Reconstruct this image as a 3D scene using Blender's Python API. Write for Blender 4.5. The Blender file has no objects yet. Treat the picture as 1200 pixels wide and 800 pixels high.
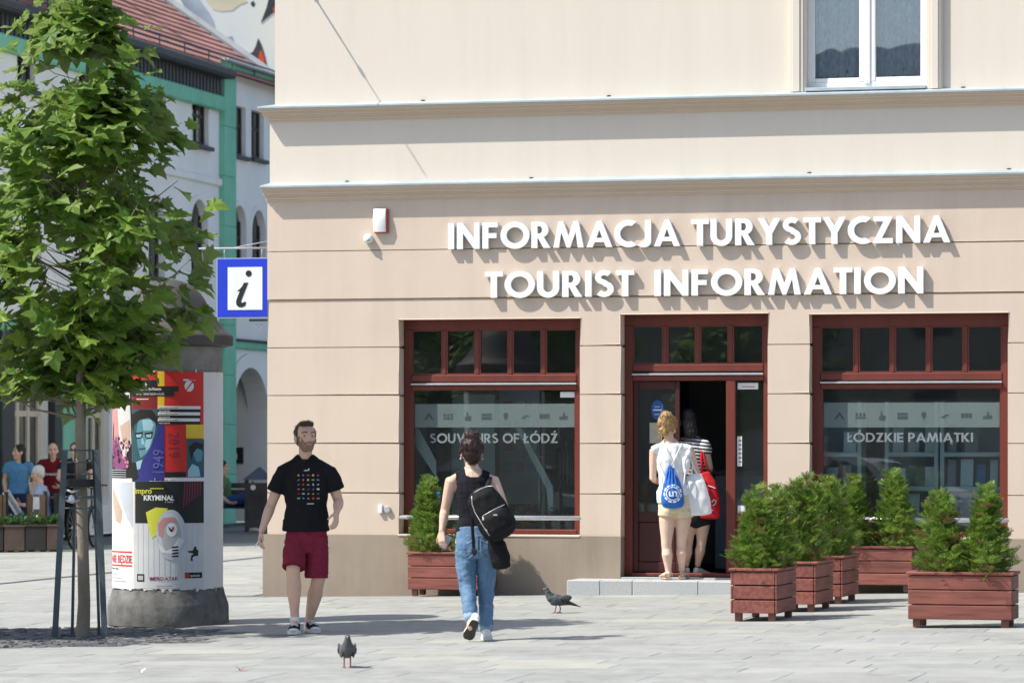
import bpy, math, random
from mathutils import Vector, Matrix, noise
from mathutils.geometry import tessellate_polygon
from mathutils.bvhtree import BVHTree
random.seed(7)
V3 = Vector
S = bpy.context.scene
COL = S.collection
pi = math.pi

# ------------------------------------------------------------------ camera, sky, sun, exposure
F, H = 4200.0, 1.62                      # focal length in photo pixels (1200 wide), eye height
cam = bpy.data.objects.new('camera', bpy.data.cameras.new('camera'))
COL.objects.link(cam)
cam.location = (0, 0, H)
cam.rotation_euler = (pi/2, 0, 0)
cam.data.sensor_width = 36
cam.data.lens = 36*F/1200
cam.data.shift_y = 0.1
cam.data.clip_start = 0.5
cam.data.clip_end = 2000
cam.data.dof.use_dof = True
cam.data.dof.focus_distance = 34
cam.data.dof.aperture_fstop = 4.0
S.camera = cam

TH = math.radians(14.2)                  # turn of the shop front
LIGHT = V3((.7234, .2296, -1.0)).normalized()
elev = math.asin(-LIGHT.z)
W = bpy.data.worlds.new('World'); S.world = W
W.use_nodes = True
nt = W.node_tree
bg = nt.nodes['Background']
sky = nt.nodes.new('ShaderNodeTexSky')
sky.sky_type = 'NISHITA'
sky.sun_disc = False
sky.sun_elevation = elev
sky.sun_rotation = math.atan2(-LIGHT.x, -LIGHT.y)
sky.dust_density = 1.5
sky.air_density = 1.0
sky.ozone_density = 1.0
nt.links.new(sky.outputs[0], bg.inputs[0])
bg.inputs[1].default_value = 0.125
sun = bpy.data.objects.new('sun', bpy.data.lights.new('sun', 'SUN'))
COL.objects.link(sun)
sun.data.energy = 4.3
sun.data.angle = math.radians(.53)
sun.data.color = (1, .965, .89)
sun.rotation_euler = LIGHT.to_track_quat('-Z', 'Y').to_euler()
S.view_settings.view_transform = 'Standard'
S.view_settings.look = 'None'
S.view_settings.exposure = 0.6
S.view_settings.gamma = 1

# ------------------------------------------------------------------ helpers: places
SLOPE = .0165
def gz(x): return SLOPE*(max(-12, min(9, x)) + 2.645)
def gpt(px, py):
    z = 0
    for _ in range(6):
        Y = F*(H-z)/(py-520); X = (px-600)/F*Y; z = gz(X)
    return V3((X, Y, z))
def pix(p): return (600+F*p[0]/p[1], 520-F*(p[2]-H)/p[1])
A = V3((-2.645, 38.44, 0))
ce, se = math.cos(TH), math.sin(TH)
def fac(px, py, d=0.0):                  # point of the plane d metres behind the shop front
    k = (px-600)/F
    u = (k*(A.y+d*ce) - A.x - d*se)/(ce+k*se)
    Y = A.y - u*se + d*ce
    return u, H-(py-520)/F*Y
def U(px, d=0.0): return fac(px, 520, d)[0]
def VV(px, py, d=0.0): return fac(px, py, d)[1]
B2 = V3((-5.459, 73.96, 0)); T2 = math.atan2(.9688, .2477)
c2, s2 = math.cos(T2), math.sin(T2)
def fac2(px, py, d=0.0):
    k = (px-600)/F
    # X = B.x + t c2 - d s2 ; Y = B.y + t s2 + d c2
    t = (k*(B2.y+d*c2) - B2.x + d*s2)/(c2 - k*s2)
    Y = B2.y + t*s2 + d*c2
    return t, H-(py-520)/F*Y

# ------------------------------------------------------------------ helpers: materials
def mk(name, col, rough=.8, var=.12, scale=6, bump=0, bscale=60, metal=0, spec=.4, col2=None, rnd=0, stretch=None, dist=.01, stain=0):
    m = bpy.data.materials.new(name); m.use_nodes = True
    n = m.node_tree; P = n.nodes['Principled BSDF']
    P.inputs['Roughness'].default_value = rough
    P.inputs['Metallic'].default_value = metal
    P.inputs['Specular IOR Level'].default_value = spec
    tc = n.nodes.new('ShaderNodeTexCoord'); src = tc.outputs['Object']
    if 'slab' in name: src = n.nodes.new('ShaderNodeNewGeometry').outputs['Position']   # dirt runs on across the joints
    base = src
    if stretch:
        mp = n.nodes.new('ShaderNodeMapping'); mp.inputs['Scale'].default_value = stretch
        n.links.new(src, mp.inputs[0]); src = mp.outputs[0]
    no = n.nodes.new('ShaderNodeTexNoise'); no.inputs['Scale'].default_value = scale
    no.inputs['Detail'].default_value = 6; no.inputs['Roughness'].default_value = .6
    n.links.new(src, no.inputs[0])
    cr = n.nodes.new('ShaderNodeValToRGB')
    c = V3(col)
    lo = c*(1-var); hi = c*(1+var)
    if col2: lo, hi = c, V3(col2)
    cr.color_ramp.elements[0].position = .3; cr.color_ramp.elements[1].position = .7
    cr.color_ramp.elements[0].color = (*lo, 1); cr.color_ramp.elements[1].color = (*hi, 1)
    n.links.new(no.outputs[0], cr.inputs[0])
    out = cr.outputs[0]
    if stain:                             # rain streaks and blotches of old dirt
        m1 = n.nodes.new('ShaderNodeMapping'); m1.inputs['Scale'].default_value = (3.2, 3.2, .22); n.links.new(base, m1.inputs[0])
        n1 = n.nodes.new('ShaderNodeTexNoise'); n1.inputs['Scale'].default_value = 1.6; n1.inputs['Detail'].default_value = 8; n1.inputs['Roughness'].default_value = .7; n.links.new(m1.outputs[0], n1.inputs[0])
        n2 = n.nodes.new('ShaderNodeTexNoise'); n2.inputs['Scale'].default_value = .9; n2.inputs['Detail'].default_value = 7; n2.inputs['Roughness'].default_value = .65; n.links.new(base, n2.inputs[0])
        mm = n.nodes.new('ShaderNodeMath'); mm.operation = 'MULTIPLY'; n.links.new(n1.outputs[0], mm.inputs[0]); n.links.new(n2.outputs[0], mm.inputs[1])
        r2 = n.nodes.new('ShaderNodeMapRange'); r2.inputs[1].default_value = .22; r2.inputs[2].default_value = .40; r2.inputs[3].default_value = 0; r2.inputs[4].default_value = stain; n.links.new(mm.outputs[0], r2.inputs[0])
        mi = n.nodes.new('ShaderNodeMix'); mi.data_type = 'RGBA'; n.links.new(r2.outputs[0], mi.inputs[0]); n.links.new(out, mi.inputs[6]); mi.inputs[7].default_value = (c[0]*.45, c[1]*.43, c[2]*.40, 1); out = mi.outputs[2]
        if 'slab' in name:                # trodden gum and small dark spots
            vo = n.nodes.new('ShaderNodeTexVoronoi'); vo.inputs['Scale'].default_value = 2.4; n.links.new(base, vo.inputs['Vector'])
            lt = n.nodes.new('ShaderNodeMapRange'); lt.inputs[1].default_value = .045; lt.inputs[2].default_value = .075; lt.inputs[3].default_value = .5; lt.inputs[4].default_value = 0; n.links.new(vo.outputs['Distance'], lt.inputs[0])
            m3 = n.nodes.new('ShaderNodeMix'); m3.data_type = 'RGBA'; n.links.new(lt.outputs[0], m3.inputs[0]); n.links.new(out, m3.inputs[6]); m3.inputs[7].default_value = (.07, .07, .07, 1); out = m3.outputs[2]
    if rnd:
        oi = n.nodes.new('ShaderNodeObjectInfo'); ge = n.nodes.new('ShaderNodeNewGeometry')
        ad = n.nodes.new('ShaderNodeMath'); ad.operation = 'ADD'
        fr = n.nodes.new('ShaderNodeMath'); fr.operation = 'FRACT'
        n.links.new(oi.outputs['Random'], ad.inputs[0]); n.links.new(ge.outputs['Random Per Island'], ad.inputs[1])
        n.links.new(ad.outputs[0], fr.inputs[0])
        mr = n.nodes.new('ShaderNodeMapRange'); mr.inputs[3].default_value = 1-rnd; mr.inputs[4].default_value = 1+rnd
        n.links.new(fr.outputs[0], mr.inputs[0])
        hs = n.nodes.new('ShaderNodeHueSaturation'); n.links.new(mr.outputs[0], hs.inputs['Value'])
        n.links.new(out, hs.inputs['Color']); out = hs.outputs[0]
    n.links.new(out, P.inputs['Base Color'])
    if bump:
        nb = n.nodes.new('ShaderNodeTexNoise'); nb.inputs['Scale'].default_value = bscale; nb.inputs['Detail'].default_value = 4
        n.links.new(src, nb.inputs[0])
        b = n.nodes.new('ShaderNodeBump'); b.inputs['Strength'].default_value = bump; b.inputs['Distance'].default_value = dist
        n.links.new(nb.outputs[0], b.inputs['Height']); n.links.new(b.outputs[0], P.inputs['Normal'])
    return m
def glassm(name, tint, refl=1.0, rough=.01, dust=.016):
    m = bpy.data.materials.new(name); m.use_nodes = True
    n = m.node_tree; n.nodes.remove(n.nodes['Principled BSDF'])
    o = n.nodes['Material Output']
    t = n.nodes.new('ShaderNodeBsdfTransparent'); t.inputs[0].default_value = (*tint, 1)
    g = n.nodes.new('ShaderNodeBsdfGlossy'); g.inputs['Roughness'].default_value = rough
    fr = n.nodes.new('ShaderNodeFresnel'); fr.inputs[0].default_value = 1.5
    ml = n.nodes.new('ShaderNodeMath'); ml.operation = 'MULTIPLY'; ml.inputs[1].default_value = refl
    n.links.new(fr.outputs[0], ml.inputs[0])
    tc = n.nodes.new('ShaderNodeTexCoord'); nz = n.nodes.new('ShaderNodeTexNoise'); nz.inputs['Scale'].default_value = 1.3
    n.links.new(tc.outputs['Object'], nz.inputs[0])
    bp = n.nodes.new('ShaderNodeBump'); bp.inputs['Strength'].default_value = .12; bp.inputs['Distance'].default_value = .01
    n.links.new(nz.outputs[0], bp.inputs['Height']); n.links.new(bp.outputs[0], g.inputs['Normal'])
    du = n.nodes.new('ShaderNodeBsdfDiffuse'); du.inputs[0].default_value = (.62, .68, .66, 1)
    nd = n.nodes.new('ShaderNodeTexNoise'); nd.inputs['Scale'].default_value = .8; nd.inputs['Detail'].default_value = 5
    n.links.new(tc.outputs['Object'], nd.inputs[0])
    md = n.nodes.new('ShaderNodeMapRange'); md.inputs[1].default_value = .3; md.inputs[2].default_value = .7; md.inputs[3].default_value = dust*.5; md.inputs[4].default_value = dust*1.5
    n.links.new(nd.outputs[0], md.inputs[0])
    md2 = n.nodes.new('ShaderNodeMixShader'); n.links.new(md.outputs[0], md2.inputs[0]); n.links.new(t.outputs[0], md2.inputs[1]); n.links.new(du.outputs[0], md2.inputs[2]); t = md2
    mx = n.nodes.new('ShaderNodeMixShader')
    n.links.new(ml.outputs[0], mx.inputs[0]); n.links.new(t.outputs[0], mx.inputs[1]); n.links.new(g.outputs[0], mx.inputs[2])
    n.links.new(mx.outputs[0], o.inputs[0])
    return m
def film(name, col, op):                  # translucent vinyl on glass
    m = bpy.data.materials.new(name); m.use_nodes = True
    n = m.node_tree; P = n.nodes['Principled BSDF']; o = n.nodes['Material Output']
    P.inputs['Base Color'].default_value = (*col, 1); P.inputs['Roughness'].default_value = .6
    t = n.nodes.new('ShaderNodeBsdfTransparent')
    tc = n.nodes.new('ShaderNodeTexCoord'); nz = n.nodes.new('ShaderNodeTexNoise'); nz.inputs['Scale'].default_value = 2
    n.links.new(tc.outputs['Object'], nz.inputs[0])
    mr = n.nodes.new('ShaderNodeMapRange'); mr.inputs[3].default_value = op-.06; mr.inputs[4].default_value = op+.06
    n.links.new(nz.outputs[0], mr.inputs[0])
    mx = n.nodes.new('ShaderNodeMixShader'); n.links.new(mr.outputs[0], mx.inputs[0])
    n.links.new(t.outputs[0], mx.inputs[1]); n.links.new(P.outputs[0], mx.inputs[2]); n.links.new(mx.outputs[0], o.inputs[0])
    return m
def leafm(name, c1, c2, trans=.35, gloss=.35, back=None):
    m = bpy.data.materials.new(name); m.use_nodes = True
    n = m.node_tree; P = n.nodes['Principled BSDF']; o = n.nodes['Material Output']
    oi = n.nodes.new('ShaderNodeObjectInfo'); ge = n.nodes.new('ShaderNodeNewGeometry')
    ad = n.nodes.new('ShaderNodeMath'); ad.operation = 'ADD'; fr = n.nodes.new('ShaderNodeMath'); fr.operation = 'FRACT'
    n.links.new(oi.outputs['Random'], ad.inputs[0]); n.links.new(ge.outputs['Random Per Island'], ad.inputs[1]); n.links.new(ad.outputs[0], fr.inputs[0])
    cr = n.nodes.new('ShaderNodeValToRGB'); cr.color_ramp.elements[0].color = (*c1, 1); cr.color_ramp.elements[1].color = (*c2, 1)
    n.links.new(fr.outputs[0], cr.inputs[0]); out = cr.outputs[0]
    if back:
        mb = n.nodes.new('ShaderNodeMix'); mb.data_type = 'RGBA'
        n.links.new(ge.outputs['Backfacing'], mb.inputs[0]); n.links.new(out, mb.inputs[6]); mb.inputs[7].default_value = (*back, 1); out = mb.outputs[2]
    n.links.new(out, P.inputs['Base Color']); P.inputs['Roughness'].default_value = gloss; P.inputs['Specular IOR Level'].default_value = .45
    t = n.nodes.new('ShaderNodeBsdfTranslucent')
    hs = n.nodes.new('ShaderNodeHueSaturation'); hs.inputs['Value'].default_value = 1.6; hs.inputs['Hue'].default_value = .485
    n.links.new(out, hs.inputs['Color']); n.links.new(hs.outputs[0], t.inputs[0])
    mx = n.nodes.new('ShaderNodeMixShader'); mx.inputs[0].default_value = trans
    n.links.new(P.outputs[0], mx.inputs[1]); n.links.new(t.outputs[0], mx.inputs[2]); n.links.new(mx.outputs[0], o.inputs[0])
    return m

M = {}
M['beige'] = mk('beige stucco', (.63, .512, .412), .9, .035, 1.2, .3, 90, dist=.005, stain=.12)
M['cream'] = mk('cream stucco', (.69, .615, .525), .9, .03, .9, .3, 90, dist=.005, stain=.10)
M['groove'] = mk('groove stucco', (.47, .37, .285), .9, .06, 3)
M['plinth'] = mk('plinth stucco', (.325, .265, .205), .9, .07, 1.5, .35, 80, dist=.005, stain=.3)
M['moulding'] = mk('moulding stucco', (.66, .535, .42), .9, .03, 3)
M['zinc'] = mk('zinc sheet', (.42, .48, .50), .5, .12, 2, metal=.25, stain=.3)
M['frame'] = mk('red brown window paint', (.150, .034, .023), .45, .14, 7, .1, 40, stretch=(1, 1, .3))
M['frame_dark'] = mk('door leaf paint', (.058, .015, .012), .5, .1, 7)
M['glass'] = glassm('shop glass', (.82, .89, .89), 1.8)
M['glass_up'] = glassm('upper glass', (.88, .91, .94), 4.5, dust=.02)
M['glass_dark'] = glassm('window glass', (.5, .57, .6), 1.6)
M['white'] = mk('white paint', (.80, .80, .79), .5, .03, 3)
M['white_letter'] = mk('white letter', (.84, .87, .88), .4, .015, 3)
M['letter_side'] = mk('letter edge', (.62, .65, .66), .5, .02, 3)
M['steel'] = mk('brushed steel', (.60, .62, .63), .35, .08, 10, metal=.6)
M['dark_metal'] = mk('dark painted metal', (.06, .078, .088), .5, .12, 10, .1, 60)
M['black'] = mk('black paint', (.012, .012, .013), .6, .2, 10)
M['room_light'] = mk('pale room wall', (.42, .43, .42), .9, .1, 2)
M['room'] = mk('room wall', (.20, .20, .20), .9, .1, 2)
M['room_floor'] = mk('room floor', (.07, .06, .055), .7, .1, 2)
M['film'] = film('frosted band', (.32, .41, .40), .23)
M['film_text'] = film('vinyl lettering', (.42, .47, .48), .31)
M['film_dark'] = film('vinyl pictogram', (.05, .07, .07), .32)
M['board'] = mk('red brown boards', (.215, .070, .052), .7, .36, 5, .3, 30, stretch=(.6, 6, 6), rnd=.16, dist=.004)
M['board_shade_tone'] = mk('shade toned end boards', (.19, .085, .065), .75, .3, 5, .3, 30, stretch=(6, .6, 6), rnd=.15, dist=.004)  # end-board tone paints in shade and sky light; planter feet share it
M['soil'] = mk('potting soil', (.05, .035, .025), 1, .4, 20, .6, 30)
M['granite'] = mk('granite step', (.40, .41, .41), .7, .16, 60, .15, 120, rnd=.06, dist=.003)
M['slab'] = mk('paving slab', (.305, .308, .290), .75, .12, 3, .2, 70, rnd=.05, dist=.004, stain=.42)
M['slab_warm'] = mk('warm paving slab', (.35, .348, .305), .75, .10, 3, .2, 70, rnd=.04, dist=.004, stain=.2)
M['ground'] = mk('joint sand', (.15, .15, .145), .9, .15, 2, .2, 40)
M['asphalt'] = mk('street paving', (.30, .31, .31), .85, .12, .6, .2, 60)
M['cobble'] = mk('dark cobbles', (.085, .088, .09), .7, .35, 14, rnd=.35)

# ------------------------------------------------------------------ helpers: objects
def link(o, parent=None):
    COL.objects.link(o)
    if parent: o.parent = parent
    return o
def tag(o, label=None, cat=None, group=None, kind=None):
    if label: o['label'] = label
    if cat: o['category'] = cat
    if group: o['group'] = group
    if kind: o['kind'] = kind
    return o
def thing(name, label, cat, loc=(0, 0, 0), rz=0, group=None):
    o = bpy.data.objects.new(name, None); o.empty_display_size = .2
    o.location = loc; o.rotation_euler = (0, 0, rz)
    return tag(link(o), label, cat, group)
def copy_tree(o, parent=None):
    c = o.copy(); COL.objects.link(c)
    if parent: c.parent = parent
    for ch in list(o.children): copy_tree(ch, c)
    return c
class MB:
    def __init__(s): s.v = []; s.f = []; s.m = []
    def add(s, vs, fs, m=0):
        b = len(s.v); s.v += [tuple(v) for v in vs]
        s.f += [tuple(i+b for i in f) for f in fs]; s.m += [m]*len(fs)
    def box(s, x0, x1, y0, y1, z0, z1, m=0, ch=0, mat=None):
        if ch <= 0:
            vs = [(x, y, z) for z in (z0, z1) for y in (y0, y1) for x in (x0, x1)]
            fs = [(0, 2, 3, 1), (4, 5, 7, 6), (0, 1, 5, 4), (2, 6, 7, 3), (0, 4, 6, 2), (1, 3, 7, 5)]
        else:
            vs = []; idx = {}
            for ix, iy, iz in [(a, b, c) for a in (0, 1) for b in (0, 1) for c in (0, 1)]:
                X = (x0, x1)[ix]; Y = (y0, y1)[iy]; Z = (z0, z1)[iz]
                dx = ch*(1-2*ix); dy = ch*(1-2*iy); dz = ch*(1-2*iz)
                idx[ix, iy, iz, 0] = len(vs); vs.append((X, Y+dy, Z+dz))
                idx[ix, iy, iz, 1] = len(vs); vs.append((X+dx, Y, Z+dz))
                idx[ix, iy, iz, 2] = len(vs); vs.append((X+dx, Y+dy, Z))
            g = lambda a, b, c, k: idx[a, b, c, k]
            fs = [(g(0,0,0,0), g(0,0,1,0), g(0,1,1,0), g(0,1,0,0)), (g(1,0,0,0), g(1,1,0,0), g(1,1,1,0), g(1,0,1,0)),
                  (g(0,0,0,1), g(1,0,0,1), g(1,0,1,1), g(0,0,1,1)), (g(0,1,0,1), g(0,1,1,1), g(1,1,1,1), g(1,1,0,1)),
                  (g(0,0,0,2), g(0,1,0,2), g(1,1,0,2), g(1,0,0,2)), (g(0,0,1,2), g(1,0,1,2), g(1,1,1,2), g(0,1,1,2))]
            for a in (0, 1):
                for b in (0, 1):
                    q = [(g(a,b,0,0), g(a,b,1,0), g(a,b,1,1), g(a,b,0,1)), (g(a,0,b,0), g(a,1,b,0), g(a,1,b,2), g(a,0,b,2)), (g(0,a,b,1), g(1,a,b,1), g(1,a,b,2), g(0,a,b,2))]
                    fs += q
            for a in (0, 1):
                for b in (0, 1):
                    for c in (0, 1): fs.append((g(a,b,c,0), g(a,b,c,1), g(a,b,c,2)))
        if mat is not None: vs = [mat @ V3(v) for v in vs]
        s.add(vs, fs, m)
    def prism(s, conts, y0, y1, m=0, ms=None, fn=None):       # outlines in (x, z), thickness along y
        polys = [[V3((p[0], p[1], 0)) for p in c] for c in conts]
        tri = tessellate_polygon(polys)
        flat = [p for c in conts for p in c]; n = len(flat)
        vs = [(p[0], y0, p[1]) for p in flat] + [(p[0], y1, p[1]) for p in flat]
        if fn: vs = [fn(v) for v in vs]
        def area(t): a, b, c = (flat[i] for i in t); return (b[0]-a[0])*(c[1]-a[1])-(b[1]-a[1])*(c[0]-a[0])
        fs = []
        for t in tri:
            t = tuple(t)
            if area(t) < 0: t = t[::-1]
            fs.append(t)
        k = len(fs)
        fr = list(fs); bk = [tuple(i+n for i in t[::-1]) for t in fs]
        sd = []; o = 0
        for c in conts:
            L = len(c)
            for i in range(L):
                j = (i+1) % L; sd.append((o+i, o+j, o+j+n, o+i+n))
            o += L
        b = len(s.v); s.v += vs
        for f in fr+bk: s.f.append(tuple(i+b for i in f)); s.m.append(m)
        for f in sd: s.f.append(tuple(i+b for i in f)); s.m.append(m if ms is None else ms)
    def tube(s, pts, r, n=8, m=0, cap=True):
        pts = [V3(p) for p in pts]; rs = r if isinstance(r, (list, tuple)) else [r]*len(pts)
        rings = []; up = None
        for i, p in enumerate(pts):
            t = (pts[min(i+1, len(pts)-1)]-pts[max(i-1, 0)]).normalized()
            if up is None: up = t.orthogonal()
            up = (up - t*up.dot(t)).normalized(); w = t.cross(up)
            rings.append([p+(up*math.cos(2*pi*k/n)+w*math.sin(2*pi*k/n))*rs[i] for k in range(n)])
        vs = [q for R in rings for q in R]; fs = []
        for i in range(len(rings)-1):
            for k in range(n):
                a = i*n+k; b = i*n+(k+1) % n; fs.append((a, b, b+n, a+n))
        if cap: fs += [tuple(range(n))[::-1], tuple(range((len(rings)-1)*n, len(rings)*n))]
        s.add(vs, fs, m)
    def lathe(s, prof, n=32, c=(0, 0, 0), m=0):               # (radius, z)
        vs = []; fs = []
        for r, z in prof:
            for k in range(n): vs.append((c[0]+r*math.cos(2*pi*k/n), c[1]+r*math.sin(2*pi*k/n), c[2]+z))
        for i in range(len(prof)-1):
            for k in range(n):
                a = i*n+k; b = i*n+(k+1) % n; fs.append((a, b, b+n, a+n))
        fs += [tuple(range(n))[::-1], tuple(range((len(prof)-1)*n, len(prof)*n))]
        s.add(vs, fs, m)
    def ball(s, c, r, n=10, m=0, ax=(1, 1, 1)):
        vs = []; fs = []; k2 = n//2
        for i in range(1, k2):
            for k in range(n):
                a = pi*i/k2; vs.append((c[0]+r*ax[0]*math.sin(a)*math.cos(2*pi*k/n), c[1]+r*ax[1]*math.sin(a)*math.sin(2*pi*k/n), c[2]+r*ax[2]*math.cos(a)))
        T = len(vs); vs += [(c[0], c[1], c[2]+r*ax[2]), (c[0], c[1], c[2]-r*ax[2])]
        for i in range(k2-2):
            for k in range(n): a = i*n+k; b = i*n+(k+1) % n; fs.append((a, a+n, b+n, b))
        for k in range(n):
            fs.append((T, k, (k+1) % n)); a = (k2-2)*n; fs.append((T+1, a+(k+1) % n, a+k))
        s.add(vs, fs, m)
    def mesh(s, name, mats, smooth=False):
        me = bpy.data.meshes.new(name); me.from_pydata(s.v, [], s.f)
        for mm in (mats if isinstance(mats, (list, tuple)) else [mats]): me.materials.append(mm)
        me.polygons.foreach_set('material_index', s.m)
        if smooth: me.polygons.foreach_set('use_smooth', [True]*len(s.f))
        me.update(); return me
    def build(s, name, mats, parent=None, smooth=False, loc=None, rz=0):
        o = bpy.data.objects.new(name, s.mesh(name, mats, smooth))
        if loc is not None: o.location = loc
        if rz: o.rotation_euler = (0, 0, rz)
        return link(o, parent)
def box(name, mat, parent, x0, x1, y0, y1, z0, z1, ch=0):
    b = MB(); b.box(min(x0, x1), max(x0, x1), min(y0, y1), max(y0, y1), min(z0, z1), max(z0, z1), 0, ch); return b.build(name, mat, parent)
def smooth_angle(o, a=.6):
    me = o.data
    me.polygons.foreach_set('use_smooth', [True]*len(me.polygons))
    try: me.set_sharp_from_angle(angle=a)
    except Exception: pass
    return o

# ------------------------------------------------------------------ letters drawn as outlines (geometric bold sans)
def arc(cx, cy, rx, ry, a0, a1, n=18): return [(cx+rx*math.cos(math.radians(a0+(a1-a0)*i/n)), cy+ry*math.sin(math.radians(a0+(a1-a0)*i/n))) for i in range(n+1)]
def stroke(pts, w):                      # outline of a bent stroke of even width
    L = []; R = []
    for i, p in enumerate(pts):
        a = pts[max(i-1, 0)]; b = pts[min(i+1, len(pts)-1)]
        dx, dy = b[0]-a[0], b[1]-a[1]; l = math.hypot(dx, dy) or 1
        nx, ny = -dy/l*w/2, dx/l*w/2
        L.append((p[0]+nx, p[1]+ny)); R.append((p[0]-nx, p[1]-ny))
    return L+R[::-1]
def glyph(ch, w=.2):
    """(advance, list of shapes; a shape is [outer, hole...])"""
    h = w*.88
    if ch in 'ÓŹĄŁ':
        base = {'Ó': 'O', 'Ź': 'Z', 'Ą': 'A', 'Ł': 'L'}[ch]
        adv, sh = glyph(base, w); cx = adv/2
        if ch in 'ÓŹ': sh = sh+[[[(cx-.06, 1.06), (cx+.06, 1.06), (cx+.2, 1.28), (cx, 1.28)]]]
        if ch == 'Ą': sh = sh+[[stroke([(adv-.12, -.005), (adv-.2, -.1), (adv-.18, -.19), (adv-.04, -.22)], .09)]]
        if ch == 'Ł': return adv, [[[(.0, 0), (.5, 0), (.5, h), (w, h), (w, .44), (.42, .62), (.42, .78), (w, .6), (w, 1), (0, 1), (0, .5), (-.1, .44), (-.1, .28), (0, .34)]]]
        return adv, sh
    if ch == 'I': return w, [[[(0, 0), (w, 0), (w, 1), (0, 1)]]]
    if ch == 'N': return .82, [[[(0, 0), (w, 0), (w, .6), (.62, 0), (.82, 0), (.82, 1), (.62, 1), (.62, .4), (w, 1), (0, 1)]]]
    if ch == 'F': return .55, [[[(0, 0), (w, 0), (w, .4), (.51, .4), (.51, .4+h), (w, .4+h), (w, 1-h), (.55, 1-h), (.55, 1), (0, 1)]]]
    if ch == 'E': return .55, [[[(0, 0), (.55, 0), (.55, h), (w, h), (w, .41), (.53, .41), (.53, .41+h), (w, .41+h), (w, 1-h), (.55, 1-h), (.55, 1), (0, 1)]]]
    if ch == 'L': return .5, [[[(0, 0), (.5, 0), (.5, h), (w, h), (w, 1), (0, 1)]]]
    if ch == 'T': return .62, [[[(.31-w/2, 0), (.31+w/2, 0), (.31+w/2, 1-h), (.62, 1-h), (.62, 1), (0, 1), (0, 1-h), (.31-w/2, 1-h)]]]
    if ch == 'O': return 1.04, [[arc(.52, .5, .52, .52, 0, 360, 40)[:-1], arc(.52, .5, .52-w, .52-w, 0, 360, 32)[:-1]]]
    if ch == 'C': return .78, [[arc(.52, .5, .52, .52, 57, 303, 30)+arc(.52, .5, .52-w*1.02, .52-w*1.02, 303-14, 57+14, 24)]]
    if ch == 'D': return .82, [[[(0, 0)]+arc(.32, .5, .5, .5, -90, 90, 20)+[(0, 1)], [(w, h)]+arc(.32, .5, .5-w, .5-h, -90, 90, 16)+[(w, 1-h)]]]
    if ch == 'P': return .6, [[[(0, 0), (w, 0), (w, .36)]+arc(.28, .68, .32, .32, -90, 90, 14)+[(0, 1)], [(w, .36+h*.85)]+arc(.28, .68, .32-w, .32-h*.85, -90, 90, 10)+[(w, 1-h*.85)]]]
    if ch == 'R': return .68, [[[(0, 0), (w, 0), (w, .37), (.24, .37), (.43, 0), (.68, 0), (.45, .40)]+arc(.3, .69, .31, .31, -62, 90, 14)+[(0, 1)], [(w, .36+h)]+arc(.29, .69, .31-w, .31-h*.9, -80, 80, 10)+[(w, 1-h*.9)]]]
    if ch == 'A': return .92, [[[(0, 0), (.22, 0), (.295, .19), (.625, .19), (.70, 0), (.92, 0), (.545, 1), (.375, 1)], [(.36, .355), (.56, .355), (.46, .66)]]]
    if ch == 'V': return .88, [[[(0, 1), (.22, 1), (.44, .36), (.66, 1), (.88, 1), (.52, 0), (.36, 0)]]]
    if ch == 'M': return 1.08, [[[(0, 0), (.205, 0), (.285, .58), (.48, 0), (.60, 0), (.795, .58), (.875, 0), (1.08, 0), (.90, 1), (.72, 1), (.54, .44), (.36, 1), (.18, 1)]]]
    if ch == 'U': return .76, [[[(0, 1), (0, .36)]+arc(.38, .36, .38, .38, 180, 360, 18)+[(.76, 1), (.76-w, 1)]+[(.76-w, .36)]+arc(.38, .36, .38-w, .38-w, 360, 180, 14)+[(w, 1)]]]
    if ch == 'J': return .46, [[[(.46, 1), (.46-w, 1), (.46-w, .26)]+arc(.46-w-.07, .26, .07, .09, 0, -110, 6)+[(-.02, .06)]+arc(.2, .2, .26, .23, -115, 0, 10)]]
    if ch == 'Y': return .80, [[[(.4-w/2, 0), (.4+w/2, 0), (.4+w/2, .42), (.80, 1), (.57, 1), (.40, .68), (.23, 1), (0, 1), (.4-w/2, .42)]]]
    if ch == 'Z': return .70, [[[(0, 0), (.69, 0), (.69, h), (.32, h), (.70, 1), (.04, 1), (.04, 1-h), (.37, 1-h)]]]
    if ch == 'K': return .76, [[[(0, 0), (w, 0), (w, .42), (.5, 0), (.76, 0), (.36, .53), (.72, 1), (.47, 1), (w, .62), (w, 1), (0, 1)]]]
    if ch == 'S':
        p = arc(.33, .735, .215, .18, 38, 270, 14)[:-1]+[(.33, .535), (.36, .515)]+arc(.32, .285, .225, .2, 78, -142, 14)
        return .62, [[stroke(p, w*.94)]]
    return .35, []
def text_shapes(t, width, height, w=.2, gap=.085, space=.36):
    x = 0; out = []
    for c in t:
        if c == ' ': x += space; out.append((None, None, None)); continue
        adv, sh = glyph(c, w); g = gap
        if c in 'AVYT': g -= .045
        if c in 'OC': g -= .03
        out.append((c, x, sh)); x += adv+g
    tot = x-gap; sx = width/tot
    return [(c, [[[((p[0]+x0)*sx, p[1]*height) for p in cc] for cc in s] for s in sh]) for c, x0, sh in out if c]
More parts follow.
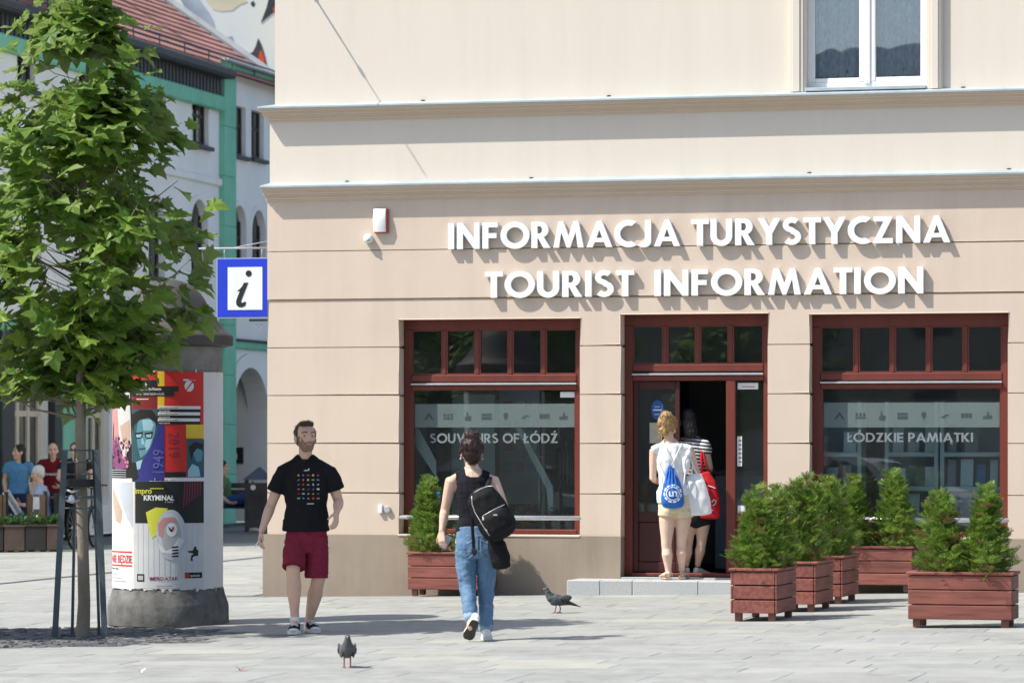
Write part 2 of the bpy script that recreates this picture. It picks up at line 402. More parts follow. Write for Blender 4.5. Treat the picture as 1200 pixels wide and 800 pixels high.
def ftext(body, size, bold=0.0, align='LEFT'):        # built-in font, flat mesh in (x, y)
    cu = bpy.data.curves.new('lettering', 'FONT'); cu.body = body; cu.size = size; cu.align_x = align; cu.offset = bold; cu.resolution_u = 3
    o = bpy.data.objects.new('lettering', cu); COL.objects.link(o)
    dg = bpy.context.evaluated_depsgraph_get()
    me = bpy.data.meshes.new_from_object(o.evaluated_get(dg))
    vs = [tuple(v.co) for v in me.vertices]; fs = [tuple(p.vertices) for p in me.polygons]
    bpy.data.objects.remove(o); bpy.data.curves.remove(cu); bpy.data.meshes.remove(me)
    return vs, fs
# ------------------------------------------------------------------ ground
def ground_sheet():
    b = MB(); xs = [-400, -12, 9, 400]; ys = [-300, 20, 120, 600]
    vs = [(x, y, gz(x)-.010) for y in ys for x in xs]
    fs = [(j*4+i, j*4+i+1, j*4+i+5, j*4+i+4) for j in range(3) for i in range(3)]
    b.add(vs, fs); return tag(b.build('ground', M['ground']), kind='structure')
ground_sheet()
TILT = Matrix.Rotation(-math.atan(SLOPE), 4, 'Y')
TREE = gpt(97, 746)
COLUMN = V3(((197-600)/F*32.45, 32.45, 0)); COLUMN.z = gz(COLUMN.x)
def facw(u, y, v=0):                      # shop-front coordinates to the world
    return V3((A.x+u*ce+y*se, A.y-u*se+y*ce, v))
plaza = thing('plaza_pavement', None, None); plaza['kind'] = 'structure'
rs = random.Random(3)
SLW, SLD = .90, .45
slab_b = MB(); slab_b.box(-SLW/2+.002, SLW/2-.002, -SLD/2+.002, SLD/2-.002, -.04, 0, 0, .003)
slab_meshes = [slab_b.mesh('slab', M['slab']), slab_b.mesh('slab_warm', M['slab_warm'])]
seen = []; rest = [MB(), MB()]
CHAN = .62                                # strip of the drain left of the building
for j in range(-44, 58):
    off = rs.random()*SLW
    for i in range(-26, 22):
        u = i*SLW+off; y = j*SLD
        if y > -.1 and u > -.5: continue
        p = facw(u, y-SLD/2)
        if p.y < 19 or p.y > 60 or abs(p.x) > 13: continue
        if (p.xy-TREE.xy).length < 1.62 : continue
        if u < -1.2 and abs(y-SLD/2+.0) < 0: continue
        k = pix((p.x, p.y, gz(p.x)))
        warm = 1 if (rs.random() < .10) else 0
        p.z = gz(p.x)+rs.uniform(-.0015, .0010)
        Mx = Matrix.Translation(p) @ TILT @ Matrix.Rotation(-TH+rs.uniform(-.002, .002), 4, 'Z')
        if -30 < k[0] < 1230 and k[1] < 812: seen.append((p.y, Mx, warm))
        else: rest[warm].box(-SLW/2+.002, SLW/2-.002, -SLD/2+.002, SLD/2-.002, -.04, 0, mat=Mx)
seen.sort(key=lambda a: a[0])
for q, (yy, Mx, warm) in enumerate(seen):
    if q < 300:
        o = bpy.data.objects.new('paving_slab', slab_meshes[warm]); link(o, plaza); o.matrix_local = Mx
    else: rest[warm].box(-SLW/2+.002, SLW/2-.002, -SLD/2+.002, SLD/2-.002, -.04, 0, mat=Mx)
for b, mm in zip(rest, ('slab', 'slab_warm')):
    o = b.build('distant_paving', M[mm], plaza); o['kind'] = 'stuff'
# drain running up the side street
b = MB()
p0 = gpt(-60, 690); p1 = gpt(315, 652)
d = (p1-p0).normalized(); nrm = V3((-d.y, d.x, 0))
b.add([p0+nrm*.06+V3((0, 0, .006)), p0-nrm*.06+V3((0, 0, .006)), p1-nrm*.06+V3((0, 0, .006)), p1+nrm*.06+V3((0, 0, .006))], [(0, 1, 2, 3)])
tag(b.build('drain_channel', M['dark_metal']), kind='structure')
# round bed of dark cobbles about the tree
b = MB(); b.lathe([(1.60, -.03), (1.60, -.006), (.0001, -.006)], 48)
o = b.build('tree_bed', M['cobble'], loc=(TREE.x, TREE.y, gz(TREE.x))); tag(o, kind='structure')
b = MB()
for ring in range(2, 15):
    r = ring*.108; n = int(2*pi*r/.115)
    for k in range(n):
        a = 2*pi*k/n+rs.random()*.04
        Mx = Matrix.Translation((r*math.cos(a), r*math.sin(a), rs.uniform(-.012, .004))) @ Matrix.Rotation(a, 4, 'Z')
        b.box(-.046, .046, -.05, .05, -.04, .012, 0, .012, Mx)
o2 = b.build('cobbles', M['cobble'], o); o2['kind'] = 'stuff'

# ------------------------------------------------------------------ tourist information building
BLD = thing('information_building', 'two toned beige stucco building with red framed shop windows and TOURIST INFORMATION lettering', 'building', A, -TH)
UE = 12.6
OL = (U(467), U(680.4), VV(576, 373.5), VV(576, 628))
OD = (U(727), U(900.5), VV(815, 367.5), VV(780, 676))
OR = (U(948), U(1182), VV(1065, 367), VV(1065, 632))
PL = OL[3]; OPS = [OL, OD, OR]
OR = (OR[0], OR[1], OR[2], PL); OPS[2] = OR
g = [VV(390, y) for y in (577.3, 519.3, 463.0, 407.0, 350.5, 294)]
LC0, LC1 = VV(330, 236), VV(330, 217)      # lower cornice
UC0, UC1 = VV(330, 143), VV(330, 125)      # upper cornice
GH = .0125; TW = .32
edges = [(PL, g[0]-GH)]+[(g[i]+GH, g[i+1]-GH) for i in range(5)]+[(g[5]+GH, LC0)]
def wallpieces(v0, v1, u0, u1, ops, inset=0):
    """outlines of a wall strip with the openings cut away"""
    cut = [(o[0]-inset, o[1]+inset, o[2]+inset) for o in ops if o[2] > v0+.001 and o[3] < v1-.001]
    if not cut: return [[(u0, v0), (u1, v0), (u1, v1), (u0, v1)]]
    if all(c[2] >= v1 for c in cut):
        xs = [u0]+[q for c in cut for q in c[:2]]+[u1]
        return [[(xs[i], v0), (xs[i+1], v0), (xs[i+1], v1), (xs[i], v1)] for i in range(0, len(xs), 2)]
    c = [(u0, v0)]
    for a, bb, t in cut: c += [(a, v0), (a, t), (bb, t), (bb, v0)]
    return [c+[(u1, v0), (u1, v1), (u0, v1)]]
for v0, v1 in edges:
    for c in wallpieces(v0, v1, .03, UE, OPS):
        us = [p[0] for p in c]; b = MB()
        b.prism([c], 0, 6.0 if max(us) < OL[0]+.01 else TW)
        o = b.build('stucco_course', M['beige'], BLD)
        bv = o.modifiers.new('bevel', 'BEVEL'); bv.width = .008; bv.segments = 2; bv.limit_method = 'ANGLE'
for v0, v1 in [(PL-.3, g[4]), (g[4], LC0)]:
    for c in wallpieces(v0, v1, .052, UE-.03, OPS, .022):
        us = [p[0] for p in c]; b = MB(); b.prism([c], .019, 5.9 if max(us) < OL[0]+.01 else TW-.02)
        b.build('wall_core', M['groove'], BLD)
# plinth
for c in ([(-.015, -.15), (OD[0], -.15), (OD[0], PL), (-.015, PL)], [(OD[1], -.15), (UE, -.15), (UE, PL), (OD[1], PL)]):
    b = MB(); b.prism([c], -.022, 6.0 if False else TW+.01)
    o = b.build('plinth', M['plinth'], BLD)
    bv = o.modifiers.new('bevel', 'BEVEL'); bv.width = .008; bv.segments = 2; bv.limit_method = 'ANGLE'
box('plinth', M['plinth'], BLD, -.015, .3, TW+.01, 6, -.15, PL-.001)
box('sill_ledge', M['moulding'], BLD, OL[0]+.002, OL[1]-.002, -.03, .17, PL-.004, PL+.018, .004)
box('sill_ledge', M['moulding'], BLD, OR[0]+.002, OR[1]-.002, -.03, .17, PL-.004, PL+.018, .004)
# bands above and the cornices
box('frieze_wall', M['cream'], BLD, .04, UE-.02, .03, 6, LC1, UC0+.002)
def cornice(name, v0, v1, steps, y0, u0, ku=1):
    b = MB(); n = len(steps)
    for i, p in enumerate(steps):
        a = v0+(v1-v0)*i/n; z = v0+(v1-v0)*(i+1)/n
        b.box(u0-p*ku, UE+.01*i, y0-p, 5.8-.01*i, a, z-.0005)
    return b.build(name, M['moulding'], BLD)
cornice('lower_cornice', LC0, LC1-.035, (.014, .03, .034, .058, .08, .086, .108, .120), .0, .02, .28)
box('cornice_flashing', M['zinc'], BLD, -.02, UE+.2, -.135, 5.7, LC1-.0355, LC1-.012, .003)
b = MB(); b.add([(-.015, -.128, LC1-.012), (UE, -.128, LC1-.012), (UE, .04, LC1+.03), (.045, .04, LC1+.03), (.045, 5.6, LC1+.03), (-.015, 5.6, LC1-.012)], [(0, 1, 2, 3), (0, 3, 4, 5)])
b.build('cornice_flashing', M['zinc'], BLD)
cornice('upper_cornice', UC0, UC1-.03, (.014, .03, .036, .066, .09, .098, .128, .142), .03, .04, .58)
box('cornice_flashing', M['zinc'], BLD, 0.04-.092, UE+.2, .03-.160, 5.7, UC1-.0305, UC1-.008, .003)
b = MB(); b.add([(-.046, -.124, UC1-.008), (UE, -.124, UC1-.008), (UE, .09, UC1+.035), (.105, .09, UC1+.035), (.105, 5.6, UC1+.035), (-.046, 5.6, UC1-.008)], [(0, 1, 2, 3), (0, 3, 4, 5)])
b.build('cornice_flashing', M['zinc'], BLD)
for px, py in ((494, 121), (712, 115.5), (1128, 103.5), (406, 215.5), (622, 212.5), (948, 206), (1182, 200)):
    up = py < 150; u_, v_ = fac(px, py, .0); bb_ = MB(); bb_.ball((u_, .055 if up else .02, (UC1+.03 if up else LC1+.025)), .02, 8, 0, (1.3, .8, .6)); bb_.build('flashing_clip', M['black'], BLD, True)
# upper storey with one window
UT = 10.2
wu0, wu1, wv0, wv1 = U(945, .07), U(1086, .07), VV(1016, 103, .07), 8.15
u0 = .085
b = MB(); b.prism([[(u0, UC1-.01), (UE, UC1-.01), (UE, UT), (u0, UT)], [(wu0, wv0), (wu0, wv1), (wu1, wv1), (wu1, wv0)]], .07, .4)
b.build('upper_wall', M['cream'], BLD)
box('side_wall', M['cream'], BLD, u0, .4, .401, 6, UC1-.01, UT)
box('side_wall', M['cream'], BLD, .03, .45, 6.02, 26, -.1, UT)
box('rear_wall', M['cream'], BLD, .46, UE, 25.5, 26, -.1, UT)
box('roof_slab', M['zinc'], BLD, -.3, UE+.2, -.5, 26.3, UT, UT+.25)
sl = U(925, .07); sr = U(1105, .07)
for a, z in ((sl, wu0), (wu1, sr)):
    w_ = z-a
    for i, (f0, f1, p) in enumerate(((0, 1, .045), (.10, .86, .062), (.24, .66, .075), (.34, .52, .055))):
        if a > wu0: f0, f1 = 1-f1, 1-f0
        box('window_surround', M['cream'], BLD, a+w_*f0, a+w_*f1, .07-p, .0695+.001*i, UC1+.02+.002*i, wv1+.18-.01*i, .003)
win = box('window', M['white'], BLD, wu0+.001, wu1-.001, .15, .21, wv0, wv0+.07)
def sub(name, mat, par, *a, ch=0): return box(name, mat, par, *a, ch=ch)
um = (wu0+wu1)/2
sub('sill', M['zinc'], win, wu0, wu1, -.03, .16, wv0-.03, wv0+.004, ch=.004)
sub('frame', M['white'], win, wu0+.001, wu0+.075, .15, .22, wv0+.071, wv1, ch=.004)
sub('frame', M['white'], win, wu1-.075, wu1-.001, .15, .22, wv0+.071, wv1, ch=.004)
sub('frame', M['white'], win, um-.085, um+.085, .148, .215, wv0+.071, wv1, ch=.01)
sub('glazing_bar', M['white'], win, um-.03, um+.03, .135, .15, wv0+.05, wv1, ch=.006)
for a, z in ((wu0+.075, um-.085), (um+.085, wu1-.075)):
    sub('sash', M['white'], win, a, z, .155, .20, wv0+.071, wv0+.115, ch=.005)
    sub('pane', M['glass_up'], win, a, z, .178, .182, wv0+.115, wv1)
M['curtain'] = mk('lace curtain', (.72, .77, .82), .9, .35, 30, .3, 60, stretch=(1, 1, .5))
for a, z in ((wu0+.06, um-.03), (um+.03, wu1-.06)):
    b = MB(); n = 60; vs = []
    for i in range(n+1):
        x = a+(z-a)*i/n; yy = .28+.03*math.sin(i*.9)+.02*math.sin(i*.37+1)
        vs += [(x, yy, wv0+.13+.012*math.sin(i*.31)), (x, yy, wv1)]
    b.add(vs, [(2*i, 2*i+2, 2*i+3, 2*i+1) for i in range(n)])
    b.build('curtain', M['curtain'], BLD, True)
box('upper_room', M['room_light'], BLD, wu0-.3, wu1+.3, .9, 1.0, wv0-.2, wv1+.2)
M['houseplant'] = leafm('houseplant leaf', (.03, .07, .02), (.06, .12, .03), .2)
b = MB()
for k in range(60):
    x = rs.choice((U(974), U(985), U(1035), U(1050), U(1070)))+rs.gauss(0, .03); z0 = wv0+.1; a = rs.uniform(-.9, .9); L = rs.uniform(.08, .2)
    tip = V3((x+math.sin(a)*L, .33+rs.uniform(-.03, .03), z0+math.cos(a)*L)); base = V3((x, .33, z0)); w2 = V3((.012, .004, 0)); mid = (tip+base)/2+V3((0, 0, .02))
    b.add([base, mid-w2, tip, mid+w2], [(0, 1, 2), (0, 2, 3)])
o = b.build('houseplant', M['houseplant']); o.parent = None; o.location = A; o.rotation_euler = (0, 0, -TH)
tag(o, 'small houseplants behind the white upper window above the letters', 'plant')

# shop interior
def room():
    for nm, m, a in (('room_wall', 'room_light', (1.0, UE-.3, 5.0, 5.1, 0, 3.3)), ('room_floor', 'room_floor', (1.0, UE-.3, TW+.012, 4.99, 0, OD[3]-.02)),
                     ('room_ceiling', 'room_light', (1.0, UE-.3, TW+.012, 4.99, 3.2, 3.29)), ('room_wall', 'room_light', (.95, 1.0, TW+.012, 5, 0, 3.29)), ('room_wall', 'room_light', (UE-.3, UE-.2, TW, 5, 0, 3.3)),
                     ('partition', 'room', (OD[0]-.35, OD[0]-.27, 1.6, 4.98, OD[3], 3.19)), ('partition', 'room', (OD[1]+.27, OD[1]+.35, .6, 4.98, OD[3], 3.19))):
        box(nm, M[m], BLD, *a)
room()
M['counter'] = mk('grey counter', (.40, .43, .45), .6, .1, 4)
c = thing('counter', 'grey information counter deep inside the dark doorway', 'counter', A, -TH)
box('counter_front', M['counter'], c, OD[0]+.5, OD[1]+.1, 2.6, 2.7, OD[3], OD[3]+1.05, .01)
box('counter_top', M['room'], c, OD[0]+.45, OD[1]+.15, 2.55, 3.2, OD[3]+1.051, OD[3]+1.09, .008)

# shop windows
FY0, FY1 = .195, .265
def transom_window(name, op, n, vt0, vt1, vb0, vb1, door=False):
    """frame members, panes, metal strip; op = opening"""
    u0, u1, top, bot = op[0]+.002, op[1]-.002, op[2]-.002, op[3]+.02
    w = BLD
    fr = box(name, M['frame'], w, u0, u1, FY0, FY1, vt1, top, .006)                 # head
    box('frame', M['frame'], fr, u0, u0+.085, FY0+.002, FY1-.002, bot, vt1-.0005, .006)
    box('frame', M['frame'], fr, u1-.085, u1, FY0+.002, FY1-.002, bot, vt1-.0005, .006)
    a, z = u0+.0855, u1-.0855
    box('transom_bar', M['frame'], fr, a, z, FY0-.008, FY1-.004, vt0-.075, vt0, .008)
    box('transom_bar', M['frame'], fr, a, z, FY0-.012, FY1-.004, vb1, vb1+.055, .008)
    box('awning_slot', M['black'], fr, a, z, FY0+.02, FY1-.006, vb1+.0555, vt0-.0755)
    box('drip_strip', M['steel'], fr, a, z, FY0-.035, FY0+.019, vb1+.058, vb1+.078, .003)
    pw = (z-a)/n
    for i in range(n):
        if i: box('mullion', M['frame'], fr, a+i*pw-.02, a+i*pw+.02, FY0+.004, FY1-.006, vt0+.0005, vt1-.0005, .006)
        x0, x1 = a+i*pw+(.0205 if i else .001), a+(i+1)*pw-(.0205 if i < n-1 else .001)
        box('pane', M['glass'], fr, x0, x1, .226, .232, vt0+.001, vt1-.001)
        s = MB(); s.prism([[(x0, vt0+.001), (x1, vt0+.001), (x1, vt1-.001), (x0, vt1-.001)], [(x0+.016, vt0+.017), (x0+.016, vt1-.017), (x1-.016, vt1-.017), (x1-.016, vt0+.017)]], .208, .2255)
        s.build('glazing_bead', M['frame'], fr)
    return fr, a, z
vt1, vt0 = VV(576, 385), VV(576, 438.5); vb1 = VV(576, 457); vb0 = VV(576, 619)
def shop_window(op, **k):
    fr, a, z = transom_window('shop_window', op, 5, vt0, vt1, vb0, vb1)
    box('bottom_rail', M['frame'], fr, a, z, FY0-.004, FY1-.004, PL+.021, PL+.07, .006)
    box('frame', M['frame'], fr, a, a+.025, FY0+.01, FY1-.01, PL+.071, vb1-.0005)
    box('frame', M['frame'], fr, z-.025, z, FY0+.01, FY1-.01, PL+.071, vb1-.0005)
    box('pane', M['glass'], fr, a+.0255, z-.0255, .226, .233, PL+.071, vb1-.001)
    rl = MB(); rl.tube([(op[0]-.02, .02, VV(500, 606)), (op[1]+.0, .02, VV(500, 606))], .024, 12)
    rl.build('guard_rail', M['steel'], fr, True)
    return fr, a, z
wl, la, lz = shop_window(OL)
wr, ra, rz_ = shop_window(OR)
def on_glass(par, name, mat, shapes_at, d=.2235, th=.0015):
    b = MB(); b.prism(shapes_at, d-th, d); return b.build(name, mat, par)
def rectc(x0, x1, z0, z1): return [(x0, z0), (x1, z0), (x1, z1), (x0, z1)]
def glass_text(par, txt, px0, px1, py0, py1):
    x0, x1 = U(px0, .2), U(px1, .2); z0 = VV((px0+px1)/2, py1, .2); hh = VV((px0+px1)/2, py0, .2)-z0
    for c, sh in text_shapes(txt, x1-x0, hh, .19):
        b = MB()
        for s in sh: b.prism([[(p[0]+x0, p[1]+z0) for p in cc] for cc in s], .222, .2235)
        b.build('window_letter', M['film_text'], par)
def pictogram(k, cx, cz, r):
    P = lambda l: [(cx+x*r, cz+y*r) for x, y in l]
    kinds = [[P([(-1, -.6), (0, .8), (1, -.6), (.6, -.6), (0, .2), (-.6, -.6)])], [P([(-1, -.5), (1, -.5), (1, -.2), (-1, -.2)]), P([(-.9, -.05), (-.5, -.05), (-.5, .6), (-.9, .6)]), P([(-.2, -.05), (.2, -.05), (.2, .6), (-.2, .6)]), P([(.5, -.05), (.9, -.05), (.9, .6), (.5, .6)])],
             [P([(-.5, -.8), (.7, -.8), (.8, .1), (.2, .1), (.1, .9), (-.15, .9), (-.15, .0), (-.5, 0)])], [P(rectc(-1, 1, .1, .6)), P(rectc(-1, 1, -.6, -.05))],
             [P([(0, -.8), (.5, .1), (.4, .6), (0, .8), (-.4, .6), (-.5, .1)])], [P([(-1, -.3), (.2, .3), (1, .1), (.2, -.1), (-.2, -.6), (-.4, -.3)])],
             [P(rectc(-1, -.4, -.4, .5)), P(rectc(-.3, .3, -.4, .5)), P(rectc(.4, 1, -.4, .5))], [P([(-.9, -.6), (-.9, 0), (-.3, 0), (0, .8), (.2, .8), (.15, .1), (.8, .1), (.7, -.6)])]]
    return kinds[k % 8]
def frosted(par, x0, x1, py0, py1, pxm):
    za, zb = VV(pxm, py1, .2), VV(pxm, py0, .2)
    on_glass(par, 'frosted_band', M['film'], [rectc(x0, x1, za, zb)])
    for k in range(8):
        cx = x0+(x1-x0)*(k+.75)/8.3
        b = MB()
        for c in pictogram(k, cx, (za+zb)/2-.01, .055): b.prism([c], .219, .221)
        b.build('pictogram', M['film_dark'], par)
frosted(wl, la+.03, lz-.03, 473, 500.5, 580)
frosted(wr, ra+.03, rz_-.03, 471.5, 500.5, 1070)
glass_text(wl, 'SOUVENIRS OF ŁÓDŹ', 503, 653, 507.6, 518.8)
glass_text(wr, 'ŁÓDZKIE PAMIĄTKI', 992, 1140, 506.8, 517.6)
M['sticker'] = mk('white sticker', (.7, .72, .72), .5, .05, 10)
M['sticker_blue'] = mk('blue sticker', (.02, .09, .28), .5, .15, 20)
M['sticker_pink'] = mk('pink stripe', (.6, .12, .2), .5, .05, 10)
on_glass(wl, 'sticker', M['sticker'], [rectc(U(656, .2), U(679, .2), VV(665, 465.5, .2), VV(665, 459, .2))])
# left window display
M['banner'] = mk('grey display banner', (.36, .38, .39), .9, .2, 1.2)
M['banner_dark'] = mk('dark display panel', (.06, .065, .07), .8, .25, 2)
def disp(name, label, cat, grp=None): return thing(name, label, cat, A, -TH, grp)
t = disp('display_banner', 'tall grey fabric banner standing behind the left shop window', 'banner')
box('panel', M['banner'], t, U(530, .8), U(580, .8), .80, .83, PL, VV(560, 462, .8)); box('foot', M['black'], t, U(535, .8), U(575, .8), .7, .95, PL-.05, PL-.001)
t = disp('display_screen', 'dark wide display panel behind the left window letters', 'panel')
box('panel', M['banner_dark'], t, U(482, 1.1), U(527, 1.1), 1.1, 1.14, PL, VV(560, 460, 1.1)); box('foot', M['black'], t, U(484, 1.1), U(520, 1.1), 1.0, 1.3, PL-.05, PL-.001)
t = disp('photo_board', 'grey board of small coloured photographs in left shop window', 'board')
box('panel', M['banner'], t, U(585, 1.4), U(632, 1.4), 1.4, 1.43, VV(600, 590, 1.4), VV(600, 455, 1.4)); box('foot', M['black'], t, U(590, 1.4), U(628, 1.4), 1.42, 1.6, PL-.2, VV(600, 590, 1.4)-.001)
cols = [(.45, .12, .12), (.1, .25, .45), (.5, .4, .3), (.15, .3, .3), (.5, .5, .48), (.35, .1, .2)]
CM = [mk('print colour %s' % 'abcdef'[i], c, .6, .35, 12) for i, c in enumerate(cols)]
for i in range(3):
    for j in range(4):
        x = U(590+14*i, 1.4); z = VV(600, 470+24*j, 1.4)
        box('photograph', CM[(i*2+j*3) % 6], t, x, x+.1, 1.385, 1.3995, z-.09, z)
t = disp('clothes_rail', 'chrome clothes rail with hanging dark shirts at right of left window', 'rail')
b = MB(); zt = VV(645, 500, .7)
b.tube([(U(655, .7), .7, PL-.1), (U(655, .7), .7, zt), (U(690, .7), .7, zt), (U(690, .7), .7, PL-.1)], .012, 8); b.build('rail_tube', M['steel'], t, True)
for k in range(6):
    x = U(660+k*4.5, .7); mm = M['black'] if k % 2 else M['banner_dark']
    b = MB(); b.prism([[(-.19, -.55), (.19, -.55), (.17, -.1), (.22, -.2), (.28, -.15), (.12, -.02), (.03, 0), (-.03, 0), (-.12, -.02), (-.28, -.15), (-.22, -.2), (-.17, -.1)]], -.012, .012)
    b.v = [(x+v[1], .7+v[0]*.9, zt-.06+v[2]) for v in b.v]; b.build('shirt', mm, t)
t = disp('lamp_stand', 'thin steel stand with crossbar behind left window', 'stand')
b = MB(); b.tube([(U(632, .6), .6, PL), (U(632, .6), .6, VV(630, 535, .6))], .014, 8); b.tube([(U(611, .6), .6, VV(620, 535, .6)), (U(637, .6), .6, VV(620, 535, .6))], .011, 8); b.build('post', M['steel'], t, True)
b = MB(); b.lathe([(.14, 0), (.14, .02), (.02, .03)], 16, (U(632, .6), .6, PL-.02)); b.build('base', M['black'], t)
M['light_streak'] = mk('light streak board', (.66, .69, .66), .7, .08, 4)  # for boards added to imitate diagonal light streaks in the glass
for lab, pts, dd in (('added slanted board imitating a light streak at left end of the left shop window', ((484.5, 501), (490, 501), (511, 540), (511, 559), (484.5, 519)), .36), ('long added diagonal board imitating a light streak right of the letters in left window', ((604, 501), (611, 501), (648, 570), (648, 598), (643, 598), (640, 572)), .42)):
    t = disp('light_streak_board', lab, 'board', 'added boards imitating light streaks in the left shop window'); b = MB(); b.prism([[fac(*p_, dd) for p_ in pts][::-1]], dd, dd+.02); b.build('panel', M['light_streak'], t)
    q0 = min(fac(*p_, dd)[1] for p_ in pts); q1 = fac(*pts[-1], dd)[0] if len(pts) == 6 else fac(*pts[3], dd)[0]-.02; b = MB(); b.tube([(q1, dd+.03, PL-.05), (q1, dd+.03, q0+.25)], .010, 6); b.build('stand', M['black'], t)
M['bract'] = leafm('red bract', (.45, .03, .03), (.6, .08, .05), .3)
M['plant_leaf'] = leafm('dark leaf', (.03, .08, .02), (.06, .13, .03), .25)
M['pot'] = mk('terracotta pot', (.30, .12, .07), .8, .1, 8)
def pot_plant(px, py, r, red, lab):
    u, v = fac(px, py, .45); zb = PL-.02
    t = thing('potted_plant', lab, 'plant', facw(u, .45, zb), -TH)
    b = MB(); b.lathe([(.06, 0), (.085, .13), (.09, .15), (.075, .15), (.07, .12)], 20); b.build('pot', M['pot'], t, True)
    for nm, mm, n, rr, up in (('foliage', 'plant_leaf', 90, r, .18), ('blossom', 'bract', 70 if red else 0, r*.95, .25)):
        if not n: continue
        b = MB()
        for k in range(n):
            a = rs.uniform(0, 2*pi); q = rr*math.sqrt(rs.random()); c = V3((q*math.cos(a), q*math.sin(a)*.8, up+rs.uniform(-.06, .1)*(1.4-q/rr)))
            dr = V3((math.cos(a), math.sin(a), rs.uniform(-.5, .4))).normalized(); sd = dr.cross(V3((0, 0, 1))).normalized(); L = rs.uniform(.05, .1)
            b.add([c, c+dr*L*.5-sd*L*.3, c+dr*L, c+dr*L*.5+sd*L*.3], [(0, 1, 2), (0, 2, 3)])
        o = b.build(nm, M[mm], t); o['kind'] = 'stuff'
pot_plant(618, 600, .2, True, 'potted plant with red blossoms inside left shop window')
pot_plant(648, 602, .13, False, 'small green potted plant beside the red flowers in left window')
t = disp('notice_frame', 'white framed notice low in the left corner of left window', 'frame')
box('frame', M['white'], t, U(492, .35), U(512, .35), .35, .37, VV(500, 606, .35), VV(500, 583, .35), .004)
box('sheet', M['banner'], t, U(493.5, .35), U(510.5, .35), .3485, .3499, VV(500, 604, .35), VV(500, 585, .35))
M['cyan'] = mk('blue lettering', (.02, .35, .7), .5, .05, 9)
vs, fs = ftext('TAPE', .075, .003); b = MB(); x0 = U(497, .2); zz = VV(500, 582, .2)
b.add([(x0+v[0], .2225, zz+v[1]) for v in vs], fs); b.build('window_lettering', M['cyan'], wl)
# right window display: white shelf units
M['shelf'] = mk('white shelf', (.74, .78, .79), .5, .04, 4)
grp = 'white shelf units in the right shop window'
for k, (x0, x1, lab) in enumerate(((962, 1007, 'white display shelving at left end of right shop window, partly dark'), (1039, 1097, 'middle white display shelving behind right shop window with leaflets'), (1104, 1177, 'right hand white display shelving behind right shop window with books'))):
    t = disp('display_shelf', lab, 'shelf', grp); d = .40
    a, z = U(x0, d), U(x1, d); zs = [VV(1080, y, d) for y in (640, 612, 571, 531, 470)]
    for x in (a, z): box('upright', M['shelf'], t, x-.02, x+.02, d, d+.35, PL-.3, zs[4])
    for q in zs[:4]: box('shelf_board', M['shelf'], t, a+.021, z-.021, d-.01, d+.35, q-.034, q+.012, .003)
    box('back_panel', M['banner'], t, a+.021, z-.021, d+.351, d+.36, PL-.3, zs[4])
    for q in zs[:4]:
        x = a+.05
        while x < z-.12:
            w_ = rs.uniform(.08, .14); hh = rs.uniform(.16, .30)
            if rs.random() < .8:
                b = MB(); Mx = Matrix.Translation((x, d+rs.uniform(.02, .09), q+.013)) @ Matrix.Rotation(-.2, 4, 'X')
                b.box(0, w_, 0, .012, 0, hh, 0, .002, Mx); bk = b.build('book', rs.choice([M['sticker'], M['shelf'], M['sticker'], CM[4], CM[2], M['banner'], CM[1]]), t)
            x += w_+rs.uniform(.02, .09)

# doorway
dt1, dt0 = VV(818, 380), VV(818, 426); db1 = VV(818, 445.5)
fr, da, dz = transom_window('door_frame', (OD[0], OD[1], OD[2], OD[3]-.018), 4, dt0, dt1, 0, db1)
pa, pb = U(851, .2), U(862, .2)
box('door_post', M['frame'], fr, pa, pb, FY0-.01, FY1-.006, OD[3]+.04, db1-.0005, .008)
box('threshold', M['frame'], fr, da, dz, FY0-.06, FY1+.05, OD[3]+.001, OD[3]+.039, .008)
sb = VV(880, 601, .2)
box('sidelight_rail', M['frame'], fr, pb+.0005, dz, FY0+.002, FY1-.008, sb-.09, sb, .006)
box('sidelight_panel', M['frame'], fr, pb+.0005, dz, FY0+.02, FY1-.012, OD[3]+.04, sb-.0905, .006)
box('pane', M['glass'], fr, pb+.0005, dz, .226, .232, sb+.001, db1-.001)
def sticker(par, m, a): return on_glass(par, 'sticker', M[m], [rectc(U(a[0], .2), U(a[1], .2), VV(a[0], a[3], .2), VV(a[0], a[2], .2))])
sticker(fr, 'sticker', (864, 888, 448.5, 456)); o = sticker(fr, 'sticker_pink', (869, 884, 452.5, 453.5)); o.data.transform(Matrix.Translation((0, -.003, 0)))
sticker(fr, 'sticker', (863.5, 869, 511, 546)); sticker(fr, 'sticker', (864, 873, 592, 602))
b = MB()
for k in range(6):
    z = VV(866, 516+k*5, .2); x = U(865, .2)
    b.box(x, x+.032, .2205, .2215, z-.008, z+.008)
b.build('pictogram', M['film_dark'], fr)
dl = box('door_leaf', M['frame_dark'], fr, da+.002, U(747.5, .2), .22, .262, OD[3]+.045, db1-.004, .005)
le = U(796, .2); gl = VV(770, 600, .2)
box('stile', M['frame_dark'], dl, U(791, .2), le, .22, .262, OD[3]+.045, db1-.004, .005)
box('rail', M['frame_dark'], dl, U(747.5, .2)+.001, U(791, .2)-.001, .22, .262, db1-.09, db1-.004, .005)
box('rail', M['frame_dark'], dl, U(747.5, .2)+.001, U(791, .2)-.001, .22, .262, gl-.1, gl, .005)
box('door_panel', M['frame_dark'], dl, U(747.5, .2)+.001, U(791, .2)-.001, .228, .255, OD[3]+.15, gl-.101, .01)
box('rail', M['frame_dark'], dl, U(747.5, .2)+.001, U(791, .2)-.001, .22, .262, OD[3]+.045, OD[3]+.149, .005)
box('pane', M['glass'], dl, U(747.5, .2)+.001, U(791, .2)-.001, .24, .246, gl+.001, db1-.091)
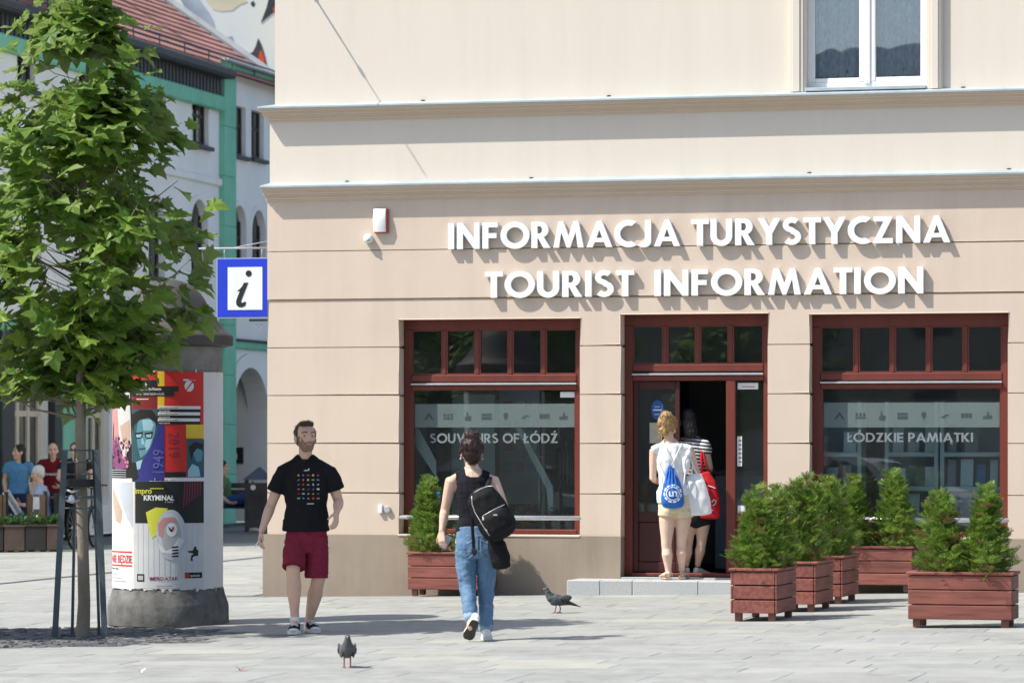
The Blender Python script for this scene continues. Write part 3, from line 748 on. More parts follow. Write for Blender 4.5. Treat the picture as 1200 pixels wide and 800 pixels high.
b = MB(); cx, cz = fac(769.5, 480, .2); b.prism([[(cx+.065*math.cos(k*pi/12), cz+.105*math.sin(k*pi/12)) for k in range(24)]], 0.2370, .2385); b.build('sticker', M['sticker_blue'], dl)
b = MB(); b.box(cx-.045, cx+.045, .2355, .2365, cz-.008, cz+.006); b.box(cx-.03, cx+.03, .2355, .2365, cz+.03, cz+.036); b.box(cx-.03, cx+.03, .2355, .2365, cz-.05, cz-.044); b.build('sticker_lettering', M['sticker'], dl)
M['paper_yellow'] = mk('yellowed notice', (.42, .40, .30), .8, .15, 18)
sticker(dl, 'paper_yellow', (760.5, 775, 495, 519)).data.transform(Matrix.Translation((0, .012, 0)))
# doorstep of granite blocks
step = thing('doorstep', 'grey granite doorstep of large blocks in front of the open doorway', 'step', A, -TH)
ys = -.55
us = [U(x, ys) for x in (664, 703, 741, 818, 860, 908)]
tz = VV(760, 680, ys*.9)
for i in range(5):
    box('granite_block', M['granite'], step, us[i]+.002, us[i+1]-.002, ys, ys+.16, -.1, tz, .007)
usb = [U(664, ys), U(752, ys), U(832, ys), U(908, ys)]
for i in range(3): box('granite_block', M['granite'], step, usb[i]+.002, usb[i+1]-.002, ys+.163, -.024, -.1, tz-.001, .006)
b = MB(); box('granite_block', M['granite'], step, OD[0]+.002, OD[1]-.002, -.022, FY0-.07, -.1, OD[3]-.002, .004)

# wall fittings
t = thing('alarm_siren', 'white alarm siren box with red back above the small camera', 'alarm', facw(*[U(446.5), 0]), -TH)
z0, z1 = VV(446, 272), VV(446, 245)
M['red_plastic'] = mk('red plastic', (.45, .06, .05), .4, .05, 9)
box('back_plate', M['red_plastic'], t, -.068, .088, -.03, .0, z0-.012, z1, .006)
b = MB(); c = [(-.075, .0), (.066, .0)]
prof = [(z0, -.055), (z0+.05, -.062), ((z0+z1)/2, -.075), (z1-.04, -.062), (z1, -.045)]
vs = []
for z, y in prof: vs += [(-.07, -.031, z), (-.07, y+.004, z), (-.064, y, z), (.060, y, z), (.066, y+.004, z), (.066, -.031, z)]
fs = []
for i in range(4):
    for k in range(5): a = i*6+k; fs.append((a, a+1, a+7, a+6))
fs += [(5, 4, 3, 2, 1, 0), tuple(range(24, 30))]
b.add(vs, fs); smooth_angle(b.build('cover', M['white'], t))
t = thing('security_camera', 'small white dome camera on the wall below the alarm box', 'camera', facw(U(432.5), 0), -TH)
zc = VV(432, 280)
b = MB(); b.lathe([(.048, 0), (.05, .02), (.05, .05), (.045, .065), (.02, .075)], 20); 
b.v = [(v[0], -v[2], zc+v[1]) for v in b.v]; b.f = [f[::-1] for f in b.f]; b.build('housing', M['white'], t, True)
b = MB(); b.ball((.008, -.066, zc-.014), .020, 14); b.build('lens', M['counter'], t, True)
t = thing('meter_box', 'tiny white box with round grey cap low on the pier left of window', 'box', facw(U(449), 0), -TH)
zc = VV(449, 596)
box('box', M['white'], t, -.045, -.002, -.035, .0, zc-.045, zc+.045, .004)
b = MB(); b.lathe([(.036, 0), (.036, .025), (.03, .032)], 18); b.v = [(v[0]+.05, -v[2], zc-.005+v[1]) for v in b.v]; b.f = [f[::-1] for f in b.f]; b.build('cap', M['steel'], t)
# bracket bar high on the wall: it stands straight out, above the picture, and throws the slanting shadow
t = thing('wire_bracket', 'thin steel bracket and wire standing out from the upper wall above the frame', 'bracket', facw(U(346, .07), .07), -TH)
zb = VV(346, -40)
b = MB(); b.tube([(0, 0, zb), (0, -.10, zb-.0), (0, -.13, zb), (0, -.30, zb), (0, -.34, zb), (0, -.46, zb)], [.022, .022, .010, .010, .008, .008], 8); b.build('bar', M['steel'], t, True)
b = MB(); b.tube([(0, -.46, zb), (0, -.95, zb)], .006, 6); b.build('wire', M['steel'], t, True)
b = MB(); b.ball((0, -.13, zb), .028, 8, 0, (1, 1.2, 1)); b.ball((0, -.46, zb), .018, 8, 0, (1, 2, 1)); b.build('clamp', M['steel'], t, True)

# the big letters: every letter an object under its line
def sign(line, px0, px1, pyl0, pyl1, pyr0, pyr1, lab, sp=.33):
    d = -.060
    u0, u1 = U(px0, d), U(px1, d)
    za, zb = VV(px0, pyl1, d), VV(px1, pyr1, d); h = (VV(px0, pyl0, d)-za+VV(px1, pyr0, d)-zb)/2; z0 = (za+zb)/2
    t = thing('letter_sign', lab, 'sign', A, -TH, 'white letters over the shop')
    for c, sh in text_shapes(line, u1-u0, h, .218, .10, sp):
        b = MB()
        for s in sh: b.prism([[(p[0]+u0, p[1]+z0) for p in cc] for cc in s], d, -.012, 0, 1)
        b.build('letter', [M['white_letter'], M['letter_side']], t)
        xs = [p[0]+u0 for s in sh for p in s[0]]
    return t
sign('INFORMACJA TURYSTYCZNA', 525, 1112, 262, 293, 251.5, 283, 'upper line of white raised letters reading INFORMACJA TURYSTYCZNA')
sign('TOURIST INFORMATION', 568, 1082, 318.5, 349, 312, 343.5, 'lower line of white raised letters reading TOURIST INFORMATION', .62)

# blue information sign hung out from the corner
M['bracket_grey'] = mk('grey bracket paint', (.33, .35, .36), .5, .1, 8)
t = thing('information_sign', 'square blue sign with a black italic i on white, hung at the building corner', 'sign', A, -TH)
M['sign_blue'] = mk('sign blue', (.018, .045, .52), .35, .05, 4)
M['sign_white'] = mk('sign white', (.74, .80, .80), .4, .02, 4)
d = .25
i0, i1 = U(254.5, d), U(313.5, d); j0, j1 = VV(284, 371.5, d), VV(284, 303, d)
box('panel', M['sign_blue'], t, i0, i1, d, d+.06, j0, j1, .006)
b = MB(); b.prism([[(i0-.008, j0-.008), (i1+.008, j0-.008), (i1+.008, j1+.008), (i0-.008, j1+.008)], [(i0, j0), (i0, j1), (i1, j1), (i1, j0)]], d+.005, d+.055); b.build('rim', M['steel'], t)
wx0, wx1, wz0, wz1 = U(267, d), U(307.5, d), VV(287, 363, d), VV(287, 313, d)
box('white_field', M['sign_white'], t, wx0, wx1, d-.004, d-.0005, wz0, wz1)
def sp(x, y): return (U(230+x/6.67, d), VV(287, 280+y/6.67, d))
b = MB(); cx, cz = sp(411, 270); b.prism([[(cx+.034*math.cos(k*pi/12), cz+.034*math.sin(k*pi/12)) for k in range(24)]], d-.008, d-.0045)
b.prism([[sp(*p) for p in ((375, 341), (408, 341), (352, 482), (352, 494), (362, 499), (378, 490), (390, 492), (385, 520), (362, 533), (335, 532), (316, 515), (312, 490), (322, 455), (342, 408), (320, 406), (340, 392), (358, 372))]][:1], d-.008, d-.0045)
b.build('letter', M['black'], t)
zt = VV(280, 291, d)
b = MB(); b.tube([(U(232, d), d+.03, zt+.005), (.03, d+.03, zt)], .011, 8); b.tube([(U(268, d), d+.03, zt), (.03, d+.03, zt+.09)], .006, 6)
for px in (262, 306): b.tube([(U(px, d), d+.03, zt), (U(px, d), d+.03, j1+.005)], .007, 6)
b.build('bracket', M['bracket_grey'], t, True)
t = thing('wall_lamp', 'small dark lamp with hanging loop on the corner below the blue sign', 'lamp', A, -TH)
b = MB(); b.box(U(293, .4), .02, .36, .44, VV(300, 376.5, .4), VV(300, 374, .4), 0, .004); b.build('arm', M['dark_metal'], t)
b = MB(); b.tube([(U(304, .4)+.03*math.cos(a), .4, VV(300, 380, .4)+.055*math.sin(a)) for a in [pi+pi*k/10 for k in range(11)]], .006, 6); b.build('loop', M['steel'], t, True)
# ------------------------------------------------------------------ green and white house in the side street
M['h_white'] = mk('pale render', (.80, .83, .82), .9, .07, .8, .2, 30)
M['h_green'] = mk('green trim', (.19, .53, .38), .8, .10, 2)
M['h_pale'] = mk('pale green render', (.36, .50, .43), .9, .08, 1)
M['h_dark'] = mk('dark eave metal', (.035, .04, .047), .6, .2, 4)
M['h_sash'] = mk('dark sash', (.03, .028, .026), .6, .2, 8)
M['tile'] = mk('red roof tile', (.40, .19, .155), .85, .14, 1.2, .3, 20, rnd=.07)
M['h_cream'] = mk('cream window wood', (.58, .54, .44), .7, .06, 4)
HSE = thing('green_white_house', 'pale house with green pilaster, arched windows and red tiled roof up the side street', 'house', B2, T2)
T0, T1 = -18.0, 6.0
EZ = fac2(262, 91)[1]
def span(px0, px1): return fac2(px0, 520)[0], fac2(px1, 520)[0]
def zat(px, py): return fac2(px, py)[1]
holes = []; wins = []
for px0, px1, pt, pb in ((-150, -125, 2, 62), (-95, -72, 16, 75), (-40, -18, 32, 90), (20, 41, 50, 105), (92, 112, 70, 122), (117, 134, 84, 133), (174, 194, 103, 155), (225, 244.5, 114, 171), (271, 288, 124.5, 183), (294.5, 309, 130.5, 187)):
    a, b_ = span(px0, px1); z1, z0 = zat((px0+px1)/2, pt), zat((px0+px1)/2, pb)
    holes.append([(a, z0), (a, z1), (b_, z1), (b_, z0)]); wins.append((a, b_, z0, z1, 0))
for px0, px1, pt, pb in ((-150, -125, 168, 286), (-95, -72, 176, 292), (-40, -18, 190, 300), (25, 46, 205, 310), (115, 134, 222, 322), (172, 191, 228, 325), (222, 241.5, 234, 332), (271, 287, 241, 336), (293.5, 309.5, 246.5, 338)):
    a, b_ = span(px0, px1); z1, z0 = zat((px0+px1)/2, pt), zat((px0+px1)/2, pb); r = (b_-a)/2
    holes.append([(a, z0)]+[(a+r-r*math.cos(pi*k/12), z1-r*1.1+r*1.1*math.sin(pi*k/12)) for k in range(13)]+[(b_, z0)]); wins.append((a, b_, z0, z1, 1))
ga, gb = span(269.5, 312); gz1, gr = zat(290, 431), 0
r = (gb-ga)/2
gate = [(ga, 0)]+[(ga+r-r*math.cos(pi*k/16), gz1-r*.9+r*.9*math.sin(pi*k/16)) for k in range(17)]+[(gb, 0)]
shop = []
for px0, px1 in ((14, 55), (96, 128)):
    a, b_ = span(px0, px1); shop.append((a, b_, .5, 3.0))
b = MB()
outer = [(T0, 0), (ga, 0)]+gate[1:-1]+[(gb, 0), (T1, 0), (T1, EZ), (T0, EZ)]
b.prism([outer]+[h for h in holes]+[[(a, z0), (a, z1), (c, z1), (c, z0)] for a, c, z0, z1 in shop], 0, .4)
b.build('wall', M['h_white'], HSE)
box('inner_wall', M['room'], HSE, T0, ga-.3, .9, 1.0, 0, EZ-.01); box('inner_wall', M['room'], HSE, gb+.3, T1, .9, 1.0, 0, EZ)
box('inner_wall', M['room'], HSE, ga-.3, gb+.3, .9, 1.0, gz1+.3, EZ)
box('gable_wall', M['h_white'], HSE, T0-.35, T0-.001, 0, 9, 0, EZ); 
for a, c, z0, z1, ar in wins:
    w_ = box('window', M['h_sash'], HSE, a+.01, c-.01, .09, .14, z0+.01, z0+.09)
    m_ = (a+c)/2
    for x in (a+.005, m_-.035, c-.085): box('frame', M['h_sash'], w_, x, x+.08, .09, .14, z0+.0905, z1-(.3 if ar and x != m_-.035 else .02))
    box('frame', M['h_sash'], w_, a+.09, c-.09, .095, .135, z0+(z1-z0)*.6, z0+(z1-z0)*.6+.06)
    box('pane', M['glass_dark'], w_, a-.05, c+.05, .115, .12, z0-.02, z1+.05)
    box('sill', M['h_dark'], w_, a-.08, c+.08, -.10, .085, z0-.07, z0+.005)
    if ar:
        rr = (c-a)/2; b = MB()
        o_ = [(a-.10, z0+.02)]+[(a+rr-(rr+.10)*math.cos(pi*k/14), z1-rr*1.1+(rr*1.1+.10)*math.sin(pi*k/14)) for k in range(15)]+[(c+.10, z0+.02)]
        i_ = [(c+.005, z0+.02)]+[(a+rr+(rr+.005)*math.cos(pi*k/14), z1-rr*1.1+(rr*1.1+.005)*math.sin(pi*k/14)) for k in range(15)]+[(a-.005, z0+.02)]
        b.prism([o_+i_], -.04, -.001); b.build('window_surround', M['h_white'], HSE)
# gateway: deep passage with a notice on its jamb
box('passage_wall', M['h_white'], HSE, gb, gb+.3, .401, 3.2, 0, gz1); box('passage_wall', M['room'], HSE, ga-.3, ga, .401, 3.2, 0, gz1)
box('passage_vault', M['h_white'], HSE, ga-.3, gb+.3, .401, 3.2, gz1, gz1+.25)
box('gate_leaf', M['h_sash'], HSE, ga+.01, gb-.01, 2.6, 2.7, 0, gz1-.01)
b = MB(); o_ = [(ga-.35, 0)]+[(ga+r-(r+.35)*math.cos(pi*k/18), gz1-r*.9+(r*.9+.3)*math.sin(pi*k/18)) for k in range(19)]+[(gb+.35, 0)]
i_ = [(gb+.006, 0)]+[(ga+r+(r+.006)*math.cos(pi*k/18), gz1-r*.9+(r*.9+.006)*math.sin(pi*k/18)) for k in range(19)]+[(ga-.006, 0)]
b.prism([o_+i_], -.06, -.001); b.build('gate_surround', M['h_white'], HSE)
nb = box('notice_box', M['h_sash'], HSE, gb-.05, gb-.001, .5, 1.3, zat(299, 543), zat(299, 524))
box('notice', M['sticker'], nb, gb-.053, gb-.0505, .62, 1.15, zat(299, 538), zat(299, 531))
# pilaster, green bands, eave
pa_, pb_ = span(257, 270.5)
for k in range(9):
    z0 = EZ*k/9; box('pilaster_block', M['h_green'], HSE, pa_, pb_, -.12, -.001, z0+.008, EZ*(k+1)/9-.008, .01)
box('pilaster_core', M['h_green'], HSE, pa_+.02, pb_-.02, -.10, -.0005, 0, EZ+.3)
box('eave_band', M['h_green'], HSE, T0, pa_-.001, -.16, -.001, EZ-.72, EZ-.42, .03)
b = MB(); t_ = T0
while t_ < pa_-.2: b.box(t_, t_+.13, -.10, -.04, EZ-.419, EZ-.08); t_ += .2
o = b.build('frieze_slat', M['h_dark'], HSE); o['kind'] = 'stuff'
box('frieze', M['black'], HSE, T0, pa_-.001, -.04, -.001, EZ-.42, EZ)
box('gutter', M['h_dark'], HSE, T0-.2, pa_-.05, -.40, -.0, EZ-.079, EZ+.12, .05)
box('gutter', M['zinc'], HSE, pa_-.04, T1+.1, -.22, -.0, EZ+.30, EZ+.36, .02)
box('parapet', M['h_white'], HSE, pb_, T1, -.0, .4, EZ+.001, EZ+.30)
box('parapet_band', M['h_green'], HSE, pb_, T1, -.06, -.001, EZ+.22, EZ+.299, .01)
zc = zat(290, 404)
for a, c in ((T0, pa_), (pb_, T1)):
    box('string_course', M['h_green'], HSE, a, c, -.10, -.001, zc-.10, zc+.06, .02)
    box('string_course', M['h_dark'], HSE, a, c, -.16, -.001, zc+.061, zc+.10, .01)
z3 = zat(245, 210)
box('string_course', M['h_white'], HSE, T0, pa_, -.07, -.001, z3-.1, z3+.05, .02)
# ground floor shop bays seen past the tree
for px0, px1, mm in ((-6, 9, 'h_dark'), (56, 65, 'h_dark'), (66, 80, 'h_green'), (81, 95, 'h_pale')):
    a, c = span(px0, px1); box('shop_pilaster', M[mm], HSE, a, c, -.14, -.001, .02, zc-.12, .015)
a, c = span(-60, -7); box('shop_panel', M['h_green'], HSE, a, c, -.05, -.001, .02, zc-.12)
for a, c, z0, z1 in shop:
    w_ = box('shop_frame', M['h_cream'], HSE, a+.005, c-.005, .12, .2, z1-.12, z1-.005)
    box('bottom_rail', M['h_cream'], w_, a+.005, c-.005, .12, .2, z0+.005, z0+.45); n = 3
    for i in range(n+1): x = a+.005+(c-a-.13)*i/n; box('stile', M['h_cream'], w_, x, x+.12, .12, .2, z0+.4505, z1-.1205)
    box('crossbar', M['h_cream'], w_, a+.13, c-.13, .125, .195, 2.1, 2.2)
    box('pane', M['glass_dark'], w_, a-.03, c+.03, .157, .163, z0, z1)
# roof of overlapping tile rows
PIT = math.tan(math.radians(35))
roof = box('roof', M['h_dark'], HSE, T0, 3.9, .5, .6, EZ+.2, EZ+.4)
RT1 = fac2(318, 91)[0]
def rp(t, d, up=0): return V3((t, d, EZ+.08+(d+.25)*PIT+up))
b = MB(); nrow = 26; RW = .30
for i in range(nrow):
    d0 = -.28+i*RW*.82; d1 = d0+RW*.86; t_ = T0-.1; k = 0
    while t_ < RT1+.35:
        w_ = rs.uniform(.55, 1.1); e = min(t_+w_, RT1+.4); up = rs.uniform(.0, .012)
        v = [rp(t_+.006, d0, .03+up), rp(e-.006, d0, .03+up), rp(e-.006, d1, .0), rp(t_+.006, d1, .0), rp(t_+.006, d0, .008), rp(e-.006, d0, .008)]
        b.add(v, [(0, 1, 2, 3), (4, 5, 1, 0)]); t_ += w_
o = b.build('roof_tile', M['tile'], roof); o['kind'] = 'stuff'
b = MB(); b.add([rp(T0-.1, -.28, -.03), rp(RT1+.4, -.28, -.03), rp(RT1+.4, 7.5, -.03), rp(T0-.1, 7.5, -.03)], [(0, 1, 2, 3)]); b.build('roof_board', M['tile'], HSE)
for i, (w_, up, m_) in enumerate(((.42, .09, 'zinc'), (.10, .2, 'zinc'))):
    b = MB(); t_ = RT1+.25; b.add([rp(t_, -.3, up), rp(t_+w_, -.3, up), rp(t_+w_, 7.4, up), rp(t_, 7.4, up), rp(t_, -.3, up-.2), rp(t_+w_, -.3, up-.2), rp(t_+w_, 7.4, up-.2), rp(t_, 7.4, up-.2)], [(0, 1, 2, 3), (4, 5, 1, 0), (4, 0, 3, 7), (5, 6, 2, 1)])
    b.build('verge_flashing', M[m_], HSE)
b = MB(); b.tube([rp(T0, -.1, .14), rp(RT1, -.1, .14)], .018, 5); b.tube([rp(T0, -.1, .24), rp(RT1, -.1, .24)], .018, 5)
for k in range(14): t_ = T0+1+(RT1-T0-1)*k/13; b.tube([rp(t_, -.1, 0), rp(t_, -.1, .26)], .016, 5)
b.build('snow_guard', M['dark_metal'], HSE)
# flue whose shadow lies across the tiles
sh = None
def roof_hit(px, py):
    d = -.2
    for d in [q*.02 for q in range(-10, 400)]:
        t_, z = fac2(px, py, d)
        if z <= EZ+.08+(d+.25)*PIT: return t_, d, z
for px, py, L, w_ in ((214, 46, 2.3, .11), (88, 22, 2.6, .12)):
    t_, d, z = roof_hit(px, py)
    wp = V3((B2.x+t_*c2-d*s2, B2.y+t_*s2+d*c2, z))
    tip = wp-LIGHT*(L/abs(LIGHT.z))
    lx = (tip.x-B2.x)*c2+(tip.y-B2.y)*s2; ly = -(tip.x-B2.x)*s2+(tip.y-B2.y)*c2
    fl = box('chimney', M['h_cream'], HSE, lx-w_, lx+w_, ly-w_, ly+w_, rp(lx, ly).z-.3, tip.z, .02); box('cap', M['h_dark'], fl, lx-w_-.03, lx+w_+.03, ly-w_-.03, ly+w_+.03, tip.z+.001, tip.z+.06)
# dormer at the left
ta, tb = fac2(-30, 20, .4)[0], fac2(38, 20, .4)[0]
b = MB(); dm = box('dormer', M['h_dark'], HSE, ta, tb, .2, 3, rp(0, .2).z-.1, rp(0, .2).z+2.0)
for k in range(3):
    x = ta+(tb-ta)*(k+.08)/3; e = ta+(tb-ta)*(k+.92)/3
    b = MB(); z0 = rp(0, .2).z+.25; b.prism([[(x, z0), (e, z0), (e, z0+1.4), (x, z0+1.4)], [(x+.1, z0+.1), (x+.1, z0+1.3), (e-.1, z0+1.3), (e-.1, z0+.1)]], .14, .199); b.build('window_frame', M['h_sash'], dm)
    box('pane', M['glass_dark'], dm, x+.1, e-.1, .17, .175, z0+.1, z0+1.3)

# tall painted end wall beyond the house roof
M['mural'] = mk('weathered painted wall', (.62, .66, .70), .9, .1, .35, .2, 20, col2=(.78, .76, .66))
M['m_grey'] = mk('mural grey', (.36, .40, .46), .9, .35, .9)
M['m_dark'] = mk('mural black', (.05, .05, .055), .8, .4, 2)
M['m_red'] = mk('mural red', (.62, .07, .03), .8, .15, 2)
M['m_buff'] = mk('mural buff', (.62, .56, .40), .9, .15, 1)
MY = 84.0
def mp_(px, py, y=MY): return ((px-600)/F*y, H-(py-520)/F*y)
MUR = thing('painted_wall_building', 'tall pale building end wall with faded painted shapes above the red tiled roof', 'building')
x0, x1 = mp_(120, 0)[0], mp_(420, 0)[0]
box('wall', M['mural'], MUR, x0, x1, MY, MY+10, 0, 19)
def mural(m, pts, lay):
    b = MB(); b.prism([[mp_(*p) for p in pts][::-1]], MY-.004*lay, MY-.0005); b.build('painted_shape', M[m], MUR)
Q = lambda l: [(200+x/8, y/8) for x, y in l]
mural('m_grey', Q([(60, -60), (240, -60), (300, 40), (360, 120), (400, 190), (420, 260), (415, 320), (330, 330), (200, 200)]), 1)
mural('m_buff', Q([(290, -60), (640, -60), (720, 20), (640, 50), (580, 100), (470, 110), (400, 90), (340, 20)]), 2)
mural('m_dark', Q([(660, 540), (770, 490), (800, 430), (820, 360), (850, 420), (880, 520), (920, 700), (800, 720)]), 3)
mural('m_red', Q([(820, 560), (835, 490), (850, 470), (875, 540), (905, 700), (815, 700)]), 4)
mural('m_dark', Q([(845, 215), (870, 150), (900, 70), (930, -60), (1100, -60), (1100, 60), (975, 110)]), 3)
mural('m_red', Q([(955, 90), (980, 60), (1090, 40), (1090, 60), (975, 125)]), 4)
mural('m_dark', Q([(750, 30), (775, 10), (795, 40), (780, 70), (755, 55)]), 1)
mural('m_grey', Q([(440, 330), (520, 350), (580, 340), (600, 420), (700, 500), (640, 520), (560, 430)]), 1)

# ------------------------------------------------------------------ advertising column
CR = .50
ADV = thing('advertising_column', 'round concrete advertising column with posters and grey bell roof beside the tree', 'column', COLUMN)
M['concrete'] = mk('weathered concrete', (.22, .205, .185), .95, .35, 4, .6, 25, dist=.01)
M['concrete_d'] = mk('dirty concrete base', (.15, .145, .135), .95, .55, 5, .4, 18, dist=.012, stain=.5)
M['bell'] = mk('grey brown sheet roof', (.085, .075, .073), .62, .25, 3, .15, 12, metal=.25)
M['paper'] = mk('poster paper', (.70, .66, .62), .8, .06, 3, .25, 12, dist=.004)
b = MB(); b.lathe([(.548, 0), (.55, .02), (.548, .17), (.54, .20), (.515, .27), (.503, .32)], 48)
smooth_angle(b.build('base', M['concrete_d'], ADV), .7)
b = MB(); b.lathe([(.49, .3), (.49, 2.53)], 48); smooth_angle(b.build('shaft', M['concrete'], ADV))
b = MB(); b.lathe([(.52, 2.50), (.585, 2.515), (.59, 2.53), (.59, 2.60), (.575, 2.62), (.545, 2.635), (.50, 2.675), (.45, 2.74), (.405, 2.81), (.37, 2.87), (.335, 2.93), (.295, 2.99), (.24, 3.045), (.16, 3.09), (.08, 3.112), (.03, 3.12), (.005, 3.122)], 40)
smooth_angle(b.build('roof', M['bell'], ADV), .5)
def cyl(s_, z, lay=0):                    # angle from the front (radians), height, layer
    r = CR+.002+.0012*lay
    return V3((r*math.sin(s_), -r*math.cos(s_), z))
def pz(py): return (733-py)/131.5+.0145
def pxa(px): return math.asin(max(-.995, min(.995, (px-197)/66.5)))
def patch(par, name, m, s0, s1, z0, z1, lay, n=None, torn=0):
    n = n or max(1, int(abs(s1-s0)/.05)); b = MB(); vs = []
    for i in range(n+1):
        s_ = s0+(s1-s0)*i/n; tz = rs.uniform(-torn, torn)
        vs += [cyl(s_, z0+tz, lay), cyl(s_, z1+tz*.3, lay)]
    b.add(vs, [(2*i, 2*i+2, 2*i+3, 2*i+1) for i in range(n)]); return b.build(name, m, par)
def polyp(par, name, m, pts, lay):        # polygon given in photo pixels, cut in strips so that it follows the round
    conts = [[(p[0], p[1]) for p in pts]]; tri = tessellate_polygon([[V3((p[0], p[1], 0)) for p in pts]])
    b = MB()
    def emit(t, dep):
        if dep and max(q[0] for q in t)-min(q[0] for q in t) > 4:
            i = max(range(3), key=lambda k: abs(t[k][0]-t[(k+1) % 3][0])); a, c, o_ = t[i], t[(i+1) % 3], t[(i+2) % 3]; m_ = ((a[0]+c[0])/2, (a[1]+c[1])/2)
            emit((a, m_, o_), dep-1); emit((m_, c, o_), dep-1)
        else: b.add([cyl(pxa(q[0]), pz(q[1]), lay) for q in t], [(0, 1, 2)])
    for t in tri: emit(tuple(pts[i] for i in t), 5)
    return b.build(name, m, par)
def wraptext(par, m, txt, px, py, hpx, lay, bold=.0, vert=False, sx=1):
    vs, fs = ftext(txt, 1.0, bold); sc = hpx/.73; b = MB()
    def w(v):
        x, y = v[0]*sc*sx, v[1]*sc
        if vert == -1: x, y = y, -x
        elif vert: x, y = -y, x
        return cyl(pxa(px+x), pz(py-y), lay)
    b.add([w(v) for v in vs], fs); return b.build('lettering', m, par)
PC = {k: mk('print '+k, c, .6, .1, 3) for k, c in dict(red=(.62, .025, .02), darkred=(.2, .015, .015), yellow=(.72, .50, .03), navy=(.03, .03, .22), black=(.012, .012, .012), teal=(.10, .27, .33), tealdark=(.03, .09, .12), paleblue=(.30, .50, .58), white=(.72, .71, .69), grey=(.42, .43, .44), pink=(.55, .25, .24), plum=(.22, .06, .16), skin=(.50, .36, .28), bluegrey=(.5, .54, .58), lightgrey=(.58, .58, .57), yellowgreen=(.6, .6, .05), rednavy=(.22, .02, .05), navylight=(.10, .10, .34)).items()}
patch(ADV, 'paper_layer', M['paper'], -2.6, 1.5, pz(691), pz(436), 0, 60, .012)
C5 = lambda x, y: (120+x/5, 420+y/5)
p1 = patch(ADV, 'poster', PC['red'], pxa(160), pxa(243.5), pz(560), pz(435.5), 1)
def R(par, c, a, z, y0, y1, lay): return patch(par, 'print', PC[c], pxa(C5(a, 0)[0]), pxa(C5(z, 0)[0]), pz(C5(0, y1)[1]), pz(C5(0, y0)[1]), lay)
R(p1, 'darkred', 200, 355, 210, 300, 2); R(p1, 'yellow', 355, 395, 78, 300, 2); R(p1, 'black', 200, 355, 130, 225, 3); R(p1, 'black', 300, 478, 166, 196, 3); R(p1, 'black', 300, 452, 196, 225, 3)
R(p1, 'navy', 200, 395, 392, 722, 2); R(p1, 'tealdark', 200, 355, 300, 725, 2.5); R(p1, 'black', 400, 520, 668, 700, 2); R(p1, 'yellow', 520, 618, 390, 470, 2); R(p1, 'tealdark', 524, 620, 476, 700, 2); R(p1, 'white', 305, 620, 704, 722, 3)
R(p1, 'black', 356, 600, 300, 390, 2)
for k in range(3): R(p1, 'white', 357, 600-k*2, 282+36*k, 300+36*k, 3)
polyp(p1, 'print', PC['navy'], [C5(*q) for q in ((356, 392), (395, 392), (395, 720), (215, 720), (250, 640), (300, 540), (345, 450))], 3.2)
# a stylised bespectacled face in blue tones
polyp(p1, 'print', PC['teal'], [C5(*q) for q in ((205, 430), (215, 380), (260, 345), (320, 350), (345, 385), (340, 440), (318, 510), (290, 560), (255, 585), (222, 560), (208, 500))], 3.6)
polyp(p1, 'print', PC['black'], [C5(*q) for q in ((200, 400), (200, 330), (250, 302), (320, 305), (352, 345), (350, 400), (338, 375), (300, 352), (250, 362), (215, 395), (206, 440))], 4)
polyp(p1, 'print', PC['tealdark'], [C5(*q) for q in ((205, 430), (216, 385), (236, 375), (226, 440), (232, 500), (250, 582), (222, 560), (208, 500))], 3.8); polyp(p1, 'print', PC['paleblue'], [C5(*q) for q in ((262, 362), (315, 360), (334, 392), (318, 425), (270, 425))], 3.8); polyp(p1, 'print', PC['paleblue'], [C5(*q) for q in ((285, 480), (322, 474), (308, 525), (288, 545), (278, 515))], 3.8)
for a in (222, 282): polyp(p1, 'print', PC['black'], [C5(*q) for q in ((a-6, 440), (a+46, 432), (a+44, 446), (a+38, 470), (a+8, 474), (a-2, 458))], 4); polyp(p1, 'print', PC['paleblue'], [C5(*q) for q in ((a+2, 450), (a+38, 446), (a+34, 464), (a+9, 467))], 4.6)
polyp(p1, 'print', PC['paleblue'], [C5(*q) for q in ((258, 470), (268, 470), (278, 505), (258, 508))], 4); polyp(p1, 'print', PC['tealdark'], [C5(*q) for q in ((240, 530), (286, 524), (280, 536), (246, 541))], 4)
polyp(p1, 'print', PC['paleblue'], [C5(*q) for q in ((225, 610), (265, 595), (250, 650), (232, 655))], 4)
polyp(p1, 'print', PC['black'], [C5(*q) for q in ((200, 610), (222, 615), (240, 700), (215, 720), (200, 720))], 4)
polyp(p1, 'print', PC['teal'], [C5(*q) for q in ((560, 530), (590, 520), (612, 550), (608, 600), (580, 612), (562, 570))], 3); polyp(p1, 'print', PC['black'], [C5(*q) for q in ((535, 520), (570, 490), (615, 505), (610, 540), (580, 530), (560, 560), (548, 600))], 3.5)
polyp(p1, 'print', PC['paleblue'], [C5(*q) for q in ((530, 660), (555, 620), (590, 640), (600, 695), (530, 698))], 3)
wraptext(p1, PC['white'], 'Obchody', *C5(226, 162), 3.6, 4, .02, sx=.72); wraptext(p1, PC['white'], '70-lecia Teatru Nowego', *C5(226, 190), 3.6, 4, .02, sx=.62); wraptext(p1, PC['white'], 'im. Kazimierza Dejmka w Łodzi', *C5(226, 217), 3.2, 4, .0, sx=.6)
R(p1, 'white', 228, 302, 239, 244, 4)
for k in range(3):
    wraptext(p1, PC['black'], 'wystawy spektakle koncerty spotkania', *C5(362, 296+36*k), 1.7, 4, .02, sx=.62); wraptext(p1, PC['white'], 'czytania warsztaty debaty', *C5(362, 313+36*k), 1.5, 4, .02, sx=.62)
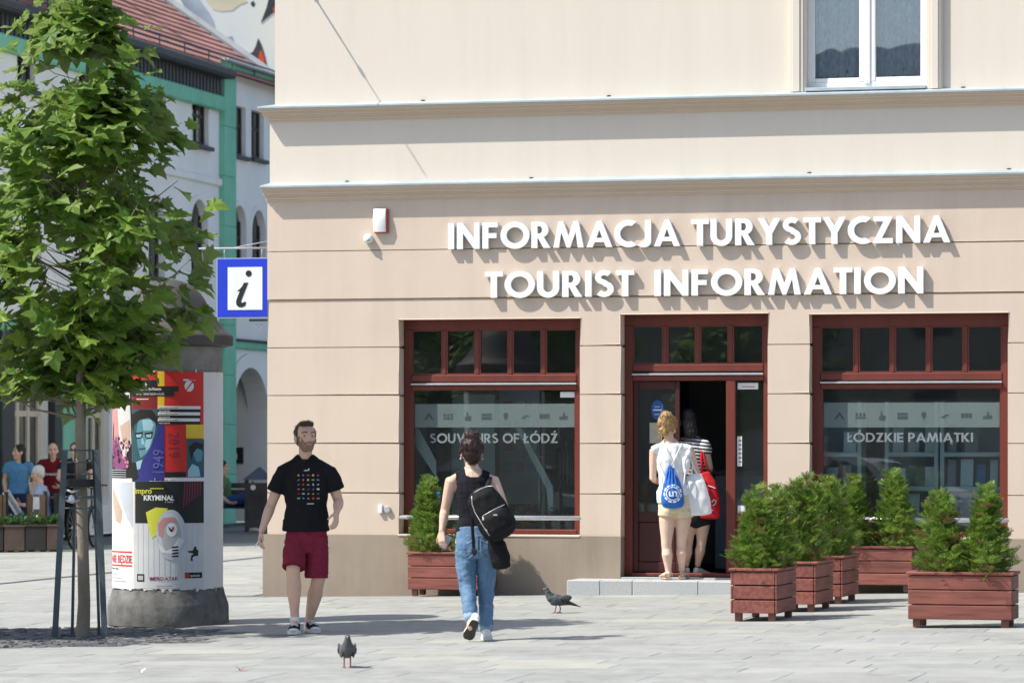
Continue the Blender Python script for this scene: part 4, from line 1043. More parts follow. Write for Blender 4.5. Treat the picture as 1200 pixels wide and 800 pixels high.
wraptext(p1, PC['navylight'], '1949', *C5(390, 688), 13, 6, .012, True, .86); wraptext(p1, PC['rednavy'], '2019', *C5(420, 436), 13, 6, .0, -1, .86)
cx, cy = C5(537, 165); polyp(p1, 'print', PC['white'], [(cx+5.2*math.cos(k*pi/12), cy+6.4*math.sin(k*pi/12)) for k in range(24)], 3); polyp(p1, 'print', PC['red'], [(cx-4, cy+4.6), (cx+3, cy-5.2), (cx+4.2, cy-4.2), (cx-3, cy+5.4)], 4)
R(p1, 'white', 504, 535, 124, 134, 3); wraptext(p1, PC['white'], 'Teatr Nowy', *C5(540, 132), 1.4, 4, 0, sx=.7)
wraptext(p1, PC['black'], 'partnerzy  ·  sponsorzy  ·  patroni', *C5(325, 718), 1.6, 4, .01, sx=.9)
# second poster
C4 = lambda x, y: (120+x/4.2125, 550+y/4.2125)
p2 = patch(ADV, 'poster', PC['lightgrey'], pxa(163.5), pxa(243.5), pz(690), pz(564.5), 1)
def R2(c, a, z, y0, y1, lay): return patch(p2, 'print', PC[c], pxa(C4(a, 0)[0]), pxa(C4(z, 0)[0]), pz(C4(0, y1)[1]), pz(C4(0, y0)[1]), lay)
R2('black', 184, 521, 62, 268, 2)
for k in range(12): R2('bluegrey', 196+27*k, 200+27*k, 270, 540, 2)
for k in range(7): polyp(p2, 'print', PC['rednavy'], [C4(*q) for q in ((430+12*k, 64), (436+12*k, 64), (428+13*k, 190-10*k), (424+13*k, 190-10*k))], 2.6)
polyp(p2, 'print', PC['yellowgreen'], [C4(*q) for q in ((240, 215), (290, 190), (350, 195), (320, 260), (300, 320), (270, 345), (255, 290))], 3)
EL = lambda cx, cy, rx, ry, n=28: [C4(cx+rx*math.cos(2*pi*k/n), cy+ry*math.sin(2*pi*k/n)) for k in range(n)]
polyp(p2, 'print', PC['bluegrey'], EL(365, 325, 74, 124), 3.4); polyp(p2, 'print', PC['lightgrey'], EL(366, 325, 60, 106), 4); polyp(p2, 'print', PC['grey'], EL(366, 328, 48, 92), 4.4)
polyp(p2, 'print', PC['pink'], [C4(*q) for q in ((305, 330), (300, 270), (330, 240), (385, 240), (395, 262), (350, 262), (328, 290), (326, 340))], 5)
polyp(p2, 'print', PC['white'], EL(368, 300, 26, 34), 5); polyp(p2, 'print', PC['black'], [C4(*q) for q in ((352, 282), (368, 300), (384, 282), (376, 305), (366, 312), (356, 300))], 5.6); polyp(p2, 'print', PC['red'], EL(374, 293, 6, 8, 10), 5.8)
for k in range(4): polyp(p2, 'print', PC['black'], [C4(*q) for q in ((368, 385+15*k), (398, 380+15*k), (404, 388+15*k), (372, 392+15*k))], 5)
polyp(p2, 'print', PC['white'], [C4(*q) for q in ((300, 365), (340, 405), (372, 392), (400, 340), (432, 350), (400, 402), (360, 420), (318, 412))], 4.8)
polyp(p2, 'print', PC['black'], [C4(*q) for q in ((446, 406), (470, 404), (478, 384), (486, 384), (488, 398), (496, 404), (494, 430), (476, 432), (468, 440), (470, 454), (460, 454), (462, 430), (474, 418), (448, 412))], 3)
R2('black', 194, 231, 519, 556, 3); R2('black', 432, 513, 512, 540, 3); R2('red', 432, 452, 516, 538, 4)
wraptext(p2, PC['yellowgreen'], 'impro', *C4(182, 122), 7, 4, .02, sx=.9); wraptext(p2, PC['white'], 'KRYMINAŁ', *C4(228, 155), 6.2, 4, .03, sx=.88)
wraptext(p2, PC['rednavy'], 'IMPRO ATAK', *C4(258, 550), 4.4, 4, .02, sx=.95); R2('grey', 200, 226, 527, 549, 4); wraptext(p2, PC['white'], 'spektakl', *C4(456, 532), 2.4, 4, .01)
wraptext(p2, PC['black'], 'rezerwacja biletów', *C4(290, 580), 1.6, 4, .0, sx=1.2); wraptext(p2, PC['white'], 'w Teatrze', *C4(335, 166), 1.8, 4)
R2('yellowgreen', 262, 330, 95, 99, 4)
# left-hand posters curling round
p3 = patch(ADV, 'poster', PC['black'], -1.52, pxa(159.5), pz(561), pz(440), 1)
for q, c in (((131, 462, 142, 452, 150, 470, 140, 520, 132, 530), 'pink'), ((140, 470, 156, 440, 159, 520, 150, 540, 143, 520), 'lightgrey'), ((130, 520, 140, 510, 152, 530, 156, 548, 140, 552, 131, 545), 'plum'), ((144, 500, 157, 492, 158, 520, 148, 522), 'skin')):
    polyp(p3, 'print', PC[c], list(zip(q[::2], q[1::2])), 2+.4*'plsk'.find(c[0]))
for k in range(40):
    px, py = rs.uniform(132, 156), rs.uniform(512, 546); polyp(p3, 'print', PC[rs.choice(['plum', 'pink', 'black', 'plum'])], [(px, py), (px+2, py+1), (px+1.6, py+4), (px-.5, py+3)], 5+k*.05)
R3 = lambda par, c, a, z, y0, y1, lay: patch(par, 'print', PC[c], pxa(a), pxa(z), pz(y1), pz(y0), lay)
for k in range(4): R3(p3, 'grey', 133, 153, 551+k*2.6, 551.8+k*2.6, 8)
p4 = patch(ADV, 'poster', PC['white'], -1.52, pxa(162.8), pz(691), pz(563), 1)
polyp(p4, 'print', PC['skin'], [(131, 566), (140, 585), (147, 600), (145, 615), (138, 612), (134, 596)], 2)
polyp(p4, 'print', PC['bluegrey'], [(138, 566), (160, 566), (161, 620), (152, 606), (146, 590)], 2)
R3(p4, 'red', 129.5, 159.5, 647, 648.6, 3); R3(p4, 'red', 129.5, 159.5, 663, 664.6, 3)
wraptext(p4, PC['red'], 'NIE BĘDZIE', 130.6, 660.5, 9, 3, .02, sx=.46)
wraptext(p4, PC['black'], 'bez nas', 132, 668.5, 2.4, 3, .02); 
for k in range(3): R3(p4, 'grey', 132, 140+6*k, 674+4*k, 674.8+4*k, 3)

# torn scraps of old paper along the foot and the top of the posters
for k in range(26):
    px = rs.uniform(134, 261); top = k % 3 == 0; py = 436.5 if top else 690.5; w_, h_ = rs.uniform(1.5, 5), rs.uniform(1, 4.5)*(-1 if top else 1)
    polyp(ADV, 'paper_scrap', M['paper'] if rs.random() < .7 else M['concrete'], [(px, py), (px+w_, py), (px+w_*rs.uniform(.6, 1), py+h_*rs.uniform(.5, 1)), (px+w_*.4, py+h_), (px+rs.uniform(-.5, .8), py+h_*.6)][::(-1 if top else 1)], 7+k*.03)
# ------------------------------------------------------------------ plane tree
M['bark'] = mk('plane bark', (.17, .135, .10), .9, .35, 9, .5, 40, col2=(.27, .235, .185), stretch=(1, 1, .35))
M['leaf'] = leafm('plane leaf', (.070, .155, .016), (.21, .32, .048), .48, .5, (.14, .21, .06))
def leaf_mesh():
    b = MB()
    half = [(0, 0), (.15, .03), (.36, -.05), (.35, .11), (.57, .22), (.43, .33), (.50, .56), (.29, .55), (.20, .74), (0, .98)]
    fold = lambda x, y: (x, y, .16*abs(x)-.30*(y-.35)**2+.05*math.sin(9*x+5*y))
    right = [fold(*p) for p in half]; left = [fold(-p[0], p[1]) for p in half[1:-1]]
    mid = [fold(0, .3)]
    vs = right+left+mid; n = len(half); m_ = len(vs)-1
    fs = [(m_, i, i+1) for i in range(n-1)]
    lid = [0]+list(range(n, n+len(left)))+[n-1]
    fs += [(m_, lid[i+1], lid[i]) for i in range(len(lid)-1)]
    # leaf stalk
    k = len(vs); vs += [(.012, 0, 0), (-.012, 0, 0), (0, -.32, .05)]; fs += [(k, k+1, k+2)]
    b.add(vs, fs); return b
LB = leaf_mesh()
tree = thing('plane_tree', 'young plane tree with dense lobed leaves in front of the advertising column', 'tree', TREE)
tr = random.Random(11)
b = MB()
tp = [V3((0, 0, -.05)), V3((.0, 0, .02)), V3((.012, 0, .3)), V3((-.005, 0, 1.0)), V3((-.02, .01, 1.7)), V3((-.015, 0, 2.4)), V3((.02, 0, 3.2)), V3((.0, .02, 4.1)), V3((.05, 0, 5.0)), V3((.08, 0, 5.5))]
b.tube(tp, [.072, .061, .053, .047, .045, .042, .034, .024, .014, .006], 12)
limb_tips = []
def profile(z):                           # crown half-width left and right at height z
    ks = [(1.75, .15, .15), (2.05, .55, .28), (2.35, .85, .55), (2.65, 1.0, .85), (3.0, 1.1, 1.08), (3.5, 1.15, 1.14), (3.95, 1.05, 1.05), (4.35, .9, .72), (4.7, .7, .48), (5.05, .55, .42), (5.45, .35, .35), (5.75, .1, .12)]
    for (a, l0, r0), (c, l1, r1) in zip(ks, ks[1:]):
        if a <= z <= c: f_ = (z-a)/(c-a); return l0+(l1-l0)*f_, r0+(r1-r0)*f_
    return .05, .05
clumps = []
for k in range(132):
    z = tr.uniform(2.0, 5.5); a = tr.uniform(0, 2*pi); l, r_ = profile(z); l *= 1.06; r_ *= 1.07; R_ = (r_ if math.cos(a) > 0 else l)*tr.choice((tr.uniform(.25, .7), tr.uniform(.7, 1.0), tr.uniform(.85, 1.15), tr.uniform(.8, 1.1)))
    R_ *= 1+.35*noise.noise(V3((math.cos(a)*1.3, math.sin(a)*1.3+7, z*1.5)))
    tip = V3((math.cos(a)*R_, math.sin(a)*min(R_, 1.0), z))
    z0 = max(1.85, z-R_*tr.uniform(.35, .8)); base = V3((0, 0, z0)); mid = base.lerp(tip, .5)+V3((0, 0, -.06))
    b.tube([base, mid, tip], [.018*(1-z0/7), .009, .003] if k < 40 else [.0045, .0035, .002], 5)
    clumps.append((base, mid, tip))
trunk = b.build('trunk', M['bark'], tree, True)
crown = None; leaves = []
def in_view(p): return pix(p+TREE)
for base, mid, tip in clumps:
    out = (tip-V3((0, 0, tip.z-.3))).normalized()
    for q in range(tr.randint(24, 42)):
        f_ = tr.random()**.5
        c = (base.lerp(mid, f_*2) if f_ < .5 else mid.lerp(tip, f_*2-1))
        c = c+V3((tr.gauss(0, .12), tr.gauss(0, .12), tr.gauss(0, .12)))
        if c.z < 1.88+.25*tr.random(): continue
        l, r_ = profile(c.z)
        if noise.noise(V3((c.x*2.3+4, c.y*2.3, c.z*2.0))) < -.24+.12*tr.random(): continue
        if c.x > r_*1.22+.05 or c.x < -l*1.3: continue
        leaves.append((c, out))
def leaf_matrix(c, out):
    s_ = tr.uniform(.11, .23)
    d_ = V3((out.x+tr.gauss(0, .55), out.y+tr.gauss(0, .55), tr.uniform(-.75, .35))).normalized()     # tip hangs out and down
    n_ = (V3((0, 0, .75))+V3((tr.gauss(0, .5), tr.gauss(0, .5), tr.gauss(0, .2)))+out*.95)
    n_ = (n_-d_*n_.dot(d_)).normalized(); x_ = d_.cross(n_)
    return Matrix.Translation(c) @ Matrix((x_, d_, n_)).transposed().to_4x4() @ Matrix.Diagonal((s_, s_, s_, 1))
LM = [(leaf_matrix(c, o_), c) for c, o_ in leaves]
def shown(c): k = pix(c+TREE); return -5 < k[0] < 1205 and -5 < k[1] < 805
LM.sort(key=lambda m_: (0 if shown(m_[1]) else 1, m_[1].y))
bb = MB(); 
for Mx, c in LM[300:]: bb.add([Mx @ V3(v) for v in LB.v], LB.f)
crown = bb.build('crown', M['leaf'], tree); crown['kind'] = 'stuff'
lme = LB.mesh('leaf', M['leaf'])
for Mx, c in LM[:300]:
    o = bpy.data.objects.new('leaf', lme); link(o, crown); o.matrix_local = Mx
# guard about the trunk
gd = thing('tree_guard', 'tall dark steel guard of four leaning posts and rings round the plane tree trunk', 'guard', TREE)
def tz_(py): return (746-py)/139.
hB, hT = .21, .135; zt = tz_(525)
for sx, sy in ((-1, -1), (1, -1), (-1, 1), (1, 1)):
    b = MB(); w_, d_ = (.025, .006) if sy < 0 else (.010, .028)
    px = lambda h: sx*(h if sy < 0 else h*.55)
    vs = []
    for z, h in ((0, hB), (zt, hT)): vs += [(px(h)-w_, sy*h-d_, z), (px(h)+w_, sy*h-d_, z), (px(h)+w_, sy*h+d_, z), (px(h)-w_, sy*h+d_, z)]
    b.add(vs, [(0, 1, 5, 4), (1, 2, 6, 5), (2, 3, 7, 6), (3, 0, 4, 7), (3, 2, 1, 0), (4, 5, 6, 7)]); b.build('post', M['dark_metal'], gd)
    box('foot_plate', M['dark_metal'], gd, px(hB)-.05, px(hB)+.05, sy*hB-.05, sy*hB+.05, .0, .012)
for py in (526, 540, 554, 581, 594):
    z = tz_(py); h = hB+(hT-hB)*z/zt-.008; b = MB(); n = 28
    b.tube([(h*1.02*math.cos(2*pi*k/n), h*1.02*math.sin(2*pi*k/n), z) for k in range(n+1)], .0065, 6, cap=False); b.build('ring', M['dark_metal'], gd, True)
z0, z1 = tz_(569), tz_(560); b = MB(); b.lathe([(.055, z0), (.15, z0), (.15, z1), (.055, z1), (.055, z0)], 24); b.build('rubber_collar', M['black'], gd)
b = MB()
for py in (572, 584): b.tube([(-.13, -.14, tz_(py)), (-.07, -.17, tz_(py+3)), (-.02, -.10, tz_(py))], .012, 6)
b.ball((-.075, -.165, tz_(583)), .03, 8, 0, (1, .7, 1.3)); b.build('lock', M['steel'], gd, True)

# ------------------------------------------------------------------ wooden planters with thuja
M['thuja'] = leafm('thuja spray', (.045, .125, .014), (.22, .325, .055), .36, .45)
M['thuja_brown'] = leafm('dry thuja spray', (.17, .12, .04), (.22, .17, .06), .25, .6)
def spray(b, Mx, r_, L):
    # flat feathery fan: a spine with side branchlets of small scales
    vs = [(0, 0, 0), (.035, .35, .02), (0, 1, -.10), (-.035, .35, .02)]; fs = [(0, 1, 2, 3)]
    for i in range(4):
        y = .15+.19*i
        for sg in (-1, 1):
            l_ = (.48-.085*i)*r_.uniform(.8, 1.15); k = len(vs); vs += [(0, y-.05, .01), (sg*l_*.2, y+.10, .01), (sg*l_, y+l_*.95, -.05*r_.random()), (sg*l_*.78, y+l_*.42, .02)]; fs += [(k, k+3, k+2, k+1)]
    b.add([Mx @ V3((v[0]*L, v[1]*L, v[2]*L)) for v in vs], fs)
def thuja_mesh(seed, h, r0, brown=.03):
    q = random.Random(seed); g_ = MB(); n = int(820*h/.85)
    lead = [(V3((q.gauss(0, .02), q.gauss(0, .02), 0)), 1.0)]+[(V3((q.uniform(-.09, .09), q.uniform(-.07, .07), 0)), q.uniform(.74, .93)) for _ in range(3)]
    for k in range(n):
        c0, hf = q.choice(lead); f_ = q.random(); z = h*hf*f_
        R_ = r0*(.55+.75*f_/.25 if f_ < .25 else 1.3*(1-f_)**.75*.97+.03)/1.06*(1 if c0.length < .03 else .72)
        R_ *= 1+.38*noise.noise(V3((z*6, seed*3.1, c0.x*9)))
        a = q.uniform(0, 2*pi); rad = R_*(q.uniform(.5, 1.05) if q.random() < .9 else q.uniform(1.0, 1.22)); p = c0+V3((rad*math.cos(a), rad*math.sin(a), z))
        d_ = V3((math.cos(a)*.75, math.sin(a)*.75, q.uniform(.35, 1.2))).normalized(); s_ = V3((-math.sin(a), math.cos(a), q.gauss(0, .4))); s_ = (s_+V3((math.cos(a), math.sin(a), 0))*q.gauss(0, .8)); s_ = (s_-d_*s_.dot(d_)).normalized()
        Mx = Matrix.Translation(p) @ Matrix((s_, d_, s_.cross(d_))).transposed().to_4x4()
        i0 = len(g_.f); spray(g_, Mx, q, q.uniform(.060, .125))
        if q.random() < brown+.03+(.12 if z < .2*h else 0):
            for j in range(i0, len(g_.f)): g_.m[j] = 1
    return g_.mesh('foliage', [M['thuja'], M['thuja_brown']])
TJ = [thuja_mesh(21, .88, .185), thuja_mesh(22, .83, .175), thuja_mesh(23, .93, .178), thuja_mesh(24, .85, .197, .06)]
def planter_unit(L, Wd, Hh):
    root = bpy.data.objects.new('wooden_planter', None); COL.objects.link(root); z0 = .065; n = 3; bh = (Hh-z0-.02)/n
    for i in range(n):
        a, c = z0+i*bh+.004, z0+(i+1)*bh-.004
        box('board', M['board'], root, -L/2, L/2, -Wd/2, -Wd/2+.024, a, c, .006); box('board', M['board'], root, -L/2, L/2, Wd/2-.024, Wd/2, a, c, .006)
        box('end_board', M['board_shade_tone'], root, L/2-.024, L/2+.003, -Wd/2+.0245, Wd/2-.0245, a+.002, c-.002, .005); box('end_board', M['board'], root, -L/2-.003, -L/2+.024, -Wd/2+.0245, Wd/2-.0245, a+.002, c-.002, .005)
    t_ = Hh-.018
    for nm, a in (('rim_board', (-L/2-.014, L/2+.014, -Wd/2-.014, -Wd/2+.05)), ('rim_board', (-L/2-.014, L/2+.014, Wd/2-.05, Wd/2+.014)), ('rim_board', (-L/2-.014, -L/2+.05, -Wd/2+.0505, Wd/2-.0505)), ('rim_board', (L/2-.05, L/2+.014, -Wd/2+.0505, Wd/2-.0505))):
        box(nm, M['board'], root, *a, t_, Hh+.006, .005)
    for x in (-L/2+.035, L/2-.095):
        for y in (-Wd/2+.03, Wd/2-.09): box('foot', M['board_shade_tone'], root, x, x+.06, y, y+.06, 0, z0+.05, .004)
    box('soil', M['soil'], root, -L/2+.03, L/2-.03, -Wd/2+.03, Wd/2-.03, z0+.06, Hh-.05)
    box('liner', M['black'], root, -L/2+.0245, L/2-.0245, -Wd/2+.0245, Wd/2-.0245, z0+.02, z0+.059)
    return root
pl0 = planter_unit(.86, .415, .455)
PG = 'red brown wooden planters with small conifers'
def place_planter(o, p, rz, label):
    o.location = p; o.rotation_euler = (0, 0, rz); tag(o, label, 'planter', PG); return o
def thuja(p, k, rz, sc, label):
    o = thing('thuja_shrub', label, 'shrub', p, rz, 'small thuja shrubs in the planters'); o.scale = (sc[0]*1.02, sc[0]*1.02, sc[1]*.845)
    f_ = bpy.data.objects.new('foliage', TJ[k]); link(f_, o); f_['kind'] = 'stuff'
    st = MB(); st.tube([(0, 0, -.06), (0, 0, .3), (0, 0, .62)], [.018, .014, .004], 6); st.build('stem', M['bark'], o, True)
    return o
PR = -math.radians(15.5)
def local(p, rz, x, y, z): c, s_ = math.cos(rz), math.sin(rz); return V3((p.x+c*x-s_*y, p.y+s_*x+c*y, p.z+z))
# (photo pixel of the near right foot, turned end-on?) -> planter centre
def planter_at(px, py, endon):
    c = gpt(px, py); L, Wd = (.415, .86) if endon else (.86, .415)
    ex = V3((math.cos(PR), math.sin(PR), 0)); ey = V3((-math.sin(PR), math.cos(PR), 0))
    p = c-ex*L/2+ey*Wd/2; p.z = gz(p.x); return p
zb = .40
spec = [(911, 728, True, 'nearest of the three end-on planters, left front of the row'), (956.5, 717, True, 'middle of the three end-on planters standing in a row'), (988, 707.5, True, 'farthest of the three end-on planters, half hidden in the row')]
rows = []
for i, (px, py, e, lab) in enumerate(spec):
    o = pl0 if i == 0 else copy_tree(pl0); p = planter_at(px, py, e); place_planter(o, p, PR+pi/2+(pi if False else 0), lab); rows.append(p)
# end-on planters: long side runs back; end boards face the viewer
o = copy_tree(pl0); pf = planter_at(1186, 735.5, False); place_planter(o, pf, PR, 'long planter standing alone at right front with two bushy conifers')
o = copy_tree(pl0); pk = facw(U(1028), -.30, 0); pk.z = gz(pk.x)+.02; place_planter(o, pk, -TH, 'planter behind the row, set against the right shop window')
pw = facw(U(540), -.34, 0); pw.z = gz(pw.x); o = copy_tree(pl0); place_planter(o, pw, -TH, 'planter against the wall behind the walking woman')
def tj(p, rz, x, y, k, sc, lab): thuja(local(p, rz, x, y, zb), k, tr.uniform(0, 6), sc, lab)
e = PR+pi/2
tj(rows[0], e, -.24, -.02, 0, (1.05, 1.0), 'full conical thuja at the left end of the nearest end-on planter'); tj(rows[0], e, .22, .0, 2, (1.0, .98), 'taller narrow thuja at the back of the nearest end-on planter')
tj(rows[1], e, -.22, .0, 3, (1.0, 1.1), 'broad thuja at the front of the middle end-on planter'); tj(rows[1], e, .24, .0, 1, (.9, 1.15), 'slim thuja at the back of the middle end-on planter')
tj(rows[2], e, -.2, .0, 1, (1.0, 1.1), 'thuja at the front of the farthest end-on planter'); tj(rows[2], e, .24, .0, 0, (.85, 1.0), 'half hidden thuja at the back of the farthest end-on planter')
tj(pf, PR, -.22, .0, 3, (1.05, .98), 'left thuja of the pair in the lone front planter'); tj(pf, PR, .20, .0, 0, (1.12, 1.0), 'right pointed thuja of the pair in the lone front planter')
tj(pk, -TH, .22, .0, 2, (1.1, 1.05), 'dark rounded thuja at right end of the planter by the shop window'); tj(pk, -TH, -.2, .0, 1, (1.0, 1.05), 'thuja at left end of the planter by the shop window')
tj(pw, -TH, -.27, .0, 2, (1.0, 1.07), 'thuja against the wall left of the walking woman'); tj(pw, -TH, .24, .0, 3, (.95, .85), 'thuja hidden behind the walking woman and her backpack')
# ------------------------------------------------------------------ figures: lofted volumes fused into one surface
class Vol:
    def __init__(s, flat=False): s.v = []; s.f = []; s.flat = flat
    def tube(s, rings, side=None, n=16):
        """rings: (centre, half width along side, half depth)"""
        P = [V3(r[0]) for r in rings]; N = len(P); side = V3(side) if side is not None else None; sv = None; out = []
        tans = [(P[min(i+1, N-1)]-P[max(i-1, 0)]).normalized() for i in range(N)]
        seq = []
        r0 = min(rings[0][1], rings[0][2]); r1 = min(rings[-1][1], rings[-1][2])
        for o, k in () if s.flat else ((.85, .4), (.5, .78)): seq.append((P[0]-tans[0]*r0*o*.6, rings[0][1]*k, rings[0][2]*k, tans[0]))
        for i in range(N): seq.append((P[i], rings[i][1], rings[i][2], tans[i]))
        for o, k in () if s.flat else ((.5, .78), (.85, .4)): seq.append((P[-1]+tans[-1]*r1*o*.6, rings[-1][1]*k, rings[-1][2]*k, tans[-1]))
        b = len(s.v)
        for c, a, d, t in seq:
            q = side if side is not None else (sv if sv is not None else t.orthogonal())
            q = q-t*q.dot(t); q.normalize(); sv = q; w = t.cross(q)
            for k in range(n): an = 2*pi*k/n; s.v.append(c+q*(a*math.cos(an))+w*(d*math.sin(an)))
        R_ = len(seq)
        for i in range(R_-1):
            for k in range(n): x = b+i*n+k; y = b+i*n+(k+1) % n; s.f.append((x, y, y+n, x+n))
        s.f.append(tuple(b+k for k in range(n))[::-1]); s.f.append(tuple(b+(R_-1)*n+k for k in range(n)))
    def ell(s, c, ax, n=14):
        """ax: three axis vectors"""
        b = len(s.v); m_ = n//2; c = V3(c)
        for i in range(1, m_):
            a = pi*i/m_
            for k in range(n): t = 2*pi*k/n; s.v.append(c+ax[0]*(math.sin(a)*math.cos(t))+ax[1]*(math.sin(a)*math.sin(t))+ax[2]*math.cos(a))
        T = b+(m_-1)*n; s.v += [c+ax[2], c-ax[2]]
        for i in range(m_-2):
            for k in range(n): x = b+i*n+k; y = b+i*n+(k+1) % n; s.f.append((x, x+n, y+n, y))
        for k in range(n): s.f.append((T, b+k, b+(k+1) % n)); q = b+(m_-2)*n; s.f.append((T+1, q+(k+1) % n, q+k))
def solid(name, vol, mat, parent, vox=.007, sm=3, wr=None):
    me = bpy.data.meshes.new(name); me.from_pydata([tuple(v) for v in vol.v], [], vol.f)
    t = bpy.data.objects.new('tmp', me); COL.objects.link(t)
    m_ = t.modifiers.new('r', 'REMESH'); m_.mode = 'VOXEL'; m_.voxel_size = vox
    if sm: q = t.modifiers.new('s', 'SMOOTH'); q.iterations = sm; q.factor = .5
    dg = bpy.context.evaluated_depsgraph_get()
    m2 = bpy.data.meshes.new_from_object(t.evaluated_get(dg)); bpy.data.objects.remove(t); bpy.data.meshes.remove(me)
    m2.name = name
    if wr:
        n_ = len(m2.vertices); nr = [v.normal.copy() for v in m2.vertices]
        for v, N in zip(m2.vertices, nr): N.z *= .15; v.co += N*wr(v.co)
    m2.materials.clear(); m2.materials.append(mat)
    m2.polygons.foreach_set('use_smooth', [True]*len(m2.polygons)); m2.update()
    return link(bpy.data.objects.new(name, m2), parent)
def wrinkle(amp, sx, sy, sz, seed=0):
    def f(p):
        q = V3((p.x*sx+seed, p.y*sy, p.z*sz)); a = noise.noise(q); c = noise.noise(q*2.1+V3((5, 1, 2)))
        return amp*((1-abs(a)*2)*.6+c*.5)
    return f
def skin(name, c): return mk(name, c, .55, .07, 14, .06, 90, spec=.35)
M['skin_m'] = skin('skin warm', (.68, .43, .31)); M['skin_w'] = skin('skin fair', (.65, .43, .325)); M['skin_l'] = skin('skin light', (.68, .475, .36))
def cloth(name, c, var=.12, st=None): return mk(name, c, .92, var, 18, .3, 160, stretch=st, spec=.15, dist=.003)
M['tee'] = cloth('black jersey', (.014, .013, .015)); M['shorts'] = cloth('burgundy cotton', (.20, .022, .042)); M['tank'] = cloth('black ribbed cotton', (.013, .013, .018))
M['denim'] = mk('washed denim', (.060, .125, .225), .9, .2, 4, .35, 220, col2=(.135, .23, .35), stretch=(2.6, 2.6, .5), dist=.002)
M['denim_in'] = cloth('denim cuff', (.24, .34, .44)); M['cream_c'] = cloth('cream cotton', (.66, .56, .38)); M['white_c'] = cloth('white cotton', (.78, .78, .77), .04)
M['rubber'] = mk('white rubber', (.70, .68, .62), .6, .06, 12); M['canvas'] = cloth('black canvas', (.02, .02, .022)); M['lace'] = cloth('white lace', (.75, .74, .70)); M['sole'] = mk('dark sole', (.05, .048, .045), .8, .3, 30)
M['hair_b'] = mk('brown hair', (.055, .032, .018), .5, .45, 30, .7, 120, stretch=(1, 1, .3), dist=.006); M['hair_d'] = mk('dark red hair', (.028, .010, .009), .45, .5, 30, .7, 120, stretch=(1, 1, .3), dist=.006)
M['hair_l'] = mk('blond hair', (.30, .17, .065), .5, .35, 26, .8, 110, col2=(.50, .33, .15), stretch=(1, 1, .35), dist=.008); M['hair_w'] = mk('white hair', (.62, .62, .61), .7, .1, 30, .5, 80); M['hair_k'] = mk('black hair', (.012, .010, .009), .5, .4, 30, .5, 90)
M['stubble'] = mk('short beard', (.26, .15, .10), .8, .5, 60, .6, 150, dist=.003); M['eye'] = mk('eye', (.45, .40, .37), .45, .03, 5); M['iris'] = mk('iris', (.05, .03, .02), .2, .1, 5); M['lip'] = mk('lip', (.40, .17, .13), .5, .06, 20)
M['blue_c'] = cloth('light blue cotton', (.10, .27, .46)); M['maroon_c'] = cloth('dark red jersey', (.16, .012, .018)); M['lilac_c'] = cloth('pale blue shirt', (.36, .46, .64)); M['navy_c'] = cloth('dark blue trousers', (.03, .045, .09)); M['green_c'] = cloth('green jersey', (.10, .20, .09)); M['blueshort'] = cloth('blue shorts', (.035, .075, .20))
def lerp(a, b, t): return a+(b-a)*t
TOR = [(0, .135, .095), (.10, .168, .115), (.24, .160, .108), (.42, .140, .098), (.58, .152, .108), (.74, .170, .115), (.86, .170, .100), (.94, .135, .080), (1, .075, .066)]
def torso_rings(J, k, fem, grow=0, t0=0., t1=1., belly=0):
    P = J['pel']-V3((0, 0, .10*k)); N = J['neck']; md = J.get('spine'); out = []
    for t, a, d in TOR:
        if fem: a *= {0: 1.0, .10: 1.04, .24: .98, .42: .86, .58: .88, .74: .86, .86: .84, .94: .85, 1: .8}[t]; d *= .93
        if belly and .2 < t < .6: d *= 1+belly; a *= 1+belly*.5
        if t < t0-.001 or t > t1+.001: continue
        c = lerp(P, N, t) if md is None else ((1-t)**2*P+2*t*(1-t)*md+t*t*N)
        out.append((c, (a+grow)*k, (d+grow)*k))
    return out
def traps(vol, J, shs, k):
    m_ = lerp(J['neck'], J['head'], .28)
    for sh in shs:
        t_ = sh+V3((0, 0, .022)); vol.tube([(m_+V3((0, .012, 0)), .040*k, .040*k), (lerp(m_, t_, .4)-V3((0, -.01, .026)), .038*k, .036*k), (lerp(m_, t_, .75)-V3((0, -.01, .022)), .040*k, .034*k), (sh-V3((0, 0, .006)), .046*k, .044*k)], None, 10)
def cover(vol, J, shs, k, gr=.012):
    m_ = lerp(J['neck'], J['head'], .28)
    for sh in shs:
        t_ = sh+V3((0, 0, .022)); vol.tube([(lerp(m_, t_, .16)-V3((0, -.01, .016)), (.044+gr)*k, (.040+gr)*k), (lerp(m_, t_, .4)-V3((0, -.01, .026)), (.038+gr)*k, (.038+gr)*k), (lerp(m_, t_, .75)-V3((0, -.01, .022)), (.040+gr)*k, (.036+gr)*k), (sh-V3((0, 0, .006)), (.046+gr)*k, (.044+gr)*k)], None, 12)
def limb(vol, a, b, c, ra, k, n=12, bend=V3((0, 0, 0)), t0=0., t1=2., grow=0):
    """a-b-c joints; ra = list of (t 0..2, radius)"""
    out = []
    for t, r in ra:
        if t < t0-.001 or t > t1+.001: continue
        p = lerp(a, b, t) if t <= 1 else lerp(b, c, t-1)
        if 1.15 < t < 1.6: p = p+bend
        out.append((p, (r+grow)*k, (r+grow)*k))
    vol.tube(out, None, n)
ARM = [(0, .056), (.25, .054), (.5, .050), (.8, .043), (1, .041), (1.2, .044), (1.45, .040), (1.75, .030), (2, .026)]
LEG = [(0, .090), (.2, .092), (.5, .080), (.8, .064), (1, .058), (1.15, .056), (1.35, .062), (1.6, .050), (1.85, .037), (2, .036)]
